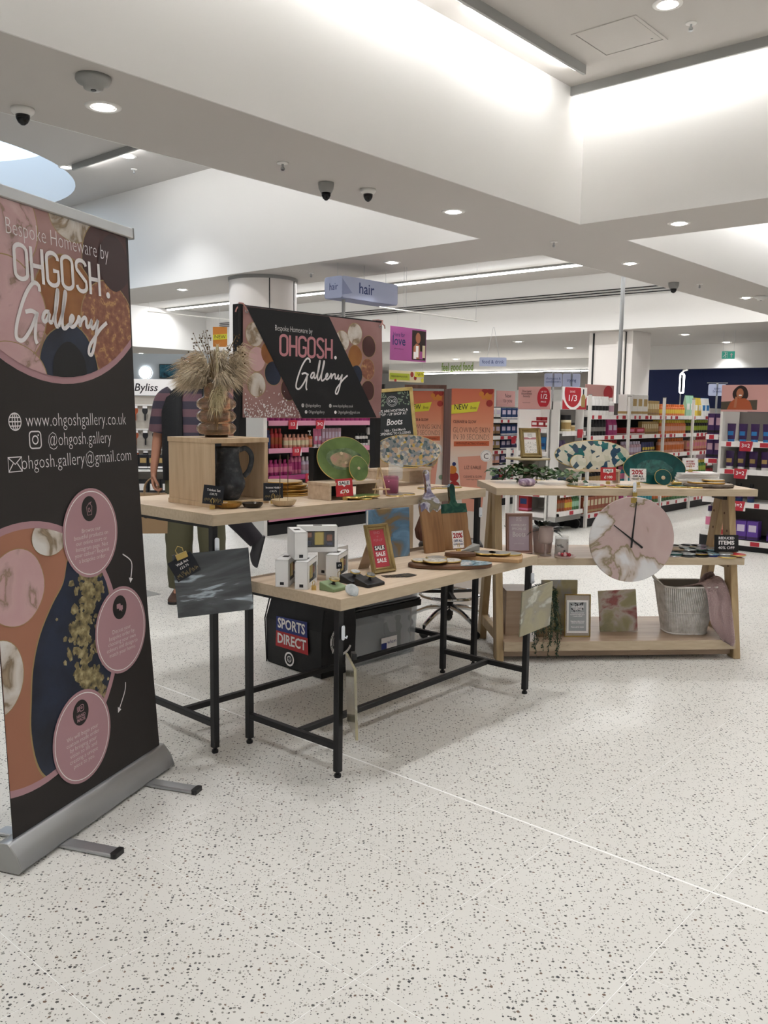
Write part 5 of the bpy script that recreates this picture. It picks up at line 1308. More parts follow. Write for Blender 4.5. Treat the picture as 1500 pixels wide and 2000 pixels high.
# bottom board
resin('art_yellow', [(.3, '#97906a'), (.45, '#aca178'), (.54, '#a4a3a4'), (.6, '#cdd0da'), (.68, '#b5a86d'), (.82, '#bda44b')], 2.6, 1.4, st=(2.2, .6, 1))
resin('art_red', [(.28, '#7c7450'), (.42, '#968d62'), (.5, '#b5a595'), (.56, '#8d4843'), (.66, '#9f524c'), (.78, '#807b50')], 3, 1.6, rough=.1)
t = EA('resin_art', 'tall yellow grey resin panel standing on bottom board', 'artwork', S3(.44, .21), 4); slab(t, 'panel', .215, .305, .012, 'art_yellow', .07, .0015)
t = EA('resin_art', 'square red and green glossy resin panel on bottom board', 'artwork', S3(.80, .20), 3); c = slab(t, 'panel', .225, .245, .012, 'art_red', .13, .0015, roll=-.055)
def wh(c):
    g = G(); PR('white_mount', [(-.062, .022), (.062, .022), (.062, .21), (-.062, .21)], 'card_white', c, .0013); PR('grey_print', [(-.051, .034), (.051, .034), (.051, .198), (-.051, .198)], 'tub_grey', c, .0015)
    rn = random.Random(6)
    for k in range(20): g.poly(ell(rn.uniform(-.045, .045), rn.uniform(.15, .195), .008, .0035, 7, rot=rn.uniform(0, 3)), k * 1e-6, k * 1e-6)
    ob('printed_leaves', g, 'card_black', c, loc=(0, 0, .0017), flip=False)
    T('HANDMADE', .017, 'text_white', c, 0, .172, .0021, w=.07, bold=.0006); T('HOMEWARE', .017, 'text_white', c, 0, .158, .0021, w=.05, bold=.0006)
    T('Every piece is poured\nby hand and takes up to\na week to finish', .0095, 'text_white', c, 0, .128, .0021, w=.082, bold=.0003); T('Bespoke orders in any\ncolour are welcome', .0095, 'text_white', c, 0, .085, .0021, w=.08, bold=.0003); T('Please ask for details', .0095, 'text_white', c, 0, .056, .0021, w=.075, bold=.0003)
picframe(S3(.515, .095), 3, 'gold edged glass frame with a grey printed notice on bottom board', .152, .245, .10, 'brass', .006, 'clear_glass', [], extra=wh, prof=.006, strut=False)
# box with trailing plant
t = EA('wooden_box', 'plain brown wooden box at left of bottom board', 'box', S3(.105, .14), 3)
for q in ((0, 0, 0, .012, .20, .26), (.128, 0, 0, .14, .20, .26), (.012, .188, 0, .128, .20, .26), (.012, 0, 0, .128, .012, .26), (.012, .012, 0, .128, .188, .01), (.012, .012, .248, .128, .188, .26)): ob('panel', G().box(*q), 'veneer', t)
t = EA('trailing_plant', 'artificial trailing string plant in cream pot hanging over bottom board', 'plant', S3(.315, .13), 0)
ob('pot', G().lathe([(.0001, .0), (.035, .0), (.036, .12), (.045, .125), (.05, .24), (.045, .24), (.03, .20), (.0001, .2)], 24), 'dish_cream', t, smooth=2)
rn = random.Random(41)
g0 = G()
for k in range(150):
    a, e_ = rn.uniform(0, 6.28), rn.uniform(0, 1.4); p = V((.075 * math.cos(a) * math.cos(e_), .06 * math.sin(a) * math.cos(e_), .245 + .05 * math.sin(e_)))
    leaf(g0, p, V((math.cos(a), math.sin(a), rn.uniform(-.4, .6))), .012, .018)
ob('foliage', g0, 'trail_green', t, flip=False)['kind'] = 'stuff'
for k in range(26):
    a = rn.uniform(-2.9, -.1); x, y = .07 * math.cos(a), .06 * math.sin(a) - .0; zt = rn.uniform(-.09, .08) if k % 3 else rn.uniform(.08, .16)
    yo = min(y - .035, -.04) if zt > .02 else -.148 - rn.uniform(0, .02)
    pts = crom([(x * .7, y * .7, .25), (x, y, .265), (x * 1.05, (y + yo) / 2, .20), (x * 1.05 + rn.gauss(0, .008), yo, .08 if zt < .05 else zt + .03), (x * 1.05 + rn.gauss(0, .008), yo, zt)], 6)
    g = G().tube(pts, .0013, 4)
    for j in range(5, len(pts)):
        for q in range(3):
            aa = rn.uniform(0, 6.28); g0_ = V(pts[j]) + V((rn.gauss(0, .003), rn.gauss(0, .003), rn.uniform(-.012, .006))); leaf(g, g0_, V((math.cos(aa), math.sin(aa), -.6)), .008, .013)
    ob('strand', g, 'trail_green', t, flip=False)
# wicker basket and blanket
M('wicker', '#c5c2bc', .7, ramp=[(.3, '#bdb9b1'), (.6, '#dedbd6')], scale=30, bump=.3)
M('wicker_dark', '#8a857d', .8)
t = EA('wicker_basket', 'white painted wicker basket with looped handle on bottom board', 'basket', S3(1.195, .21), 3)
def bo(z): 
    k = z / .29; return .118 + .045 * k, .095 + .03 * k
def brnd(z, n=72, dl=0):
    a, b = bo(z); a += dl; b += dl; q = rrect(-a, -b, a, b, .07, 8); o = []; m_ = len(q)
    ln = [math.dist(q[i], q[(i + 1) % m_]) for i in range(m_)]; tot = sum(ln); i = 0; acc = 0
    for k in range(n):
        s_ = tot * k / n
        while acc + ln[i] < s_: acc += ln[i]; i += 1
        f = (s_ - acc) / ln[i]; p, r_ = q[i], q[(i + 1) % m_]; o.append((p[0] + (r_[0] - p[0]) * f, p[1] + (r_[1] - p[1]) * f, z))
    return o
ob('liner', G().loft([brnd(.0, 40, -.006), brnd(.285, 40, -.006)], caps=False), 'wicker_dark', t)
ob('base', G().loft([brnd(.0, 40, 0), brnd(.012, 40, 0)]), 'wicker', t)
NB = 88; R0, R1, R2 = brnd(0, NB), brnd(.15, NB), brnd(.285, NB)
me0 = None
for i in range(NB):
    ob('cane', G().tube([R0[i], tuple(V(R1[i]) * 1.0 + V(R1[i]).normalized() * .002), R2[i]], .0047, 5), 'wicker', t)
for z in (.004, .13, .285): ob('rim_band' if z > .2 else 'weave_band', G().tube(brnd(z, 60, .002), .006 if z != .13 else .0035, 6, closed=True), 'wicker', t, smooth=True)
ob('handle', G().tube(crom([(-.155, -.05, .285), (-.185, -.03, .315), (-.20, 0, .335), (-.185, .03, .315), (-.155, .05, .285)], 5), .005, 6), 'wicker', t, smooth=True)
M('knit', '#c0a8a6', .95, bump=.8, bscale=160, sheen=.2)
t = EA('knitted_blanket', 'mauve ribbed knitted blanket draped over right side of the basket', 'blanket', S3(1.195, .21), 3)
def drape(rows, nm, n=22, amp=.006, fr=5):
    """rows: (left point, right point) pairs down the cloth"""
    vs = []; C_ = crom([a for a, b in rows], 5); D_ = crom([b for a, b in rows], 5)
    K = len(C_)
    for j in range(K):
        a, b = V(C_[j]), V(D_[j]); d = (b - a).normalized()
        for i in range(n * 2 + 1):
            f = i / (2 * n); p = a.lerp(b, f); q = V((0, -1, .25)) * (amp * math.sin(f * PI * fr + j * .15) + .0028 * (1 if i % 2 else -1)); vs.append(p + q)
    m_ = 2 * n + 1
    g = G().add(vs, [(j * m_ + i, j * m_ + i + 1, (j + 1) * m_ + i + 1, (j + 1) * m_ + i) for j in range(K - 1) for i in range(m_ - 1)])
    o = ob(nm, g, 'knit', t, smooth=True, flip=False)
    md = o.modifiers.new('thick', 'SOLIDIFY'); md.thickness = .008; md.offset = 0
    return o
drape([((-.02, .06, .25), (.10, .07, .27)), ((.03, .0, .27), (.15, .03, .30)), ((.06, -.07, .29), (.185, .0, .33)), ((.055, -.155, .275), (.205, -.06, .31)), ((.065, -.18, .20), (.225, -.11, .22)), ((.08, -.195, .10), (.225, -.15, .10)), ((.125, -.215, .03), (.215, -.205, .0)), ((.15, -.222, -.005), (.20, -.22, -.035))], 'front_fold')
drape([((.10, .06, .27), (.15, .08, .27)), ((.13, .05, .33), (.195, .06, .30)), ((.17, .03, .345), (.215, .03, .26)), ((.175, -.02, .28), (.222, .0, .18)), ((.19, -.06, .15), (.225, -.04, .10)), ((.20, -.10, .055), (.215, -.15, .03)), ((.20, -.12, .012), (.21, -.17, .012))], 'rear_fold', fr=3)
# clock
resin('clock_face', [(.25, '#b89d99'), (.42, '#c4aca8'), (.493, '#bda49f'), (.505, '#857858'), (.518, '#c0b0a6'), (.56, '#dad8d9'), (.64, '#e2e0e1'), (.70, '#c9b5b2'), (.8, '#bca29e')], 2.3, .7, rough=.2)
t = EA('clock', 'large round pink and white marbled resin clock hung on shelf front', 'clock', tuple(V(S1(.765, -.020, -.281))), 3)
ob('face', G().lathe([(.0001, -.007), (.236, -.007), (.239, -.003), (.239, .003), (.236, .007), (.0001, .007)], 72), 'clock_face', t, rot=(PI / 2, 0, 0), smooth=False)
M('hand_black', '#111112', .35)
for nm, a, l0, l1, w in (('minute_hand', 4, -.045, .212, .0052), ('hour_hand', -53, -.075, .135, .0056)):
    q = ob(nm, G().add([(-w, l0, 0), (w, l0, 0), (w * .45, l1, 0), (-w * .45, l1, 0), (-w, l0, .002), (w, l0, .002), (w * .45, l1, .002), (-w * .45, l1, .002)], [(0, 3, 2, 1), (4, 5, 6, 7), (0, 1, 5, 4), (1, 2, 6, 5), (2, 3, 7, 6), (3, 0, 4, 7)]), 'hand_black', t, (0, -.0105 if a == 4 else -.0125, .0), (PI / 2, R(a if a > 0 else -a * -1), 0))
ob('hub', G().lathe([(.0001, 0), (.008, 0), (.008, .008), (.0001, .008)], 16), 'hand_black', t, (0, -.0075, 0), (PI / 2, 0, 0))
ob('hanging_plate', G().box(-.016, -.0095, .205, .016, -.0075, .232), 'brass', t)
hk = hook(S1(.775, -.004, -.022), 4, 'white hook holding the clock on the top board edge', .06)
ob('bracket', G().box(-.012, -.012, -.03, .012, -.004, .002), 'brass', hk)

# ================================================================ fixtures on the ceilings
def dome(u, v, label, r=.075, hh=.05, k=0):
    t = E('dome_camera', label, 'camera', BF(u, v, 3.0), 0)
    ob('housing', G().lathe([(r * 1.0, 0), (r * 1.02, -.012), (r * .95, -hh * .6), (r * .7, -hh), (.0001, -hh)], 28), 'white_plastic' if k == 0 else 'grey_trim', t, smooth=2)
    ob('dome', G().lathe([(r * .62, -hh + .002), (r * .58, -hh - .02), (r * .4, -hh - .04), (r * .15, -hh - .052), (.0001, -hh - .053)], 24), 'black_glass', t, smooth=2)
dome(2.426, 4.805, 'small dome camera near the left edge of the near beam', .062, .035)
dome(4.576, 4.628, 'larger smoked dome camera in the middle of the near beam', .056, .07, 1)
dome(4.903, 4.521, 'small white dome camera right of the larger smoked one', .058, .035)
dome(10.663, 4.678, 'smoked dome camera under the long beam at right', .065, .075, 1)
for u, v, l in ((2.426, 4.08, 'white round smoke detector near the top left'), (12.53, 4.25, 'white round smoke detector at far right of beam')):
    t = E('smoke_detector', l, 'detector', BF(u, v, 3.0), 0)
    ob('base', G().lathe([(.084, 0), (.086, -.018), (.078, -.03), (.05, -.042), (.046, -.058), (.02, -.062), (.0001, -.062)], 32), 'grey_trim' if u < 5 else 'white_plastic', t, smooth=2)
    ob('chamber', G().lathe([(.014, -.0615), (.013, -.066), (.0001, -.066)], 14), 'black_plastic', t)
def sprinkler(u, v, z, label):
    t = E('sprinkler', label, 'sprinkler', BF(u, v, z), 0)
    ob('rosette', G().lathe([(.038, 0), (.036, -.006), (.012, -.009), (.0001, -.009)], 20), 'white_plastic', t, smooth=2)
    ob('head', G().lathe([(.008, -.009), (.008, -.03), (.014, -.032), (.014, -.045), (.006, -.047), (.016, -.052), (.0001, -.053)], 14), 'steel', t, smooth=True)
for u, v, z, l in ((4.034, 4.487, 3, 'sprinkler head in the near beam left of the dome cameras'), (7.47, 4.48, 3, 'sprinkler head at the beam crossing'), (10.97, 4.475, 3, 'sprinkler head beside the smoked dome camera at right'),
                   (7.43, 7.76, 3, 'sprinkler head on the crossing beam beside the round column'), (6.142, 2.665, 4.06, 'sprinkler head beside the square access hatch'), (6.35, 9.79, 4.30, 'sprinkler head in the left raised ceiling')): sprinkler(u, v, z, l)
t = E('access_hatch', 'square flush access hatch in the nearest raised ceiling', 'hatch', BF(5.78, 2.895, 4.06), YAW)
ob('panel', G().box(.03, .03, -.004, .48, .465, 0), 'shaded_ceiling_paint', t)
for q in ((0, 0, .51, .025), (0, .47, .51, .495), (0, .025, .025, .47), (.485, .025, .51, .47)): ob('frame_rail', G().box(q[0], q[1], -.007, q[2], q[3], 0), 'shaded_ceiling_paint', t, bev=.001)
ob('shadow_gap', G().box(.025, .025, -.0012, .485, .47, -.0002), 'black_metal', t)  # black sheet painting the shade inside the hatch joint
ob('lock', G().lathe([(.008, 0), (.008, .002), (.0001, .002)], 12), 'grey_trim', t, (.42, .08, -.0065))
t = E('metal_hatch', 'grey metal floor hatch beside the standing man', 'hatch', (-1.90, 6.32, 0), YAW)
ob('plate', G().box(-.2, -.1, -.001, .25, .15, .0035), 'grey_trim', t, bev=.001)

# ================================================================ shop fittings behind
M('shelf_white', '#e2dfda', .45)
M('shelf_grey', '#8d8a86', .5)
M('back_grey', '#77736f', .6)
M('shelf_dark', '#3a3838', .5)
M('base_dark', '#232224', .6)
M('strip_pink', '#c98aa0', .5)
M('strip_magenta', '#a03a72', .5)
M('strip_white', '#e9e5e2', .4)
M('ticket_red', '#b22a38', .5)
M('poster_pink', '#cf9d97', .5)
M('poster_red', '#b3232f', .5)
def gondola(label, P, yaw, W, D, H, shelves, back='back_grey', col='shelf_white', lip='strip_white', strips=None, base='base_dark', castors=False, sides=True, tick=(), sd=None):
    t = EA('shop_gondola', label, 'shelving', P, yaw)
    z0 = .12 if castors else 0
    ob('base', G().box(0, .03, z0, W, D, z0 + .06 if castors else .12), 'shelf_grey' if castors else base, t)
    ob('back_panel', G().box(0, D - .02, z0, W, D, H), back, t)
    if sides:
        for x in (0, W - .025): ob('side_panel', G().box(x, 0 if sides == 2 else D - .12, z0, x + .025, D, H), col, t)
    if castors:
        for x in (.05, W - .05):
            for y in (.06, D - .06): ob('castor', G().lathe([(.0001, -.014), (.055, -.014), (.06, 0), (.055, .014), (.0001, .014)], 16, Matrix.Translation((x, y, .0605)) @ Matrix.Rotation(PI / 2, 4, 'Y')), 'black_plastic', t, smooth=True)
    for k, z in enumerate(shelves):
        d = (sd[k] if sd else 0)
        s_ = ob('shelf', G().box(.025, d, z - .022, W - .025, D - .02, z), col, t)
        lm = strips[k % len(strips)] if strips else lip
        ob('price_strip', G().box(.025, d - .012, z - .05, W - .025, d, z + .004), lm, s_)
        rn = random.Random(int(z * 100) + int(W * 50))
        for q in range(int(W / .16) if lm == 'strip_white' else 0):
            x = .06 + q * .16 + rn.uniform(0, .04)
            if x + .08 < W - .03: ob('price_label', G().box(x, d - .0135, z - .046, x + rn.choice((.05, .09)), d - .012, z - .002), 'ticket_red' if lm == 'strip_white' and rn.random() < .6 else 'card_white', s_)
    for x, z, txt in tick:
        q = ob('shelf_ticket', G().poly([(x - .06, -.075), (x + .05, -.075), (x + .07, .025), (x - .06, .025)], 0, .002), 'ticket_red', t, (0, -.02, z), (PI / 2, 0, 0))
        PR('white_corner', [(x + .052, -.075), (x + .075, -.075), (x + .072, .01)], 'card_white', q, .0024)
        if txt: T(txt, .055, 'text_white', q, x, -.02, .0026, bold=.0006)
    return t
PROTO = {}
def product(kind, w, h, col, cap, lab='card_white', d=None):
    key = (kind, w, h, col, cap, lab)
    if key in PROTO: return dup(PROTO[key], (0, 0, 0), 0)
    d = d or w
    nm = {'bottle': 'bottle', 'tube': 'cosmetic_tube', 'carton': 'carton', 'jar': 'jar', 'spray': 'spray_can', 'pump': 'pump_bottle', 'pouch': 'pouch', 'brush': 'hair_brush'}[kind]
    t = E(nm, 'x', nm.replace('_', ' ').replace('cosmetic ', ''), (0, 0, 0), 0)
    r = w / 2
    if kind == 'bottle':
        ob('body', G().lathe([(r * .92, 0), (r, .006), (r, h * .68), (r * .85, h * .75), (r * .45, h * .79), (r * .45, h * .8)], 14), col, t, smooth=True)
        ob('cap', G().lathe([(r * .55, h * .78), (r * .55, h * .98), (r * .45, h)], 12), cap, t, smooth=True)
        ob('label', G().lathe([(r * 1.012, h * .2), (r * 1.012, h * .55)], 14, caps=False), lab, t, smooth=True)
    elif kind == 'spray':
        ob('body', G().lathe([(r * .95, 0), (r, .004), (r, h * .8), (r * .8, h * .84)], 14), col, t, smooth=True)
        ob('cap', G().lathe([(r * .82, h * .82), (r * .82, h * .97), (r * .7, h)], 12), cap, t, smooth=True)
        ob('label', G().lathe([(r * 1.012, h * .25), (r * 1.012, h * .5)], 14, caps=False), lab, t, smooth=True)
    elif kind == 'pump':
        ob('body', G().lathe([(r * .95, 0), (r, .005), (r, h * .62), (r * .4, h * .70)], 14), col, t, smooth=True)
        ob('pump_head', G().lathe([(r * .4, h * .68), (r * .4, h * .78), (r * .15, h * .79), (r * .15, h * .92)], 10).box(-r * .8, -r * .2, h * .92, r * .3, r * .2, h), cap, t)
        ob('label', G().lathe([(r * 1.012, h * .15), (r * 1.012, h * .5)], 14, caps=False), lab, t, smooth=True)
    elif kind == 'tube':
        def rg(k, a, b): return [(a * math.cos(2 * PI * i / 12), b * math.sin(2 * PI * i / 12), k) for i in range(12)]
        ob('body', G().loft([rg(h * .14, r * .85, r * .6), rg(h * .5, r * .95, r * .45), rg(h * .94, r * 1.02, r * .12), rg(h, r * 1.02, r * .06)]), col, t, smooth=True)
        ob('cap', G().lathe([(r * .8, 0), (r * .8, h * .14)], 12, sy=.7), cap, t)
        ob('label', G().box(-r * .6, -r * .60, h * .35, r * .6, -r * .3, h * .58), lab, t)
    elif kind == 'jar':
        ob('body', G().lathe([(r * .95, 0), (r, .005), (r, h * .68), (r * .9, h * .72)], 16), col, t, smooth=True)
        ob('cap', G().lathe([(r * .98, h * .7), (r * .98, h)], 16), cap, t)
        ob('label', G().lathe([(r * 1.012, h * .15), (r * 1.012, h * .55)], 16, caps=False), lab, t)
    elif kind == 'carton':
        ob('body', G().box(-r, -d / 2, 0, r, d / 2, h), col, t, bev=.002)
        ob('label', G().box(-r * .7, -d / 2 - .0008, h * .45, r * .7, -d / 2, h * .8), lab, t)
        ob('band', G().box(-r * 1.005, -d / 2 - .001, h * .08, r * 1.005, d / 2 + .001, h * .2), cap, t)
    elif kind == 'pouch':
        ob('body', G().loft([[(-r, -.03, 0), (r, -.03, 0), (r, .03, 0), (-r, .03, 0)], [(-r * 1.02, -.028, h * .5), (r * 1.02, -.028, h * .5), (r * 1.02, .028, h * .5), (-r * 1.02, .028, h * .5)], [(-r, -.003, h), (r, -.003, h), (r, .003, h), (-r, .003, h)]]), col, t)
        ob('label', G().box(-r * .7, -.0305, h * .3, r * .7, -.02, h * .6), lab, t); ob('cap', G().box(-r, -.004, h * .93, r, .004, h), cap, t)
    elif kind == 'brush':
        ob('body', G().poly(ell(0, -.06, r, .055, 16), -.01, .01), col, t, rot=(PI / 2, 0, 0)); ob('handle', G().tube([(0, 0, -.11), (0, 0, -.2)], .011, 8), col, t)
        ob('label', G().box(-r * .8, -.014, -.03, r * .8, -.012, 0), lab, t)
    PROTO[key] = t
    return t
def row(F, x0, x1, y, z, kind, w, h, col, cap, label, lab='card_white', pitch=None, rows=1, d=None, n=None):
    pitch = pitch or w * 1.06; n = n or max(1, int((x1 - x0) / pitch + .5))
    for rr in range(rows):
        for k in range(n):
            o = product(kind, w, h, col, cap, lab, d)
            o.location = F(x0 + pitch * (k + .5), y + rr * (d or w) * 1.08, z); o.rotation_euler = (0, 0, F.yaw)
            o['label'] = label
            if 'group' in o: del o['group']
            if n * rows > 1: o['group'] = 'row of ' + label.split(' on ')[0]
def W3(q, z=0): return (q[0], q[1])
for k, c in dict(pr_pink='#d6799a', pr_magenta='#b13a78', pr_peach='#d59a83', pr_red='#a52f33', pr_navy='#2a2e58', pr_orange='#d0713a', pr_mauve='#b796a2', pr_lilac='#cfc3d6', pr_black='#1b1a1d', pr_white='#e6e3e0',
                 pr_brown='#8b6a4a', pr_purple='#3b2352', pr_violet='#5d3a94', pr_blue='#2f79b5', pr_teal='#2b8f9d', pr_green='#4d7f4f', pr_lime='#9aa93f', pr_yellow='#d9bc4a', pr_cream='#d8cba8', pr_mint='#9fcab0', pr_dkblue='#27406f', pr_gold='#a98d5a', pr_rust='#9a4a2a').items(): M(k, c, .35)

# --- pink hair care aisle behind the tables
uG, vG = 6.25, 7.21
GF = frame(BF(uG, vG)[:2], YB, 0)
gondola('hair care shelving with pink price strips behind the taller table', BF(uG, vG), YB, 2.35, .5, 1.72, (.21, .655, .955, 1.255), 'back_grey', 'shelf_dark', strips=('strip_pink', 'strip_magenta', 'strip_pink', 'strip_pink'), tick=((.36, 1.24, '1/3'), (.78, 1.24, '3=2'), (.42, .945, '1/3'), (.62, .64, '1/3'), (1.5, .64, '')))
t = E('gondola_post', 'white upright at the left end of hair care shelving', 'post', BF(uG - .06, vG - .02, 0), YAW); ob('post', G().box(0, 0, 0, .05, .5, 1.72), 'shelf_white', t); ob('cap', G().box(-.004, -.004, 1.72, .054, .504, 1.735), 'shelf_grey', t)
zz = .9555
row(GF, .02, .13, .10, zz, 'bottle', .055, .20, 'pr_navy', 'pr_navy', 'slim navy bottle on hair care shelf', 'pr_dkblue')
row(GF, .13, .31, .10, zz, 'bottle', .055, .215, 'pr_red', 'pr_red', 'dark red bottle on hair care shelf', 'pr_rust', rows=2)
row(GF, .32, .68, .09, zz, 'bottle', .06, .15, 'pr_peach', 'pr_peach', 'squat peach bottle on hair care shelf', 'pr_cream', rows=2)
row(GF, .70, .80, .10, zz, 'pump', .065, .19, 'pr_orange', 'pr_white', 'orange pump bottle on hair care shelf', 'pr_peach', n=1)
row(GF, .79, .92, .10, zz, 'tube', .062, .21, 'pr_pink', 'pr_white', 'bright pink tube on hair care shelf', 'pr_lilac')
row(GF, .93, 1.24, .12, zz, 'carton', .05, .215, 'pr_mauve', 'pr_pink', 'mauve carton on hair care shelf', 'pr_lilac')
row(GF, .90, 1.08, .05, zz, 'carton', .08, .055, 'pr_pink', 'pr_magenta', 'flat pink box lying on hair care shelf', 'pr_pink', d=.06)
row(GF, 1.42, 1.52, .1, zz, 'jar', .06, .09, 'pr_pink', 'pr_black', 'small pink and black jar on hair care shelf', n=1)
row(GF, 1.50, 1.72, .10, zz, 'bottle', .05, .15, 'pr_white', 'pr_black', 'white bottle with black cap on hair care shelf', 'card_black')
row(GF, 1.72, 1.80, .12, zz, 'spray', .055, .26, 'pr_white', 'pr_black', 'tall white spray can on hair care shelf', 'card_black', n=1)
row(GF, 1.80, 2.05, .10, zz, 'spray', .05, .19, 'pr_black', 'pr_black', 'black spray can on hair care shelf', 'card_white')
zz = .6555
row(GF, .04, .44, .10, zz, 'bottle', .065, .17, 'pr_magenta', 'pr_magenta', 'squat magenta bottle on the lower hair care shelf', 'pr_pink', rows=2)
row(GF, .44, .60, .12, zz, 'bottle', .055, .25, 'pr_pink', 'pr_magenta', 'tall pink bottle on lower hair care shelf', 'pr_magenta')
row(GF, .60, .86, .10, zz, 'bottle', .058, .19, 'pr_lilac', 'pr_white', 'pale lilac bottle on lower hair care shelf', 'pr_mauve', rows=2)
row(GF, .90, 2.2, .12, zz, 'tube', .07, .2, 'pr_mauve', 'pr_white', 'mauve tube on lower hair care shelf', 'pr_pink')
row(GF, .05, 2.2, .12, 1.2555, 'bottle', .075, .22, 'pr_magenta', 'pr_pink', 'magenta bottle on the top hair care shelf', 'pr_lilac')
row(GF, .05, 2.2, .14, .2105, 'bottle', .08, .23, 'pr_black', 'pr_pink', 'black and pink bottle on the bottom hair care shelf', 'pr_magenta')
t = EA('poster', 'pale pink loyalty poster on the end of hair care shelving', 'poster', (-1.60, 9.45, 1.40), 10)
c = slab(t, 'panel', .30, .34, .006, 'poster_pink', 0)
T('More\nyour points\nadvantage', .055, 'ink_blue', c, .05, .20, .001, w=.20)

# --- promotional unit on castors with two headers
A_ = frame(BF(8.87, 5.73)[:2], YB - 90, 0); B_ = frame(BF(8.87, 5.14)[:2], YB, 0)
gondola('white promotional shelving on castors with half price header', BF(8.87, 5.73), YB - 90, .43, .5, 1.42, (.21, .45, .93, 1.20), 'shelf_white', 'shelf_white', castors=True, sides=2)
gondola('shallow white shelving on castors with save a third header', BF(8.87, 5.14), YB, .58, .155, 1.42, (.24, .46, .93, 1.17), 'back_grey', 'shelf_white', castors=True, sides=True, tick=((.40, 1.17, ''),))
def header(P, yaw, w, h, label, mat):
    t = EA('header_sign', label, 'sign', P, yaw); c = slab(t, 'panel', w, h, .012, mat, 0); return c
c = header(BF(8.87, 5.515, 1.422), YB - 90, .43, .26, 'peach half price header on the castor shelving', 'poster_pink')
PR('red_drop', clip(ell(.13, .135, .085, .12, 30), [(-.2, .03), (.213, .03), (.213, .255), (-.2, .255)]), 'poster_red', c, .001)
T('UP TO', .026, 'text_white', c, .13, .20, .0016); T('1/2', .08, 'text_white', c, .13, .145, .0016, w=.085, bold=.001); T('PRICE', .028, 'text_white', c, .13, .085, .0016)
T('Discover\nboundless\nbeauty', .036, 'ink', c, -.10, .18, .0012, sp=.8); T('Selected lines only', .014, 'ink', c, -.10, .075, .0012)
c = header(BF(9.155, 5.14, 1.422), YB, .57, .26, 'white and red save a third header on castor shelving', 'card_white')
CC = [(-.28, .005), (.28, .005), (.28, .255), (-.28, .255)]
PR('red_corner', [(-.28, .005), (.28, .005), (.28, .16), (.18, .05), (-.10, .02), (-.24, .09), (-.28, .12)], 'poster_red', c, .0008)
PR('white_sweep', clip(ell(-.04, .19, .235, .19, 40), CC), 'card_white', c, .0012)
PR('red_drop', clip(ell(-.05, .20, .19, .17, 40), CC), 'poster_red', c, .0016)
T('SAVE', .036, 'text_white', c, -.06, .205, .0022, w=.12); T('1/3', .10, 'text_white', c, -.06, .13, .0022, w=.19, bold=.001)
g = G().poly([(.14, .03), (.23, .03), (.235, .15), (.205, .18), (.165, .18), (.135, .15)]); ob('printed_bottle', g, 'pr_gold', c, loc=(.01, .0, .0026), flip=False)
PR('printed_cap', [(.18, .18), (.21, .18), (.21, .24), (.18, .24)], 'pr_black', c, .0026)
row(A_, .16, .42, .08, 1.2005, 'carton', .085, .085, 'pr_red', 'card_white', 'small red and white carton on the castor shelving', d=.07)
row(A_, .16, .42, .16, 1.2005, 'jar', .08, .13, 'pr_white', 'pr_red', 'white jar with red lid on castor shelving', 'ticket_red')
row(A_, .28, .42, .08, .9305, 'tube', .07, .17, 'pr_blue', 'pr_white', 'pale blue tube on castor shelving', 'pr_dkblue')
row(A_, .18, .42, .08, .4505, 'bottle', .06, .19, 'pr_yellow', 'pr_white', 'yellow and white bottle on castor shelving', 'card_white')
row(A_, .02, .14, .09, .2105, 'carton', .13, .19, 'pr_red', 'pr_pink', 'pink and red carton on the bottom castor shelf', 'pr_dkblue', n=1, d=.09)
row(B_, .16, .36, .07, 1.1705, 'jar', .12, .19, 'pr_cream', 'pr_black', 'large cream jar with black lid on castor shelving', 'pr_gold', n=1)
row(B_, .30, .42, .06, 1.1705, 'jar', .08, .10, 'pr_cream', 'pr_black', 'small cream jar beside the large cream jar', 'pr_gold', n=1)
row(B_, .04, .2, .06, .9305, 'pouch', .07, .14, 'pr_purple', 'pr_black', 'dark purple pouch on castor shelving', 'pr_violet')
row(B_, .06, .28, .06, .4605, 'bottle', .06, .17, 'pr_blue', 'pr_dkblue', 'sky blue bottle on castor shelving', 'pr_blue')
row(B_, .32, .52, .06, .4605, 'bottle', .055, .12, 'pr_lime', 'pr_white', 'lime bottle on castor shelving')
row(B_, .04, .22, .06, .2405, 'bottle', .055, .18, 'pr_rust', 'pr_brown', 'brown bottle on bottom castor shelf', 'pr_brown')
row(B_, .22, .38, .06, .2405, 'bottle', .055, .17, 'pr_orange', 'pr_rust', 'orange bottle on bottom castor shelf', 'pr_yellow')
row(B_, .38, .55, .06, .2405, 'bottle', .055, .18, 'pr_green', 'pr_green', 'green bottle on bottom castor shelf', 'pr_mint')
for k in range(3):
    t = E('display_board', ['left', 'middle', 'right'][k] + ' of three white boards leaning by the castor shelving', 'board', (1.50 + .09 * k, 10.55, 0), R(5)); slab(t, 'board', .05, .95, .03, 'shelf_white', .05, .002); ob('foot', G().box(-.03, -.01, 0, .03, .05, .012), 'shelf_grey', t)

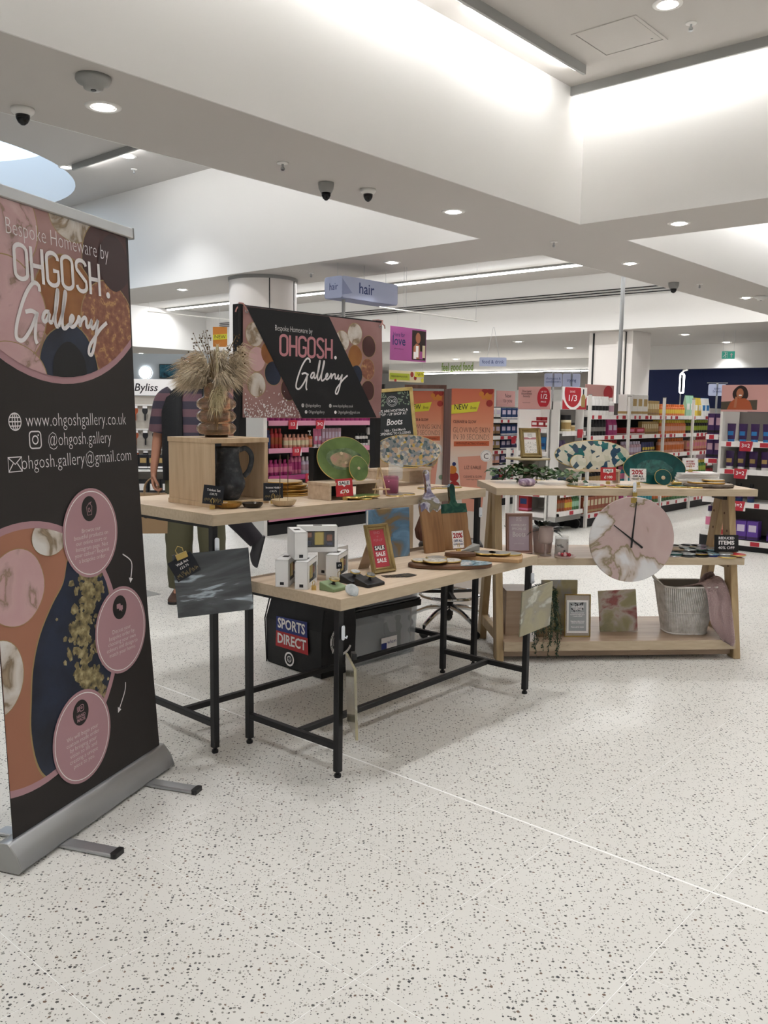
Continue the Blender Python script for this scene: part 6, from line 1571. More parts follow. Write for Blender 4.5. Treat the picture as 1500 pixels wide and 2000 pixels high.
# --- long aisle at right
uH, vH = 9.50, 5.15; HF = frame(BF(uH, vH)[:2], YB, 0)
gondola('long hair styling aisle with white shelves at right', BF(uH, vH), YB, 4.2, .5, 1.52, (.16, .50, .84, 1.11, 1.36), 'shelf_dark', 'shelf_white', tick=())
for x in (0.01, 1.05, 2.1, 3.1): 
    t = E('gondola_post', ['first', 'second', 'third', 'fourth'][int(x / 1.03 + .1)] + ' white upright along the hair styling aisle', 'post', HF(x, -.03, 0), YAW); ob('post', G().box(-.02, 0, 0, .02, .03, 1.6), 'shelf_white', t); ob('cap', G().box(-.022, -.002, 1.6, .022, .032, 1.61), 'shelf_grey', t)
c = header(HF(.85, .3, 1.525), YB, .75, .22, 'pink and red panel behind the white spray cans', 'poster_pink'); PR('red_drop', ell(.22, .12, .13, .095, 24), 'poster_red', c, .001)
zz = 1.3605
row(HF, .06, .66, .09, zz, 'spray', .08, .23, 'pr_white', 'pr_white', 'white spray can with black pattern on top of styling aisle', 'card_black', rows=2)
row(HF, .70, .80, .09, zz, 'bottle', .085, .22, 'pr_white', 'pr_white', 'white bottle standing apart on styling aisle', 'pr_mauve', n=1)
row(HF, 1.10, 1.7, .11, zz, 'carton', .15, .27, 'pr_white', 'pr_gold', 'tall white carton with brown print on styling aisle', 'pr_gold', d=.12)
row(HF, 1.72, 2.14, .1, zz, 'carton', .05, .20, 'pr_gold', 'pr_brown', 'narrow brown carton on top of styling aisle', 'pr_cream')
row(HF, 2.2, 3.0, .1, zz, 'bottle', .07, .16, 'pr_orange', 'pr_orange', 'orange bottle on top of styling aisle', 'pr_yellow', rows=2)
row(HF, 3.05, 3.35, .1, zz, 'pouch', .14, .30, 'pr_mint', 'pr_green', 'mint green pouch on top of styling aisle', 'card_white')
row(HF, 3.36, 3.62, .1, zz, 'pouch', .12, .27, 'pr_yellow', 'pr_lime', 'yellow pouch on top of styling aisle', 'card_white')
row(HF, 3.64, 3.95, .1, zz, 'pouch', .14, .27, 'pr_white', 'pr_blue', 'white pouch with blue mark on styling aisle', 'pr_blue')
zz = 1.1105
row(HF, .06, .62, .1, zz, 'spray', .075, .21, 'pr_black', 'pr_black', 'black spray can on second shelf of styling aisle', 'shelf_grey', rows=2)
row(HF, .66, .95, .1, zz, 'pouch', .12, .21, 'pr_magenta', 'pr_pink', 'magenta pack on second shelf of styling aisle', 'pr_lilac')
row(HF, 1.08, 1.6, .1, zz, 'carton', .26, .09, 'pr_red', 'card_white', 'flat red carton on second shelf of styling aisle', 'pr_pink', d=.14)
row(HF, 1.62, 2.16, .1, zz, 'carton', .055, .17, 'pr_gold', 'pr_brown', 'narrow tan carton on second shelf of styling aisle', 'pr_cream')
row(HF, 2.2, 3.05, .1, zz, 'bottle', .075, .19, 'pr_orange', 'pr_yellow', 'orange bottle with yellow cap on styling aisle', 'pr_peach', rows=2)
row(HF, 3.1, 3.95, .1, zz, 'bottle', .08, .19, 'pr_black', 'pr_lime', 'black bottle with lime cap on styling aisle', 'pr_lime')
zz = .8405
row(HF, .1, 1.0, .12, zz, 'spray', .07, .2, 'pr_black', 'pr_red', 'black can with red cap on third shelf of styling aisle', 'ticket_red')
row(HF, 1.08, 1.65, .1, zz, 'bottle', .075, .18, 'pr_mauve', 'pr_lilac', 'dusky pink bottle on third shelf of styling aisle', 'pr_lilac')
row(HF, 1.68, 2.1, .1, zz, 'tube', .075, .16, 'pr_navy', 'pr_yellow', 'navy tube on third shelf of styling aisle', 'pr_yellow')
row(HF, 2.2, 3.05, .1, zz, 'bottle', .08, .2, 'pr_peach', 'pr_orange', 'peach bottle on third shelf of styling aisle', 'pr_orange')
row(HF, 3.1, 3.9, .1, zz, 'carton', .09, .16, 'pr_peach', 'pr_red', 'coral carton on third shelf of styling aisle', 'pr_pink')
zz = .5005
row(HF, .06, 1.0, .1, zz, 'bottle', .08, .2, 'pr_black', 'pr_gold', 'black bottle with gold cap on fourth shelf of styling aisle', 'pr_gold')
row(HF, 1.05, 1.5, .1, zz, 'bottle', .075, .2, 'pr_teal', 'pr_pink', 'teal bottle on fourth shelf of styling aisle', 'pr_pink')
row(HF, 1.52, 2.6, .1, zz, 'tube', .08, .2, 'pr_gold', 'pr_white', 'tan tube on fourth shelf of styling aisle', 'pr_cream')
row(HF, 2.65, 3.9, .1, zz, 'bottle', .085, .2, 'pr_green', 'pr_yellow', 'green bottle with yellow cap on styling aisle', 'pr_lime')
zz = .1605
row(HF, .06, 1.0, .1, zz, 'carton', .09, .2, 'pr_rust', 'pr_gold', 'brown carton on bottom shelf of styling aisle', 'pr_cream')
row(HF, 1.05, 2.0, .1, zz, 'bottle', .085, .22, 'pr_magenta', 'pr_teal', 'magenta bottle on bottom shelf of styling aisle', 'pr_teal')
row(HF, 2.05, 3.9, .1, zz, 'bottle', .09, .23, 'pr_green', 'pr_orange', 'green bottle on bottom shelf of styling aisle', 'pr_orange')

# --- end bay with the three for two header, at the right edge
E_ = frame(BF(9.1, 3.42)[:2], YB - 90, 0)
gondola('grey end bay of purple hair products at the right edge', BF(9.1, 3.42), YB - 90, 1.0, .5, 1.42, (.11, .50, .835, 1.115), 'back_grey', 'shelf_white', sides=2, tick=((.28, 1.10, '3=2'), (.24, .82, '3=2'), (.24, .49, '3=2'), (.8, 1.10, '3=2')))
c = header(BF(9.1, 2.92, 1.422), YB - 90, 1.0, .27, 'peach three for two header with a smiling woman at right edge', 'poster_pink')
PR('tan_ground', [(-.5, .01), (-.12, .01), (-.12, .26), (-.5, .26)], 'poster_pink', c, .0008)
M('skin_print', '#a8694a', .55); M('hair_print', '#2b1c19', .6); M('coat_print', '#a5522f', .55); M('sofa_print', '#4d4438', .6)
PR('printed_sofa', [(-.5, .02), (-.14, .02), (-.14, .12), (-.5, .10)], 'sofa_print', c, .001)
PR('printed_hair', ell(-.31, .18, .075, .085, 26, .06, 3), 'hair_print', c, .0012)
PR('printed_blouse', [(-.44, .02), (-.18, .02), (-.21, .10), (-.26, .135), (-.36, .135), (-.41, .09)], 'coat_print', c, .0014)
PR('printed_face', ell(-.315, .185, .036, .05, 20), 'skin_print', c, .0016)
PR('printed_hand', [(-.37, .04), (-.345, .04), (-.335, .15), (-.36, .15)], 'skin_print', c, .0018)
PR('printed_smile', ell(-.31, .165, .016, .007, 12), 'card_white', c, .0020)
PR('red_drop', clip(ell(.14, .155, .17, .15, 36), [(-.1, .0), (.5, .0), (.5, .265), (-.1, .265)]), 'poster_red', c, .001)
T('3 FOR 2', .07, 'text_white', c, .14, .18, .0016, w=.24, bold=.0006); T('HAIR CARE', .03, 'text_white', c, .14, .11, .0016)
for k in range(6):
    for z, col, cap, lb, l in ((1.1155, 'pr_purple', 'pr_black', 'pr_blue', 'purple tube with blue foot on the top shelf of end bay'), (.8355, 'pr_purple', 'pr_white', 'pr_gold', 'purple tube with silver cap on the second shelf of end bay'), (.5005, 'pr_blue', 'pr_black', 'pr_purple', 'blue and black bottle on the third shelf of end bay')):
        if z < .6 and k == 3: continue
        kd = 'tube' if z > .6 else 'bottle'
        o = product(kd, .085 if z > .6 else .07, .185 if z > .6 else (.19 if k < 3 else .26), 'pr_purple' if z > .6 else 'pr_dkblue', 'pr_blue' if z > 1 else cap, lb)
        o.location = E_(.09 + .118 * k + (.02 if k > 3 else 0), .09, z); o.rotation_euler = (0, 0, E_.yaw); o['label'] = l; o['group'] = 'row of ' + l.split(' on ')[0]
row(E_, .03, .2, .1, .1105, 'carton', .075, .19, 'pr_red', 'pr_peach', 'red carton on the bottom shelf of end bay', 'pr_peach')
row(E_, .2, .48, .1, .1105, 'carton', .11, .20, 'pr_violet', 'pr_purple', 'violet carton on the bottom shelf of end bay', 'pr_lilac')
row(E_, .5, .68, .1, .1105, 'jar', .10, .11, 'pr_purple', 'pr_black', 'dark purple jar on the bottom shelf of end bay', 'pr_violet')
w_ = frame(BF(9.2, 3.62)[:2], YB - 90, 0)
t = gondola('narrow white side shelves beside the purple end bay', BF(9.2, 3.62), YB - 90, .18, .32, 1.3, (.17, .52, .93, 1.18), 'shelf_grey', 'shelf_white', sides=False)
row(w_, .01, .16, .1, 1.1805, 'carton', .075, .22, 'pr_purple', 'pr_black', 'dark plum carton on top of narrow side shelves', 'pr_mauve', d=.1)
row(w_, .01, .16, .1, .9305, 'carton', .075, .20, 'pr_purple', 'pr_black', 'dark plum carton on the second narrow side shelf', 'pr_mauve', d=.1)
row(w_, .03, .13, .1, .5205, 'bottle', .08, .25, 'pr_white', 'pr_purple', 'white bottle on the third narrow side shelf', 'pr_pink', n=1)
row(w_, .03, .13, .1, .1705, 'bottle', .08, .25, 'pr_white', 'pr_purple', 'white bottle on the lowest narrow side shelf', 'pr_pink', n=1)

# --- dark aisle between the orange stand and the castor unit
D_F = frame(BF(9.9, 7.25)[:2], YB, 0)
gondola('far aisle of dark blue packs beside the orange stand', BF(9.9, 7.25), YB, 2.6, .5, 1.45, (.16, .38, .60, .82, 1.03, 1.27), 'shelf_dark', 'shelf_dark', tick=((1.2, .99, ''),))
for z, mats in ((1.2705, ('pr_white', 'pr_dkblue', 'pr_blue')), (1.0305, ('pr_brown', 'pr_dkblue', 'pr_rust')), (.8205, ('pr_gold', 'pr_navy', 'pr_red')), (.6005, ('pr_peach', 'pr_navy', 'pr_black')), (.3805, ('pr_navy', 'pr_red', 'pr_gold')), (.1605, ('pr_black', 'pr_rust', 'pr_navy'))):
    for k, m_ in enumerate(mats):
        row(D_F, .4 + .55 * k, .95 + .55 * k, .1, z, 'carton', .125, .17, m_, 'card_white' if k % 2 else 'pr_black', '%s carton on the %s shelf of the far dark aisle' % ({'pr_white': 'white', 'pr_dkblue': 'slate blue', 'pr_blue': 'blue', 'pr_brown': 'brown', 'pr_rust': 'rust', 'pr_gold': 'tan', 'pr_navy': 'navy', 'pr_red': 'red', 'pr_peach': 'peach', 'pr_black': 'black'}[m_], {1.2705: 'top', 1.0305: 'second', .8205: 'third', .6005: 'fourth', .3805: 'fifth', .1605: 'bottom'}[z]), 'pr_lilac')
row(D_F, 1.62, 1.95, .0 + .12, 1.2705, 'jar', .14, .26, 'pr_white', 'pr_white', 'white tub on top of the far dark aisle', 'card_white')
c = header(D_F(.75, .3, 1.46), YB, .5, .24, 'white card header over the far dark aisle', 'card_white'); T('V3', .12, 'ink', c, 0, .12, .001)
c = header(D_F(1.45, .3, 1.46), YB, .5, .24, 'peach card header over the far dark aisle', 'poster_pink'); T('New\nto you', .09, 'ink', c, .05, .13, .001, sp=.8)

# --- further rows of plain shelving that close the view
for k, (u, v, w, yaw, l) in enumerate(((14.5, 6.2, 4.5, YB, 'white shelving run before the square column'), (13, 12.5, 7, YB, 'far white shelving run on the left of the square column'), (9, 15.5, 7, YB, 'far white shelving behind the hanging poster'),
                                    (17, 5.0, 5, YB - 90, 'far shelving run below the blue wall'), (20.2, 16.5, 9, YB - 90, 'far chilled shelving under the green letters'))):
    gondola(l, BF(u, v), yaw, w, .5, 1.5 if k < 5 else 1.35, (.16, .5, .84, 1.16), 'back_grey' if k % 2 else 'shelf_white', 'shelf_white')
    F_ = frame(BF(u, v)[:2], yaw, 0); rn = random.Random(k)
    g = {m_: G() for m_ in ('pr_white', 'pr_mauve', 'pr_navy', 'pr_gold', 'pr_red', 'pr_green')}
    for z in (.16, .5, .84, 1.16):
        x = .06
        while x < w - .15:
            m_ = rn.choice(list(g)); n = rn.randint(3, 6); pw = rn.uniform(.07, .11); ph = rn.uniform(.14, .25)
            for q in range(n):
                if x > w - .12: break
                g[m_].box(x, .08, z, x + pw * .9, .2, z + ph); x += pw
    t = EA('packed_goods', 'small packs on the ' + l, 'goods', BF(u, v), yaw)
    for m_ in g:
        if g[m_].v: ob('packs', g[m_], m_, t, flip=False)['kind'] = 'stuff'

# --- electrical hair tools gondola at far left
P = (-3.86, 12.25, 0); Yb = 8; LF = frame(P[:2], Yb, 0)
M('pegboard', '#b8b1a6', .6, ramp=[(.45, '#a59d92'), (.55, '#bdb6ab')], kind='wave', scale=28)
t = EA('tool_gondola', 'pegboard display of hanging hair tools at far left', 'shelving', P, Yb)
ob('back_panel', G().box(0, .02, .12, 1.3, .06, 1.54), 'pegboard', t); ob('base', G().box(0, -.3, 0, 1.3, .3, .12), 'base_dark', t); ob('shelf', G().box(0, -.3, .50, 1.3, .02, .525), 'shelf_white', t)
for x in (0, 1.27): ob('side_panel', G().box(x, -.05, .12, x + .03, .06, 1.76), 'shelf_white', t)
for z in (1.40, 1.06, .78): ob('hook_rail', G().box(.03, -.005, z, 1.27, .02, z + .02), 'shelf_white', t)
t = EA('header_sign', 'white hair tools brand header at far left', 'sign', tuple(LF(.65, 0, 1.545)), Yb); c = slab(t, 'panel', 1.3, .225, .03, 'card_white', 0); T('BaByliss', .15, 'ink', c, -.20, .105, .001, w=.46, bold=.002, shear=.2)
for z, nm in ((1.395, 'top'), (1.055, 'middle'), (.775, 'lower')):
    for k in range(9):
        o = product('brush', .075, .2, 'pr_black' if (k + int(z * 10)) % 3 else 'pr_rust', 'pr_black', 'card_white'); o.location = LF(.12 + .13 * k, -.03, z); o.rotation_euler = (0, 0, LF.yaw)
        o['label'] = ('black' if (k + int(z * 10)) % 3 else 'brown') + ' hair brush hanging on the %s peg rail' % nm; o['group'] = o['label'][:5] + ' brushes on the %s peg rail' % nm
row(LF, .05, 1.2, -.15, .5255, 'carton', .12, .2, 'pr_black', 'card_white', 'black hair tool carton on the low shelf at far left', 'pr_gold')
row(LF, .05, 1.2, -.15, .1205, 'carton', .16, .26, 'pr_black', 'pr_gold', 'large black carton on the base shelf at far left', 'card_white')
M('wall_bluegrey', '#aab2b9', .6)
st(ob('wall_partition', G().box(-9.5, 22.6, 0, -3.2, 22.7, 2.72), 'wall_bluegrey'), 'pale blue grey partition at far left')
t = E('round_light', 'round glowing wall light at far left', 'light', (-6.13, 22.58, 2.24), 0)
ob('disc', G().lathe([(.0001, 0), (.15, 0), (.15, .02), (.0001, .02)], 32), 'lamp_on', t, rot=(PI / 2, 0, 0)); ob('ring', G().lathe([(.15, 0), (.165, 0), (.165, .03), (.15, .03), (.15, 0)], 32, caps=False), 'white_plastic', t, rot=(PI / 2, 0, 0))
M('screen', '#122633', .15, ramp=[(.35, '#0d1c28'), (.55, '#2f6478'), (.7, '#0f2230')], scale=6, emit=.0)
t = E('screen', 'dark wall mounted screen beside the round light', 'screen', (-5.45, 22.55, 2.1), 0); ob('bezel', G().box(-.32, 0, 0, .32, .05, .36), 'black_plastic', t, bev=.01); ob('panel', G().box(-.3, -.002, .02, .3, 0, .34), 'screen', t)

# ================================================================ orange promotional stands
M('orange_grad', '#c97a5a', .5, kind='grad', ramp=[(0, '#ddd5cd'), (.645, '#dcd4cc'), (.71, '#e0c8b8'), (.77, '#e2ae93'), (.85, '#d98d6e'), (.94, '#cb7355'), (1, '#c2664b')], st=(1, .645, 1))
M('stand_brown', '#6a4a40', .55, ramp=[(.3, '#5b3e35'), (.7, '#7a574b')], scale=3, st=(9, 9, 1))
M('flag_yellow', '#d8d13c', .5)
M('berry', '#9c2f2a', .4); M('berry_orange', '#c97f35', .4); M('tube_peach', '#d99a86', .4); M('vit_orange', '#c8623e', .5)
def orange(P, yaw, label):
    t = E('promo_stand', label, 'display stand', P, R(yaw)); w, h, d = .305, 1.55, .26
    ob('carcass', G().box(-w / 2, .004, 0, w / 2, d, h), 'stand_brown', t, bev=.002)
    c = slab(t, 'front_panel', w, h, .004, 'orange_grad', 0, 0, y=-.001)
    PR('yellow_flag', [(-w / 2, 1.435), (.052, 1.462), (.030, 1.392), (-w / 2, 1.372)], 'flag_yellow', c, .001)
    T('NEW', .055, 'ink', c, -.085, 1.420, .0016, w=.095, bold=.0004); T('Boots', .03, 'ink', c, .003, 1.418, .0016, shear=.3, w=.045)
    T('CLEANSE & GLOW', .030, 'ink', c, -.055, 1.318, .0016, w=.165, bold=.0002)
    T('GLOWING SKIN\nIN 30 SECONDS', .056, 'ink', c, -.005, 1.235, .0016, w=.265, bold=-.0012, sp=.88)
    PR('orange_bar', [(-.13, 1.145), (.125, 1.15), (.125, 1.185), (-.13, 1.18)], 'vit_orange', c, .001); T('WITH FAST-ACTING VITAMIN C', .022, 'ink', c, -.003, 1.165, .0016, w=.22)
    tub_ = [(-.10, 1.07), (.12, 1.085), (.085, .70), (.03, .68), (-.055, .69)]
    PR('printed_tube', tub_, 'tube_peach', c, .001)
    T('LIZ EARLE', .036, 'ink', c, .01, .995, .0016, w=.12, bold=-.0004); T('CLEANSE & GLOW', .022, 'ink', c, .012, .93, .0016, w=.135); T('transforming gel cleanser', .013, 'ink', c, .012, .912, .0016, w=.09)
    T('LIZ EARLE\nTONIC', .04, 'text_white', c, 0, .40, .0016)
    k = 0
    for x, y, r, m_ in ((.085, 1.53, .025, 'berry'), (.11, 1.50, .026, 'berry_orange'), (.06, 1.515, .018, 'berry_orange'), (.125, 1.535, .022, 'berry'), (.12, 1.45, .024, 'berry'), (.075, 1.49, .014, 'berry_orange'), (-.125, .93, .035, 'berry'), (-.12, .86, .04, 'berry'), (-.135, .98, .03, 'berry_orange'), (-.125, 1.02, .014, 'ink_blue'), (.14, .85, .02, 'leaf_print')):
        k += 1; q = clip(ell(x, y, r, n=18), [(-w / 2, 0), (w / 2, 0), (w / 2, h), (-w / 2, h)]); PR('printed_berry', q, m_, c, .0012 + .0001 * k)
    cc = PR('white_roundel', ell(.105, 1.08, .042, n=28), 'card_white', c, .0028); PR('roundel_ring', [], 'ink', c) if 0 else None
    ob('roundel_ring', G().rib(ell(.105, 1.08, .037, n=28), .0015, 0, True), 'ink', c, loc=(0, 0, .0032), flip=False); T('C', .055, 'ink', c, .105, 1.075, .0034)
    return t
orange((.615, 6.22, 0), 7, 'orange glowing skin promotional stand behind the tables')
t = orange((.325, 7.2, 0), -4, 'farther orange glowing skin stand in a brown frame')
for q in ((-.17, -.012, 1.28, -.150, .02, 1.60), (.150, -.012, 0, .17, .02, 1.60), (-.15, -.012, 1.57, .15, .02, 1.60)): ob('frame_rail', G().box(*q), 'stand_brown', t)

# ================================================================ hanging signs
M('sign_lilac', '#a3aac4', .5); M('sign_lilac_dark', '#8189a8', .5)
for k in range(1):
    t = E('hair_sign', 'pale lilac box sign reading hair hung over the pink aisle', 'sign', BF(7.03, 6.85, 2.61), YAW)
    L_ = .93; D_ = .27; H_ = .235
    prof = rrect(0, 0, L_, H_, .03)
    fr_ = ob('front_panel', G().poly(prof, -.006, 0), 'sign_lilac', t, (0, 0, 0), (PI / 2, 0, 0))
    T('hair', .17, 'ink_blue', fr_, L_ * .42, H_ * .52, .001, w=.25, bold=.0015)
    PR('pale_facet', [(0, .03), (.0, H_ - .03), (.16, .06)], 'sign_lilac_dark', fr_, .0006)
    ob('back_panel', G().poly(prof, -.006, 0), 'sign_lilac', t, (0, D_, 0), (PI / 2, 0, 0))
    le = ob('left_panel', G().poly(rrect(0, 0, D_, H_, .03), -.006, 0), 'sign_lilac', t, (0, D_, 0), (PI / 2, 0, -PI / 2)); T('hair', .11, 'ink_blue', le, D_ * .5, H_ * .52, .001, w=.13)
    ob('right_panel', G().poly(rrect(0, 0, D_, H_, .03), -.006, 0), 'sign_lilac', t, (L_, 0, 0), (PI / 2, 0, PI / 2))
    ob('underside', G().box(.03, .03, 0, L_ - .03, D_ - .03, .006), 'sign_lilac_dark', t)
    for x, y in ((.06, .135), (L_ - .06, .135), (L_ * .4, .02)): ob('wire', G().tube([(x, y, .01), (x, y, .388)], .0022, 5), 'steel', t)
    ob('pole', G().tube([(.16, .135, .0), (.16, .135, -.86)], .02, 10), 'grey_trim', t, smooth=True)
M('poster_violet', '#a4528f', .5); M('poster_lime', '#a7b02f', .5)
RL = frame(BF(7.30, 6.55)[:2], YB, 0)
t = E('hanging_rail', 'thin white rail on wires carrying the hanging posters', 'rail', RL(0, 0, 2.51), YAW)
ob('bar', G().tube([(0, 0, 0), (1.84, 0, 0)], .009, 8), 'white_plastic', t)
for x, z in ((.42, .485), (.46, .485), (1.82, 1.58)): ob('wire', G().tube([(x, 0, 0), (x, 0, z)], .002, 5), 'steel', t)
t = E('hanging_poster', 'violet love poster hung from the thin rail', 'poster', RL(.51, -.005, 1.95), YAW)
c = slab(t, 'panel', .64, .375, .004, 'poster_violet', 0)
T('Here for', .07, 'ink_blue', c, -.17, .285, .001, w=.20); T('love', .15, 'ink_blue', c, -.17, .215, .001, w=.22, bold=.001); T('gifts for every mum', .02, 'ink', c, -.17, .13, .001)
PR('printed_photo', [(.06, .02), (.31, .02), (.31, .355), (.06, .355)], 'hair_print', c, .0008)
PR('printed_face', ell(.17, .27, .045, .062, 20), 'skin_print', c, .0012); PR('printed_scarf', [(.08, .03), (.22, .03), (.20, .19), (.14, .21), (.09, .17)], 'skin_print', c, .0011)
for k, (x, y, w, h, m_) in enumerate(((.13, .05, .05, .13, 'card_white'), (.20, .03, .06, .09, 'poster_violet'), (.25, .05, .05, .14, 'pr_cream'), (.09, .03, .05, .08, 'card_white'))): PR('printed_bag', [(x, y), (x + w, y), (x + w, y + h), (x, y + h)], m_, c, .0014 + .0002 * k)
for x in (-.2, .2): ob('wire', G().tube([(x, .002, .375), (x, .002, .56)], .0015, 4), 'steel', t)
t = E('hanging_poster', 'small lime and cream new banner hung below the violet poster', 'poster', RL(.47, -.02, 1.71), YAW)
c = slab(t, 'panel', .62, .125, .004, 'pr_cream', 0)
PR('lime_band', [(-.30, .02), (.05, .02), (.05, .095), (-.30, .095)], 'poster_lime', c, .0008); T('FRESH NEW FLAVOURS', .028, 'ink', c, -.13, .058, .0012, w=.28)
for k, (x, y, r, m_) in enumerate(((.09, .09, .03, 'berry'), (.15, .05, .025, 'berry'), (-.2, .012, .02, 'berry'), (.28, .03, .025, 'flag_yellow'))): PR('printed_fruit', clip(ell(x, y, r, n=16), [(-.31, 0), (.31, 0), (.31, .125), (-.31, .125)]), m_, c, .0011 + .0001 * k)
PR('yellow_flag', [(.14, .065), (.31, .065), (.31, .125), (.15, .125)], 'flag_yellow', c, .0018); T('NEW', .05, 'ink', c, .23, .094, .0022, shear=.2, w=.12)
for x in (-.28, .28): ob('wire', G().tube([(x, .002, .125), (x, .002, .245)], .0015, 4), 'steel', t)
t = E('hanging_rail', 'thin white rail on wires at far left over the man', 'rail', BF(8.25, 12.4, 2.91), YAW - R(2)); ob('bar', G().tube([(0, 0, 0), (1.7, 0, 0)], .011, 8), 'white_plastic', t)
for x in (.03, 1.6): ob('wire', G().tube([(x, 0, 0), (x, 0, 1.18)], .002, 5), 'steel', t)
t = E('hanging_poster', 'small amber and yellow new card hanging behind the pampas', 'poster', BF(8.6, 11.0, 2.32), YAW - R(48)); c = slab(t, 'panel', .22, .30, .004, 'berry_orange', 0); PR('yellow_flag', [(-.11, .10), (.11, .12), (.11, .20), (-.11, .18)], 'flag_yellow', c, .0008); T('NEW', .075, 'ink', c, 0, .15, .0012)
ob('wire', G().tube([(0, .002, .30), (0, .002, 1.78)], .0015, 4), 'steel', t)
def bladesign(P, yaw, label, w, h, txt, ts, wires=0, posts=0, tw=None):
    t = E('aisle_sign', label, 'sign', P, yaw); c = slab(t, 'panel', 0, 0, .02, 'sign_lilac', 0, 0, pts=rrect(-w / 2, 0, w / 2, h, h * .12)); T(txt, ts, 'ink_blue', c, 0, h * .5, .001, w=tw, sp=.85)
    if wires:
        for x in (-w * .1, w * .1): ob('wire', G().tube([(x * 2.2, .01, h), (x * .2, .01, wires)], .003, 5), 'steel', t)
    if posts:
        ob('rail', G().box(-w / 2 - .02, .0, h + .012, w / 2 + .02, .02, h + .022), 'steel', t); ob('post', G().box(-.012, .0, -posts, .012, .02, h + .012), 'steel', t)
    return t
bladesign((2.07, 17.2, 2.25), R(-4), 'pale lilac food and drink sign hanging in the distance', .52, .17, 'food & drink', .10, wires=.75, tw=.42)
bladesign((2.06, 10.9, 1.70), R(-2), 'pale lilac shampoos and conditioners sign above the castor shelving', .215, .165, 'shampoos &\nconditioners', .042, posts=.18, tw=.18)
bladesign((2.285, 10.9, 1.70), R(-2), 'pale lilac styling sign above the save a third header', .215, .165, 'styling', .055, posts=.18, tw=.11)
bladesign((4.87, 13.0, 1.66), R(-6), 'pale lilac salon brands sign at the end of styling aisle', .25, .17, 'salon\nbrands', .05, posts=.30, tw=.12)
t = E('sign_letters', 'green feel good food letters on the far bulkhead', 'letters', BF(23.985, 17.95, 2.83), YAW - PI / 2)
M('letter_green', '#7fa03a', .5)
T('feel good food', .40, 'letter_green', t, 0, 0, 0, w=1.32, rot=(PI / 2, 0, 0), bold=.004, name='letters')
ob('letter_rail', G().box(-.66, .002, -.12, .66, .012, -.10), 'white_plastic', t)
t = E('exit_sign', 'green running man exit sign hanging at far right', 'sign', (6.62, 17.2, 2.455), R(-12)); M('exit_green', '#2f8a78', .4, emit=.35)
c = slab(t, 'panel', .235, .145, .02, 'exit_green', 0)
g = G().poly(ell(-.055, .112, .011, n=10)).rib([(-.05, .10), (-.065, .07), (-.045, .045), (-.06, .02)], .014).rib([(-.065, .07), (-.085, .05), (-.1, .035)], .012).rib([(-.05, .095), (-.03, .08)], .010).rib([(-.02, .02), (-.02, .12), (-.09, .125)], .007)
g.rib([(.055, .025), (.055, .10)], .022).poly([(.025, .075), (.085, .075), (.055, .115)]); ob('printed_symbol', g, 'text_white', c, loc=(0, 0, .001), flip=False)
for x in (-.1, .1): ob('hanger', G().tube([(x, .01, .145), (x, .01, .54)], .003, 5), 'steel', t)
t = E('mirror_light', 'glowing rounded square mirror frame before the blue wall', 'mirror', (6.72, 20.1, 1.86), R(48)); 
ob('light_frame', G().tube([(p[0], 0, p[1]) for p in rrect(-.11, 0, .11, .42, .035)], .016, 6, closed=True), 'lamp_on', t); ob('glass', G().box(-.10, .01, .01, .10, .02, .41), 'black_glass', t)
ob('lamp_arm', G().tube([(0, .03, .42), (0, -.03, .50), (0, -.12, .52)], .025, 8), 'white_plastic', t, smooth=True); ob('stand', G().tube([(0, .02, 0), (0, .02, -1.858)], .02, 8), 'steel', t)

# ================================================================ people
M('skin', '#b58169', .55); M('vest_black', '#1c1d20', .8, bump=.15, bscale=60); M('trouser_olive', '#57543f', .9, bump=.2, bscale=25); M('shoe_brown', '#4a3022', .6); M('hair_grey', '#8a827a', .9)
M('polo', '#4d4252', .85, kind='wave', ramp=[(0, '#3f3a48'), (.5, '#6d525a')], scale=2.9, st=(1, 1, 1), const=True)
M('jacket_pink', '#c2437e', .8, bump=.2, bscale=30); M('trouser_dark', '#2a262c', .9); M('shoe_grey', '#3b3a3e', .7); M('hair_brown', '#4a3426', .9); M('eye_white', '#e8e4e0', .3); M('lip', '#9a5a52', .5); M('kraft', '#94795a', .7, bump=.2, bscale=20)
def skinbody(name, t, J, Ed, mat):
    me = bpy.data.meshes.new(name); ks = list(J); me.from_pydata([J[k][0] for k in ks], [(ks.index(a), ks.index(b)) for a, b in Ed], [])
    o = bpy.data.objects.new(name, me); COL.objects.link(o); o.parent = t
    md = o.modifiers.new('skin', 'SKIN'); md.use_smooth_shade = True
    if not me.skin_vertices: me.attributes.new('skin', 'FLOAT', 'POINT')
    for i, k in enumerate(ks):
        r = J[k][1]; v = me.skin_vertices[0].data[i]; v.radius = (r, r) if not isinstance(r, tuple) else r; v.use_root = (k == 'pelvis')
    s_ = o.modifiers.new('sub', 'SUBSURF'); s_.levels = 1; s_.render_levels = 1
    me.materials.append(MATS[mat]); return o
def ringz(c, rx, ry, n=20, rot=0, a0=0, a1=360, tilt=0):
    o = []
    for i in range(n):
        a = R(a0 + (a1 - a0) * i / (n if a1 - a0 == 360 else n - 1)); x, y = rx * math.cos(a), ry * math.sin(a)
        o.append((c[0] + x * math.cos(rot) - y * math.sin(rot), c[1] + x * math.sin(rot) + y * math.cos(rot), c[2] + tilt * x))
    return o
def limb(nm, t, pts, rad, mat, n=14, fold=.0):
    P = crom(pts, 5); K = len(P); rr = []
    for k in range(K):
        f = k / (K - 1) * (len(rad) - 1); i = min(int(f), len(rad) - 2); rr.append((rad[i] + (rad[i + 1] - rad[i]) * (f - i)) * (1 + fold * math.sin(k * 1.9)))
    return ob(nm, G().tube(P, rr, n), mat, t, smooth=True)
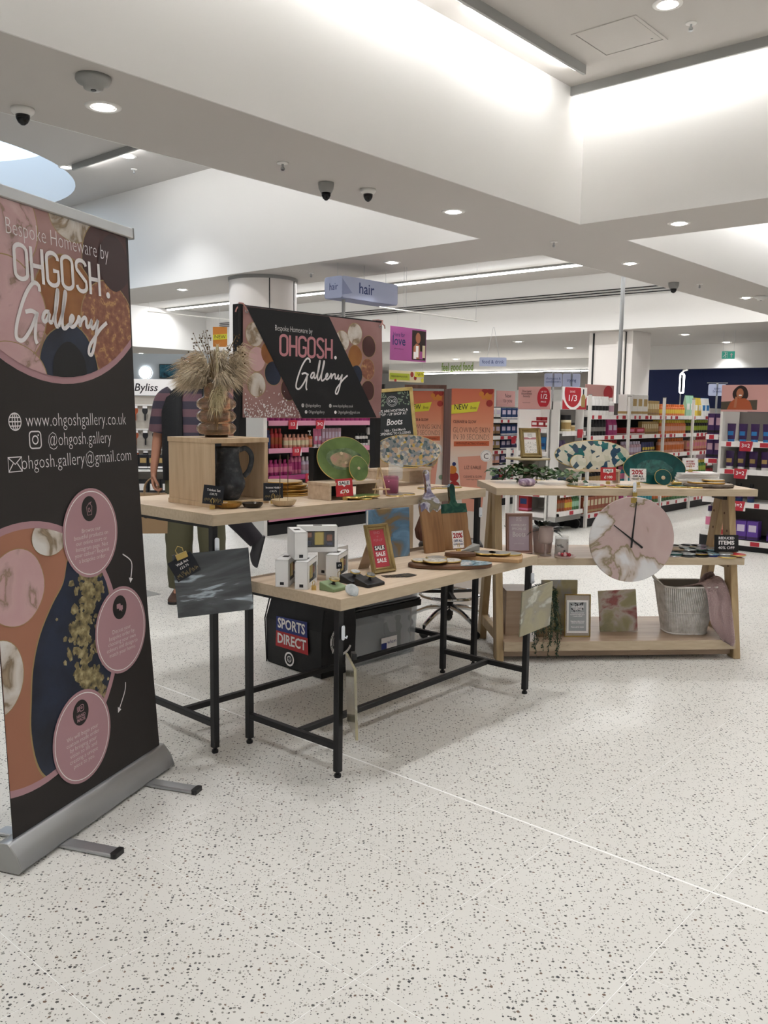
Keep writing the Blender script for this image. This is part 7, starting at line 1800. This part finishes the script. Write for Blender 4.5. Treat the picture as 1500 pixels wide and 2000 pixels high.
def head(t, c, hairmat, bald=True, yaw=0):
    """face parts round a head centre; the skull itself is part of the body"""
    h = E('face', 'x', 'x'); del h['label']; del h['category']; bpy.data.objects.remove(h)
    cx, cy, cz = c
    ob('nose', G().lathe([(.017, -.02), (.012, .0), (.005, .025), (.0001, .03)], 10, Matrix.Translation((cx, cy - .098, cz - .015)) @ Matrix.Rotation(R(-12), 4, 'X')), 'skin', t, smooth=True)
    for s_ in (-1, 1):
        e = ob('eye', G().sph((cx + s_ * .032, cy - .084, cz + .018), .012, 10), 'eye_white', t, smooth=True); ob('iris', G().sph((cx + s_ * .032, cy - .0935, cz + .018), .005, 8), 'ink', e)
        ob('eyebrow', G().tube([(cx + s_ * .018, cy - .096, cz + .038), (cx + s_ * .034, cy - .097, cz + .043), (cx + s_ * .05, cy - .088, cz + .037)], .004, 6), hairmat, t)
        ob('ear', G().lathe([(.0001, -.006), (.02, -.006), (.026, 0), (.018, .006), (.0001, .003)], 14, Matrix.Translation((cx + s_ * .083, cy + .004, cz - .002)) @ Matrix.Rotation(PI / 2 * s_, 4, 'Y'), sx=1.3), 'skin', t, smooth=True)
    ob('mouth', G().tube([(cx - .026, cy - .084, cz - .052), (cx, cy - .094, cz - .053), (cx + .026, cy - .084, cz - .052)], [.004, .0065, .004], 8, flat=.8), 'lip', t, smooth=True)
    if bald:
        g = G().add([(cx + .090 * math.cos(R(a)), cy + .012 + .102 * math.sin(R(a)), cz + z) for z in (-.045, -.01, .03, .055) for a in range(-10, 191, 10)], [(r * 21 + i, r * 21 + i + 1, (r + 1) * 21 + i + 1, (r + 1) * 21 + i) for r in range(3) for i in range(20)])
        o = ob('hair', g, hairmat, t, smooth=True, flip=False); md = o.modifiers.new('thick', 'SOLIDIFY'); md.thickness = .012; return
    rings = []
    for k in range(8):
        a = R(8 + k * 11.5) if bald else R(-25 + k * 16.2); rings.append([(cx + .089 * math.cos(a) * math.cos(th_), cy + .012 + .103 * math.cos(a) * math.sin(th_) * (1 if math.sin(th_) > 0 else (.6 if k < (5 if bald else 4) else 1)), cz + .02 + .112 * math.sin(a)) for th_ in [2 * PI * i / 22 for i in range(22)]])
    ob('hair', G().loft(rings), hairmat, t, smooth=True)
def hand(J, Ed, pre, wrist, d, side, curl, rad=.0085):
    """palm and five fingers as branches of the same body; d points along the hand, side across it towards the thumb, curl bends the fingers"""
    w, d, s_, c = V(wrist), V(d).normalized(), V(side).normalized(), V(curl).normalized()
    palm = w + d * .055; J[pre + 'palm'] = (tuple(palm), (.026, .02)); Ed.append((pre + 'wrist', pre + 'palm'))
    for k, (off, l) in enumerate(((.03, .034), (.01, .038), (-.011, .036), (-.031, .029))):
        prev = pre + 'palm'
        pts = [palm + s_ * off + d * .036, palm + s_ * off * 1.1 + d * (.036 + l) + c * .012, palm + s_ * off * 1.1 + d * (.036 + l * 1.25) + c * .04, palm + s_ * off * 1.05 + d * (.036 + l * .95) + c * .058]
        for j, p in enumerate(pts):
            nm = f'{pre}f{k}{j}'; J[nm] = (tuple(p), rad * (1.1 - .08 * j)); Ed.append((prev, nm)); prev = nm
    prev = pre + 'palm'
    for j, p in enumerate((palm + s_ * .038 - d * .015 + c * .008, palm + s_ * .05 + d * .02 + c * .03, palm + s_ * .04 + d * .045 + c * .045)):
        nm = f'{pre}t{j}'; J[nm] = (tuple(p), rad * (1.25 - .12 * j)); Ed.append((prev, nm)); prev = nm
def shoe(nm, t, heel, toe, mat, w=.046, blunt=1):
    h, o = V(heel), V(toe); d = (o - h); L = d.length; d.normalize(); sd = d.cross(V((0, 0, 1))).normalized(); u = sd.cross(d)
    rings = []
    for f, ww, hh in ((-.02, .03, .05), (.05, .04, .085), (.25, .042, .10), (.45, .042, .085), (.65, .048, .06 * blunt), (.85, .046, .045 * blunt), (.97, .034 * blunt, .03 * blunt), (1.02, .016 * blunt, .016 * blunt)):
        c = h + d * (L * f); rings.append([tuple(c + sd * ww * math.cos(a) * (w / .046) + u * (hh * .5 + hh * .5 * (math.sin(a) if math.sin(a) > -.6 else -1))) for a in [2 * PI * i / 16 for i in range(16)]])
    a = ob(nm, G().loft(rings), mat, t, smooth=True)
    ob('sole', G().loft([[tuple(h + d * (L * f) + sd * ww * q + u * zz) for q, zz in ((-1, 0), (1, 0), (1, .014), (-1, .014))] for f, ww in ((-.03, .034), (.25, .043), (.65, .05), (.97, .036), (1.03, .018))]), 'base_dark', a)
    return a

# the man: standing, facing the tables, bag in his right hand
t = E('person', 'man in black vest and striped polo holding paper bag behind pampas', 'person', (-1.36, 6.28, 0), R(4))
J = {'pelvis': ((0, 0, .93), .13), 'belly': ((0, -.03, 1.10), .14), 'chest': ((0, 0, 1.33), .15), 'neckbase': ((0, .01, 1.52), .07), 'neck': ((0, -.005, 1.575), .056), 'jaw': ((0, -.02, 1.635), .066), 'skull': ((0, 0, 1.70), .085), 'crown': ((0, .008, 1.765), .06)}
Ed = [('pelvis', 'belly'), ('belly', 'chest'), ('chest', 'neckbase'), ('neckbase', 'neck'), ('neck', 'jaw'), ('jaw', 'skull'), ('skull', 'crown')]
for pre, s_ in (('r', -1), ('l', 1)):
    J[pre + 'sh'] = ((s_ * .19, .015, 1.47), .065); J[pre + 'elbow'] = ((s_ * .265, .03, 1.17), .044); J[pre + 'wrist'] = ((s_ * (.285 if s_ < 0 else .27), -.04, .945), .028)
    Ed += [('chest', pre + 'sh'), (pre + 'sh', pre + 'elbow'), (pre + 'elbow', pre + 'wrist')]
    hand(J, Ed, pre, J[pre + 'wrist'][0], (s_ * .02, -.08, -1), (0, -1, .05), (-s_ * 1, 0, -.2))
    J[pre + 'hip'] = ((s_ * .095, 0, .86), .085); J[pre + 'knee'] = ((s_ * .115, -.01 if s_ < 0 else -.03, .48), .058); J[pre + 'ankle'] = ((s_ * .12, .03, .10), .04); J[pre + 'toe'] = ((s_ * .135, -.09, .045), .03)
    Ed += [('pelvis', pre + 'hip'), (pre + 'hip', pre + 'knee'), (pre + 'knee', pre + 'ankle'), (pre + 'ankle', pre + 'toe')]
skinbody('body', t, J, Ed, 'skin')
head(t, (0, -.005, 1.69), 'hair_grey')
ob('polo_shirt', G().loft([ringz((0, -.005, .90), .19, .145), ringz((0, -.02, 1.02), .20, .165), ringz((0, -.02, 1.2), .195, .155), ringz((0, 0, 1.36), .205, .14), ringz((0, .01, 1.46), .195, .11), ringz((0, .012, 1.515), .12, .085), ringz((0, .01, 1.545), .075, .075)], caps=False), 'polo', t, smooth=True)
cl_ = ob('polo_collar', G().loft([ringz((0, .008, 1.535), .082, .08, 20, PI * 1.5, 20, 340), ringz((0, .01, 1.575), .074, .074, 20, PI * 1.5, 20, 340), ringz((0, .01, 1.535), .10, .10, 20, PI * 1.5, 20, 340)], caps=False), 'trouser_dark', t, smooth=True)
for pre, s_ in (('r', -1), ('l', 1)):
    limb('sleeve', t, [(s_ * .15, .012, 1.475), (s_ * .205, .015, 1.43), (s_ * .24, .022, 1.32), (s_ * .262, .026, 1.215)], [.075, .08, .072, .068], 'polo')
    limb('trouser_leg', t, [(s_ * .085, 0, .95), (s_ * .10, -.005, .80), (s_ * .115, -.02, .50), (s_ * .12, .01, .28), (s_ * .122, .02, .095)], [.118, .115, .10, .092, .082], 'trouser_olive', 16, .025)
    shoe('shoe', t, (s_ * .12, .075, .004), (s_ * .145, -.17, .004), 'shoe_brown')
ob('trouser_seat', G().loft([ringz((0, 0, .80), .185, .14), ringz((0, 0, .90), .185, .148), ringz((0, 0, .985), .18, .145)]), 'trouser_olive', t, smooth=True)
def vestring(z, rx, ry, cy, g1): return ringz((0, cy, z), rx, ry, 26, 0, -90 + g1, 270 - g1)
vs_ = ob('vest', G().add([p for r_ in ((.88, .225, .18, 0, 20), (1.05, .228, .185, -.01, 17), (1.22, .226, .18, -.01, 15), (1.36, .235, .165, 0, 16), (1.46, .222, .135, .01, 19), (1.525, .14, .105, .015, 28), (1.57, .10, .092, .018, 38)) for p in vestring(*r_)],
     [(k * 26 + i, k * 26 + i + 1, (k + 1) * 26 + i + 1, (k + 1) * 26 + i) for k in range(6) for i in range(25)]), 'vest_black', t, smooth=True, flip=False)
md = vs_.modifiers.new('thick', 'SOLIDIFY'); md.thickness = .012
ob('vest_collar', G().loft([ringz((0, .015, 1.555), .105, .095, 20, PI * 1.5, 42, 318), ringz((0, .018, 1.60), .10, .092, 20, PI * 1.5, 45, 315), ringz((0, .018, 1.565), .125, .112, 20, PI * 1.5, 45, 315)], caps=False), 'vest_black', t, smooth=True)
tb = E('paper_bag', 'brown paper carrier bag hanging from the hand of the man', 'bag', (-1.655, 6.21, .50), R(8))
bagb = ob('bag_body', G().loft([[(-.11, -.05, 0), (.11, -.05, 0), (.11, .05, 0), (-.11, .05, 0)], [(-.115, -.055, .15), (.115, -.055, .15), (.115, .055, .15), (-.115, .055, .15)], [(-.11, -.035, .285), (.11, -.035, .285), (.11, .035, .285), (-.11, .035, .285)]]), 'kraft', tb)
for y in (-.034, .034): ob('handle', G().tube(crom([(-.05, y, .27), (-.045, y * .9, .34), (-.01, y * .4, .385), (.02, y * .4, .385), (.045, y * .9, .34), (.05, y, .27)], 5), .005, 6), 'kraft', tb)
T('GOOD\nGREEN', .05, 'ink', tb, .02, .17, 0, rot=(PI / 2 - .0, 0, 0), name='lettering').location = (.02, -.0585, .15)

# the second shopper, walking away to the left behind the table
t = E('person', 'shopper in bright pink top and dark trousers striding behind the banner', 'person', (-1.36, 7.42, 0), R(-78))
J = {'pelvis': ((0, 0, .92), .12), 'belly': ((0, -.02, 1.08), .125), 'chest': ((0, -.04, 1.30), .135), 'neckbase': ((0, -.05, 1.46), .06), 'neck': ((0, -.065, 1.515), .05), 'jaw': ((0, -.085, 1.57), .06), 'skull': ((0, -.07, 1.63), .08), 'crown': ((0, -.06, 1.69), .058)}
Ed = [('pelvis', 'belly'), ('belly', 'chest'), ('chest', 'neckbase'), ('neckbase', 'neck'), ('neck', 'jaw'), ('jaw', 'skull'), ('skull', 'crown')]
for pre, s_, kn, an, to in (('r', -1, (-.09, -.12, .50), (-.09, -.10, .10), (-.09, -.22, .045)), ('l', 1, (.09, .05, .52), (.09, .27, .25), (.09, .25, .11))):
    J[pre + 'sh'] = ((s_ * .17, -.04, 1.41), .055); J[pre + 'elbow'] = ((s_ * .22, .08 * s_ - .02, 1.14), .04); J[pre + 'wrist'] = ((s_ * .22, -.12 + .1 * s_, .95), .026)
    Ed += [('chest', pre + 'sh'), (pre + 'sh', pre + 'elbow'), (pre + 'elbow', pre + 'wrist')]
    hand(J, Ed, pre, J[pre + 'wrist'][0], (0, -.3, -1), (0, -1, .3), (-s_ * 1, 0, -.2), .008)
    J[pre + 'hip'] = ((s_ * .09, 0, .86), .085); J[pre + 'knee'] = (kn, .055); J[pre + 'ankle'] = (an, .036); J[pre + 'toe'] = (to, .028)
    Ed += [('pelvis', pre + 'hip'), (pre + 'hip', pre + 'knee'), (pre + 'knee', pre + 'ankle'), (pre + 'ankle', pre + 'toe')]
skinbody('body', t, J, Ed, 'skin'); head(t, (0, -.075, 1.62), 'hair_brown', False)
ob('pink_top', G().loft([ringz((0, .03, .82), .21, .185), ringz((0, .01, .98), .20, .17), ringz((0, -.02, 1.16), .185, .15), ringz((0, -.04, 1.32), .185, .13), ringz((0, -.045, 1.42), .16, .095), ringz((0, -.05, 1.475), .08, .075)], caps=False), 'jacket_pink', t, smooth=True)
for pre, s_ in (('r', -1), ('l', 1)): limb('sleeve', t, [(s_ * .13, -.04, 1.42), (s_ * .18, -.03, 1.36), (s_ * .215, .07 * s_ - .02, 1.15), (s_ * .22, -.11 + .1 * s_, .97)], [.065, .07, .06, .05], 'jacket_pink')
limb('trouser_leg', t, [(-.085, 0, .92), (-.09, -.06, .72), (-.09, -.12, .5), (-.09, -.11, .3), (-.09, -.10, .09)], [.10, .095, .075, .065, .058], 'trouser_dark')
limb('trouser_leg', t, [(.085, 0, .92), (.09, .02, .72), (.09, .05, .52), (.09, .16, .385), (.09, .262, .27)], [.105, .10, .085, .078, .07], 'trouser_dark')
shoe('shoe', t, (-.09, -.06, .004), (-.09, -.29, .004), 'shoe_grey'); shoe('shoe', t, (.09, .335, .30), (.09, .27, .045), 'shoe_grey', .054, 1.5)

# ---------------------------------------------------------------- fit the lettering, then make it plain mesh
bpy.context.view_layer.update()
dg = bpy.context.evaluated_depsgraph_get()
FITW = {o: w for o, w in FIT}
for o in [o for o in COL.objects if o.type == 'FONT']:
    w = FITW.get(o)
    sx = w / o.dimensions.x * o.scale.x if w and o.dimensions.x > 1e-6 else 1
    me = bpy.data.meshes.new_from_object(o.evaluated_get(dg))
    n = o.name; o.name = 'old'
    q = bpy.data.objects.new(n, me); COL.objects.link(q)
    if not me.materials: me.materials.append(o.data.materials[0])
    q.parent = o.parent; q.location = o.location; q.rotation_euler = o.rotation_euler; q.scale = (sx, 1, 1)
    bpy.data.objects.remove(o)
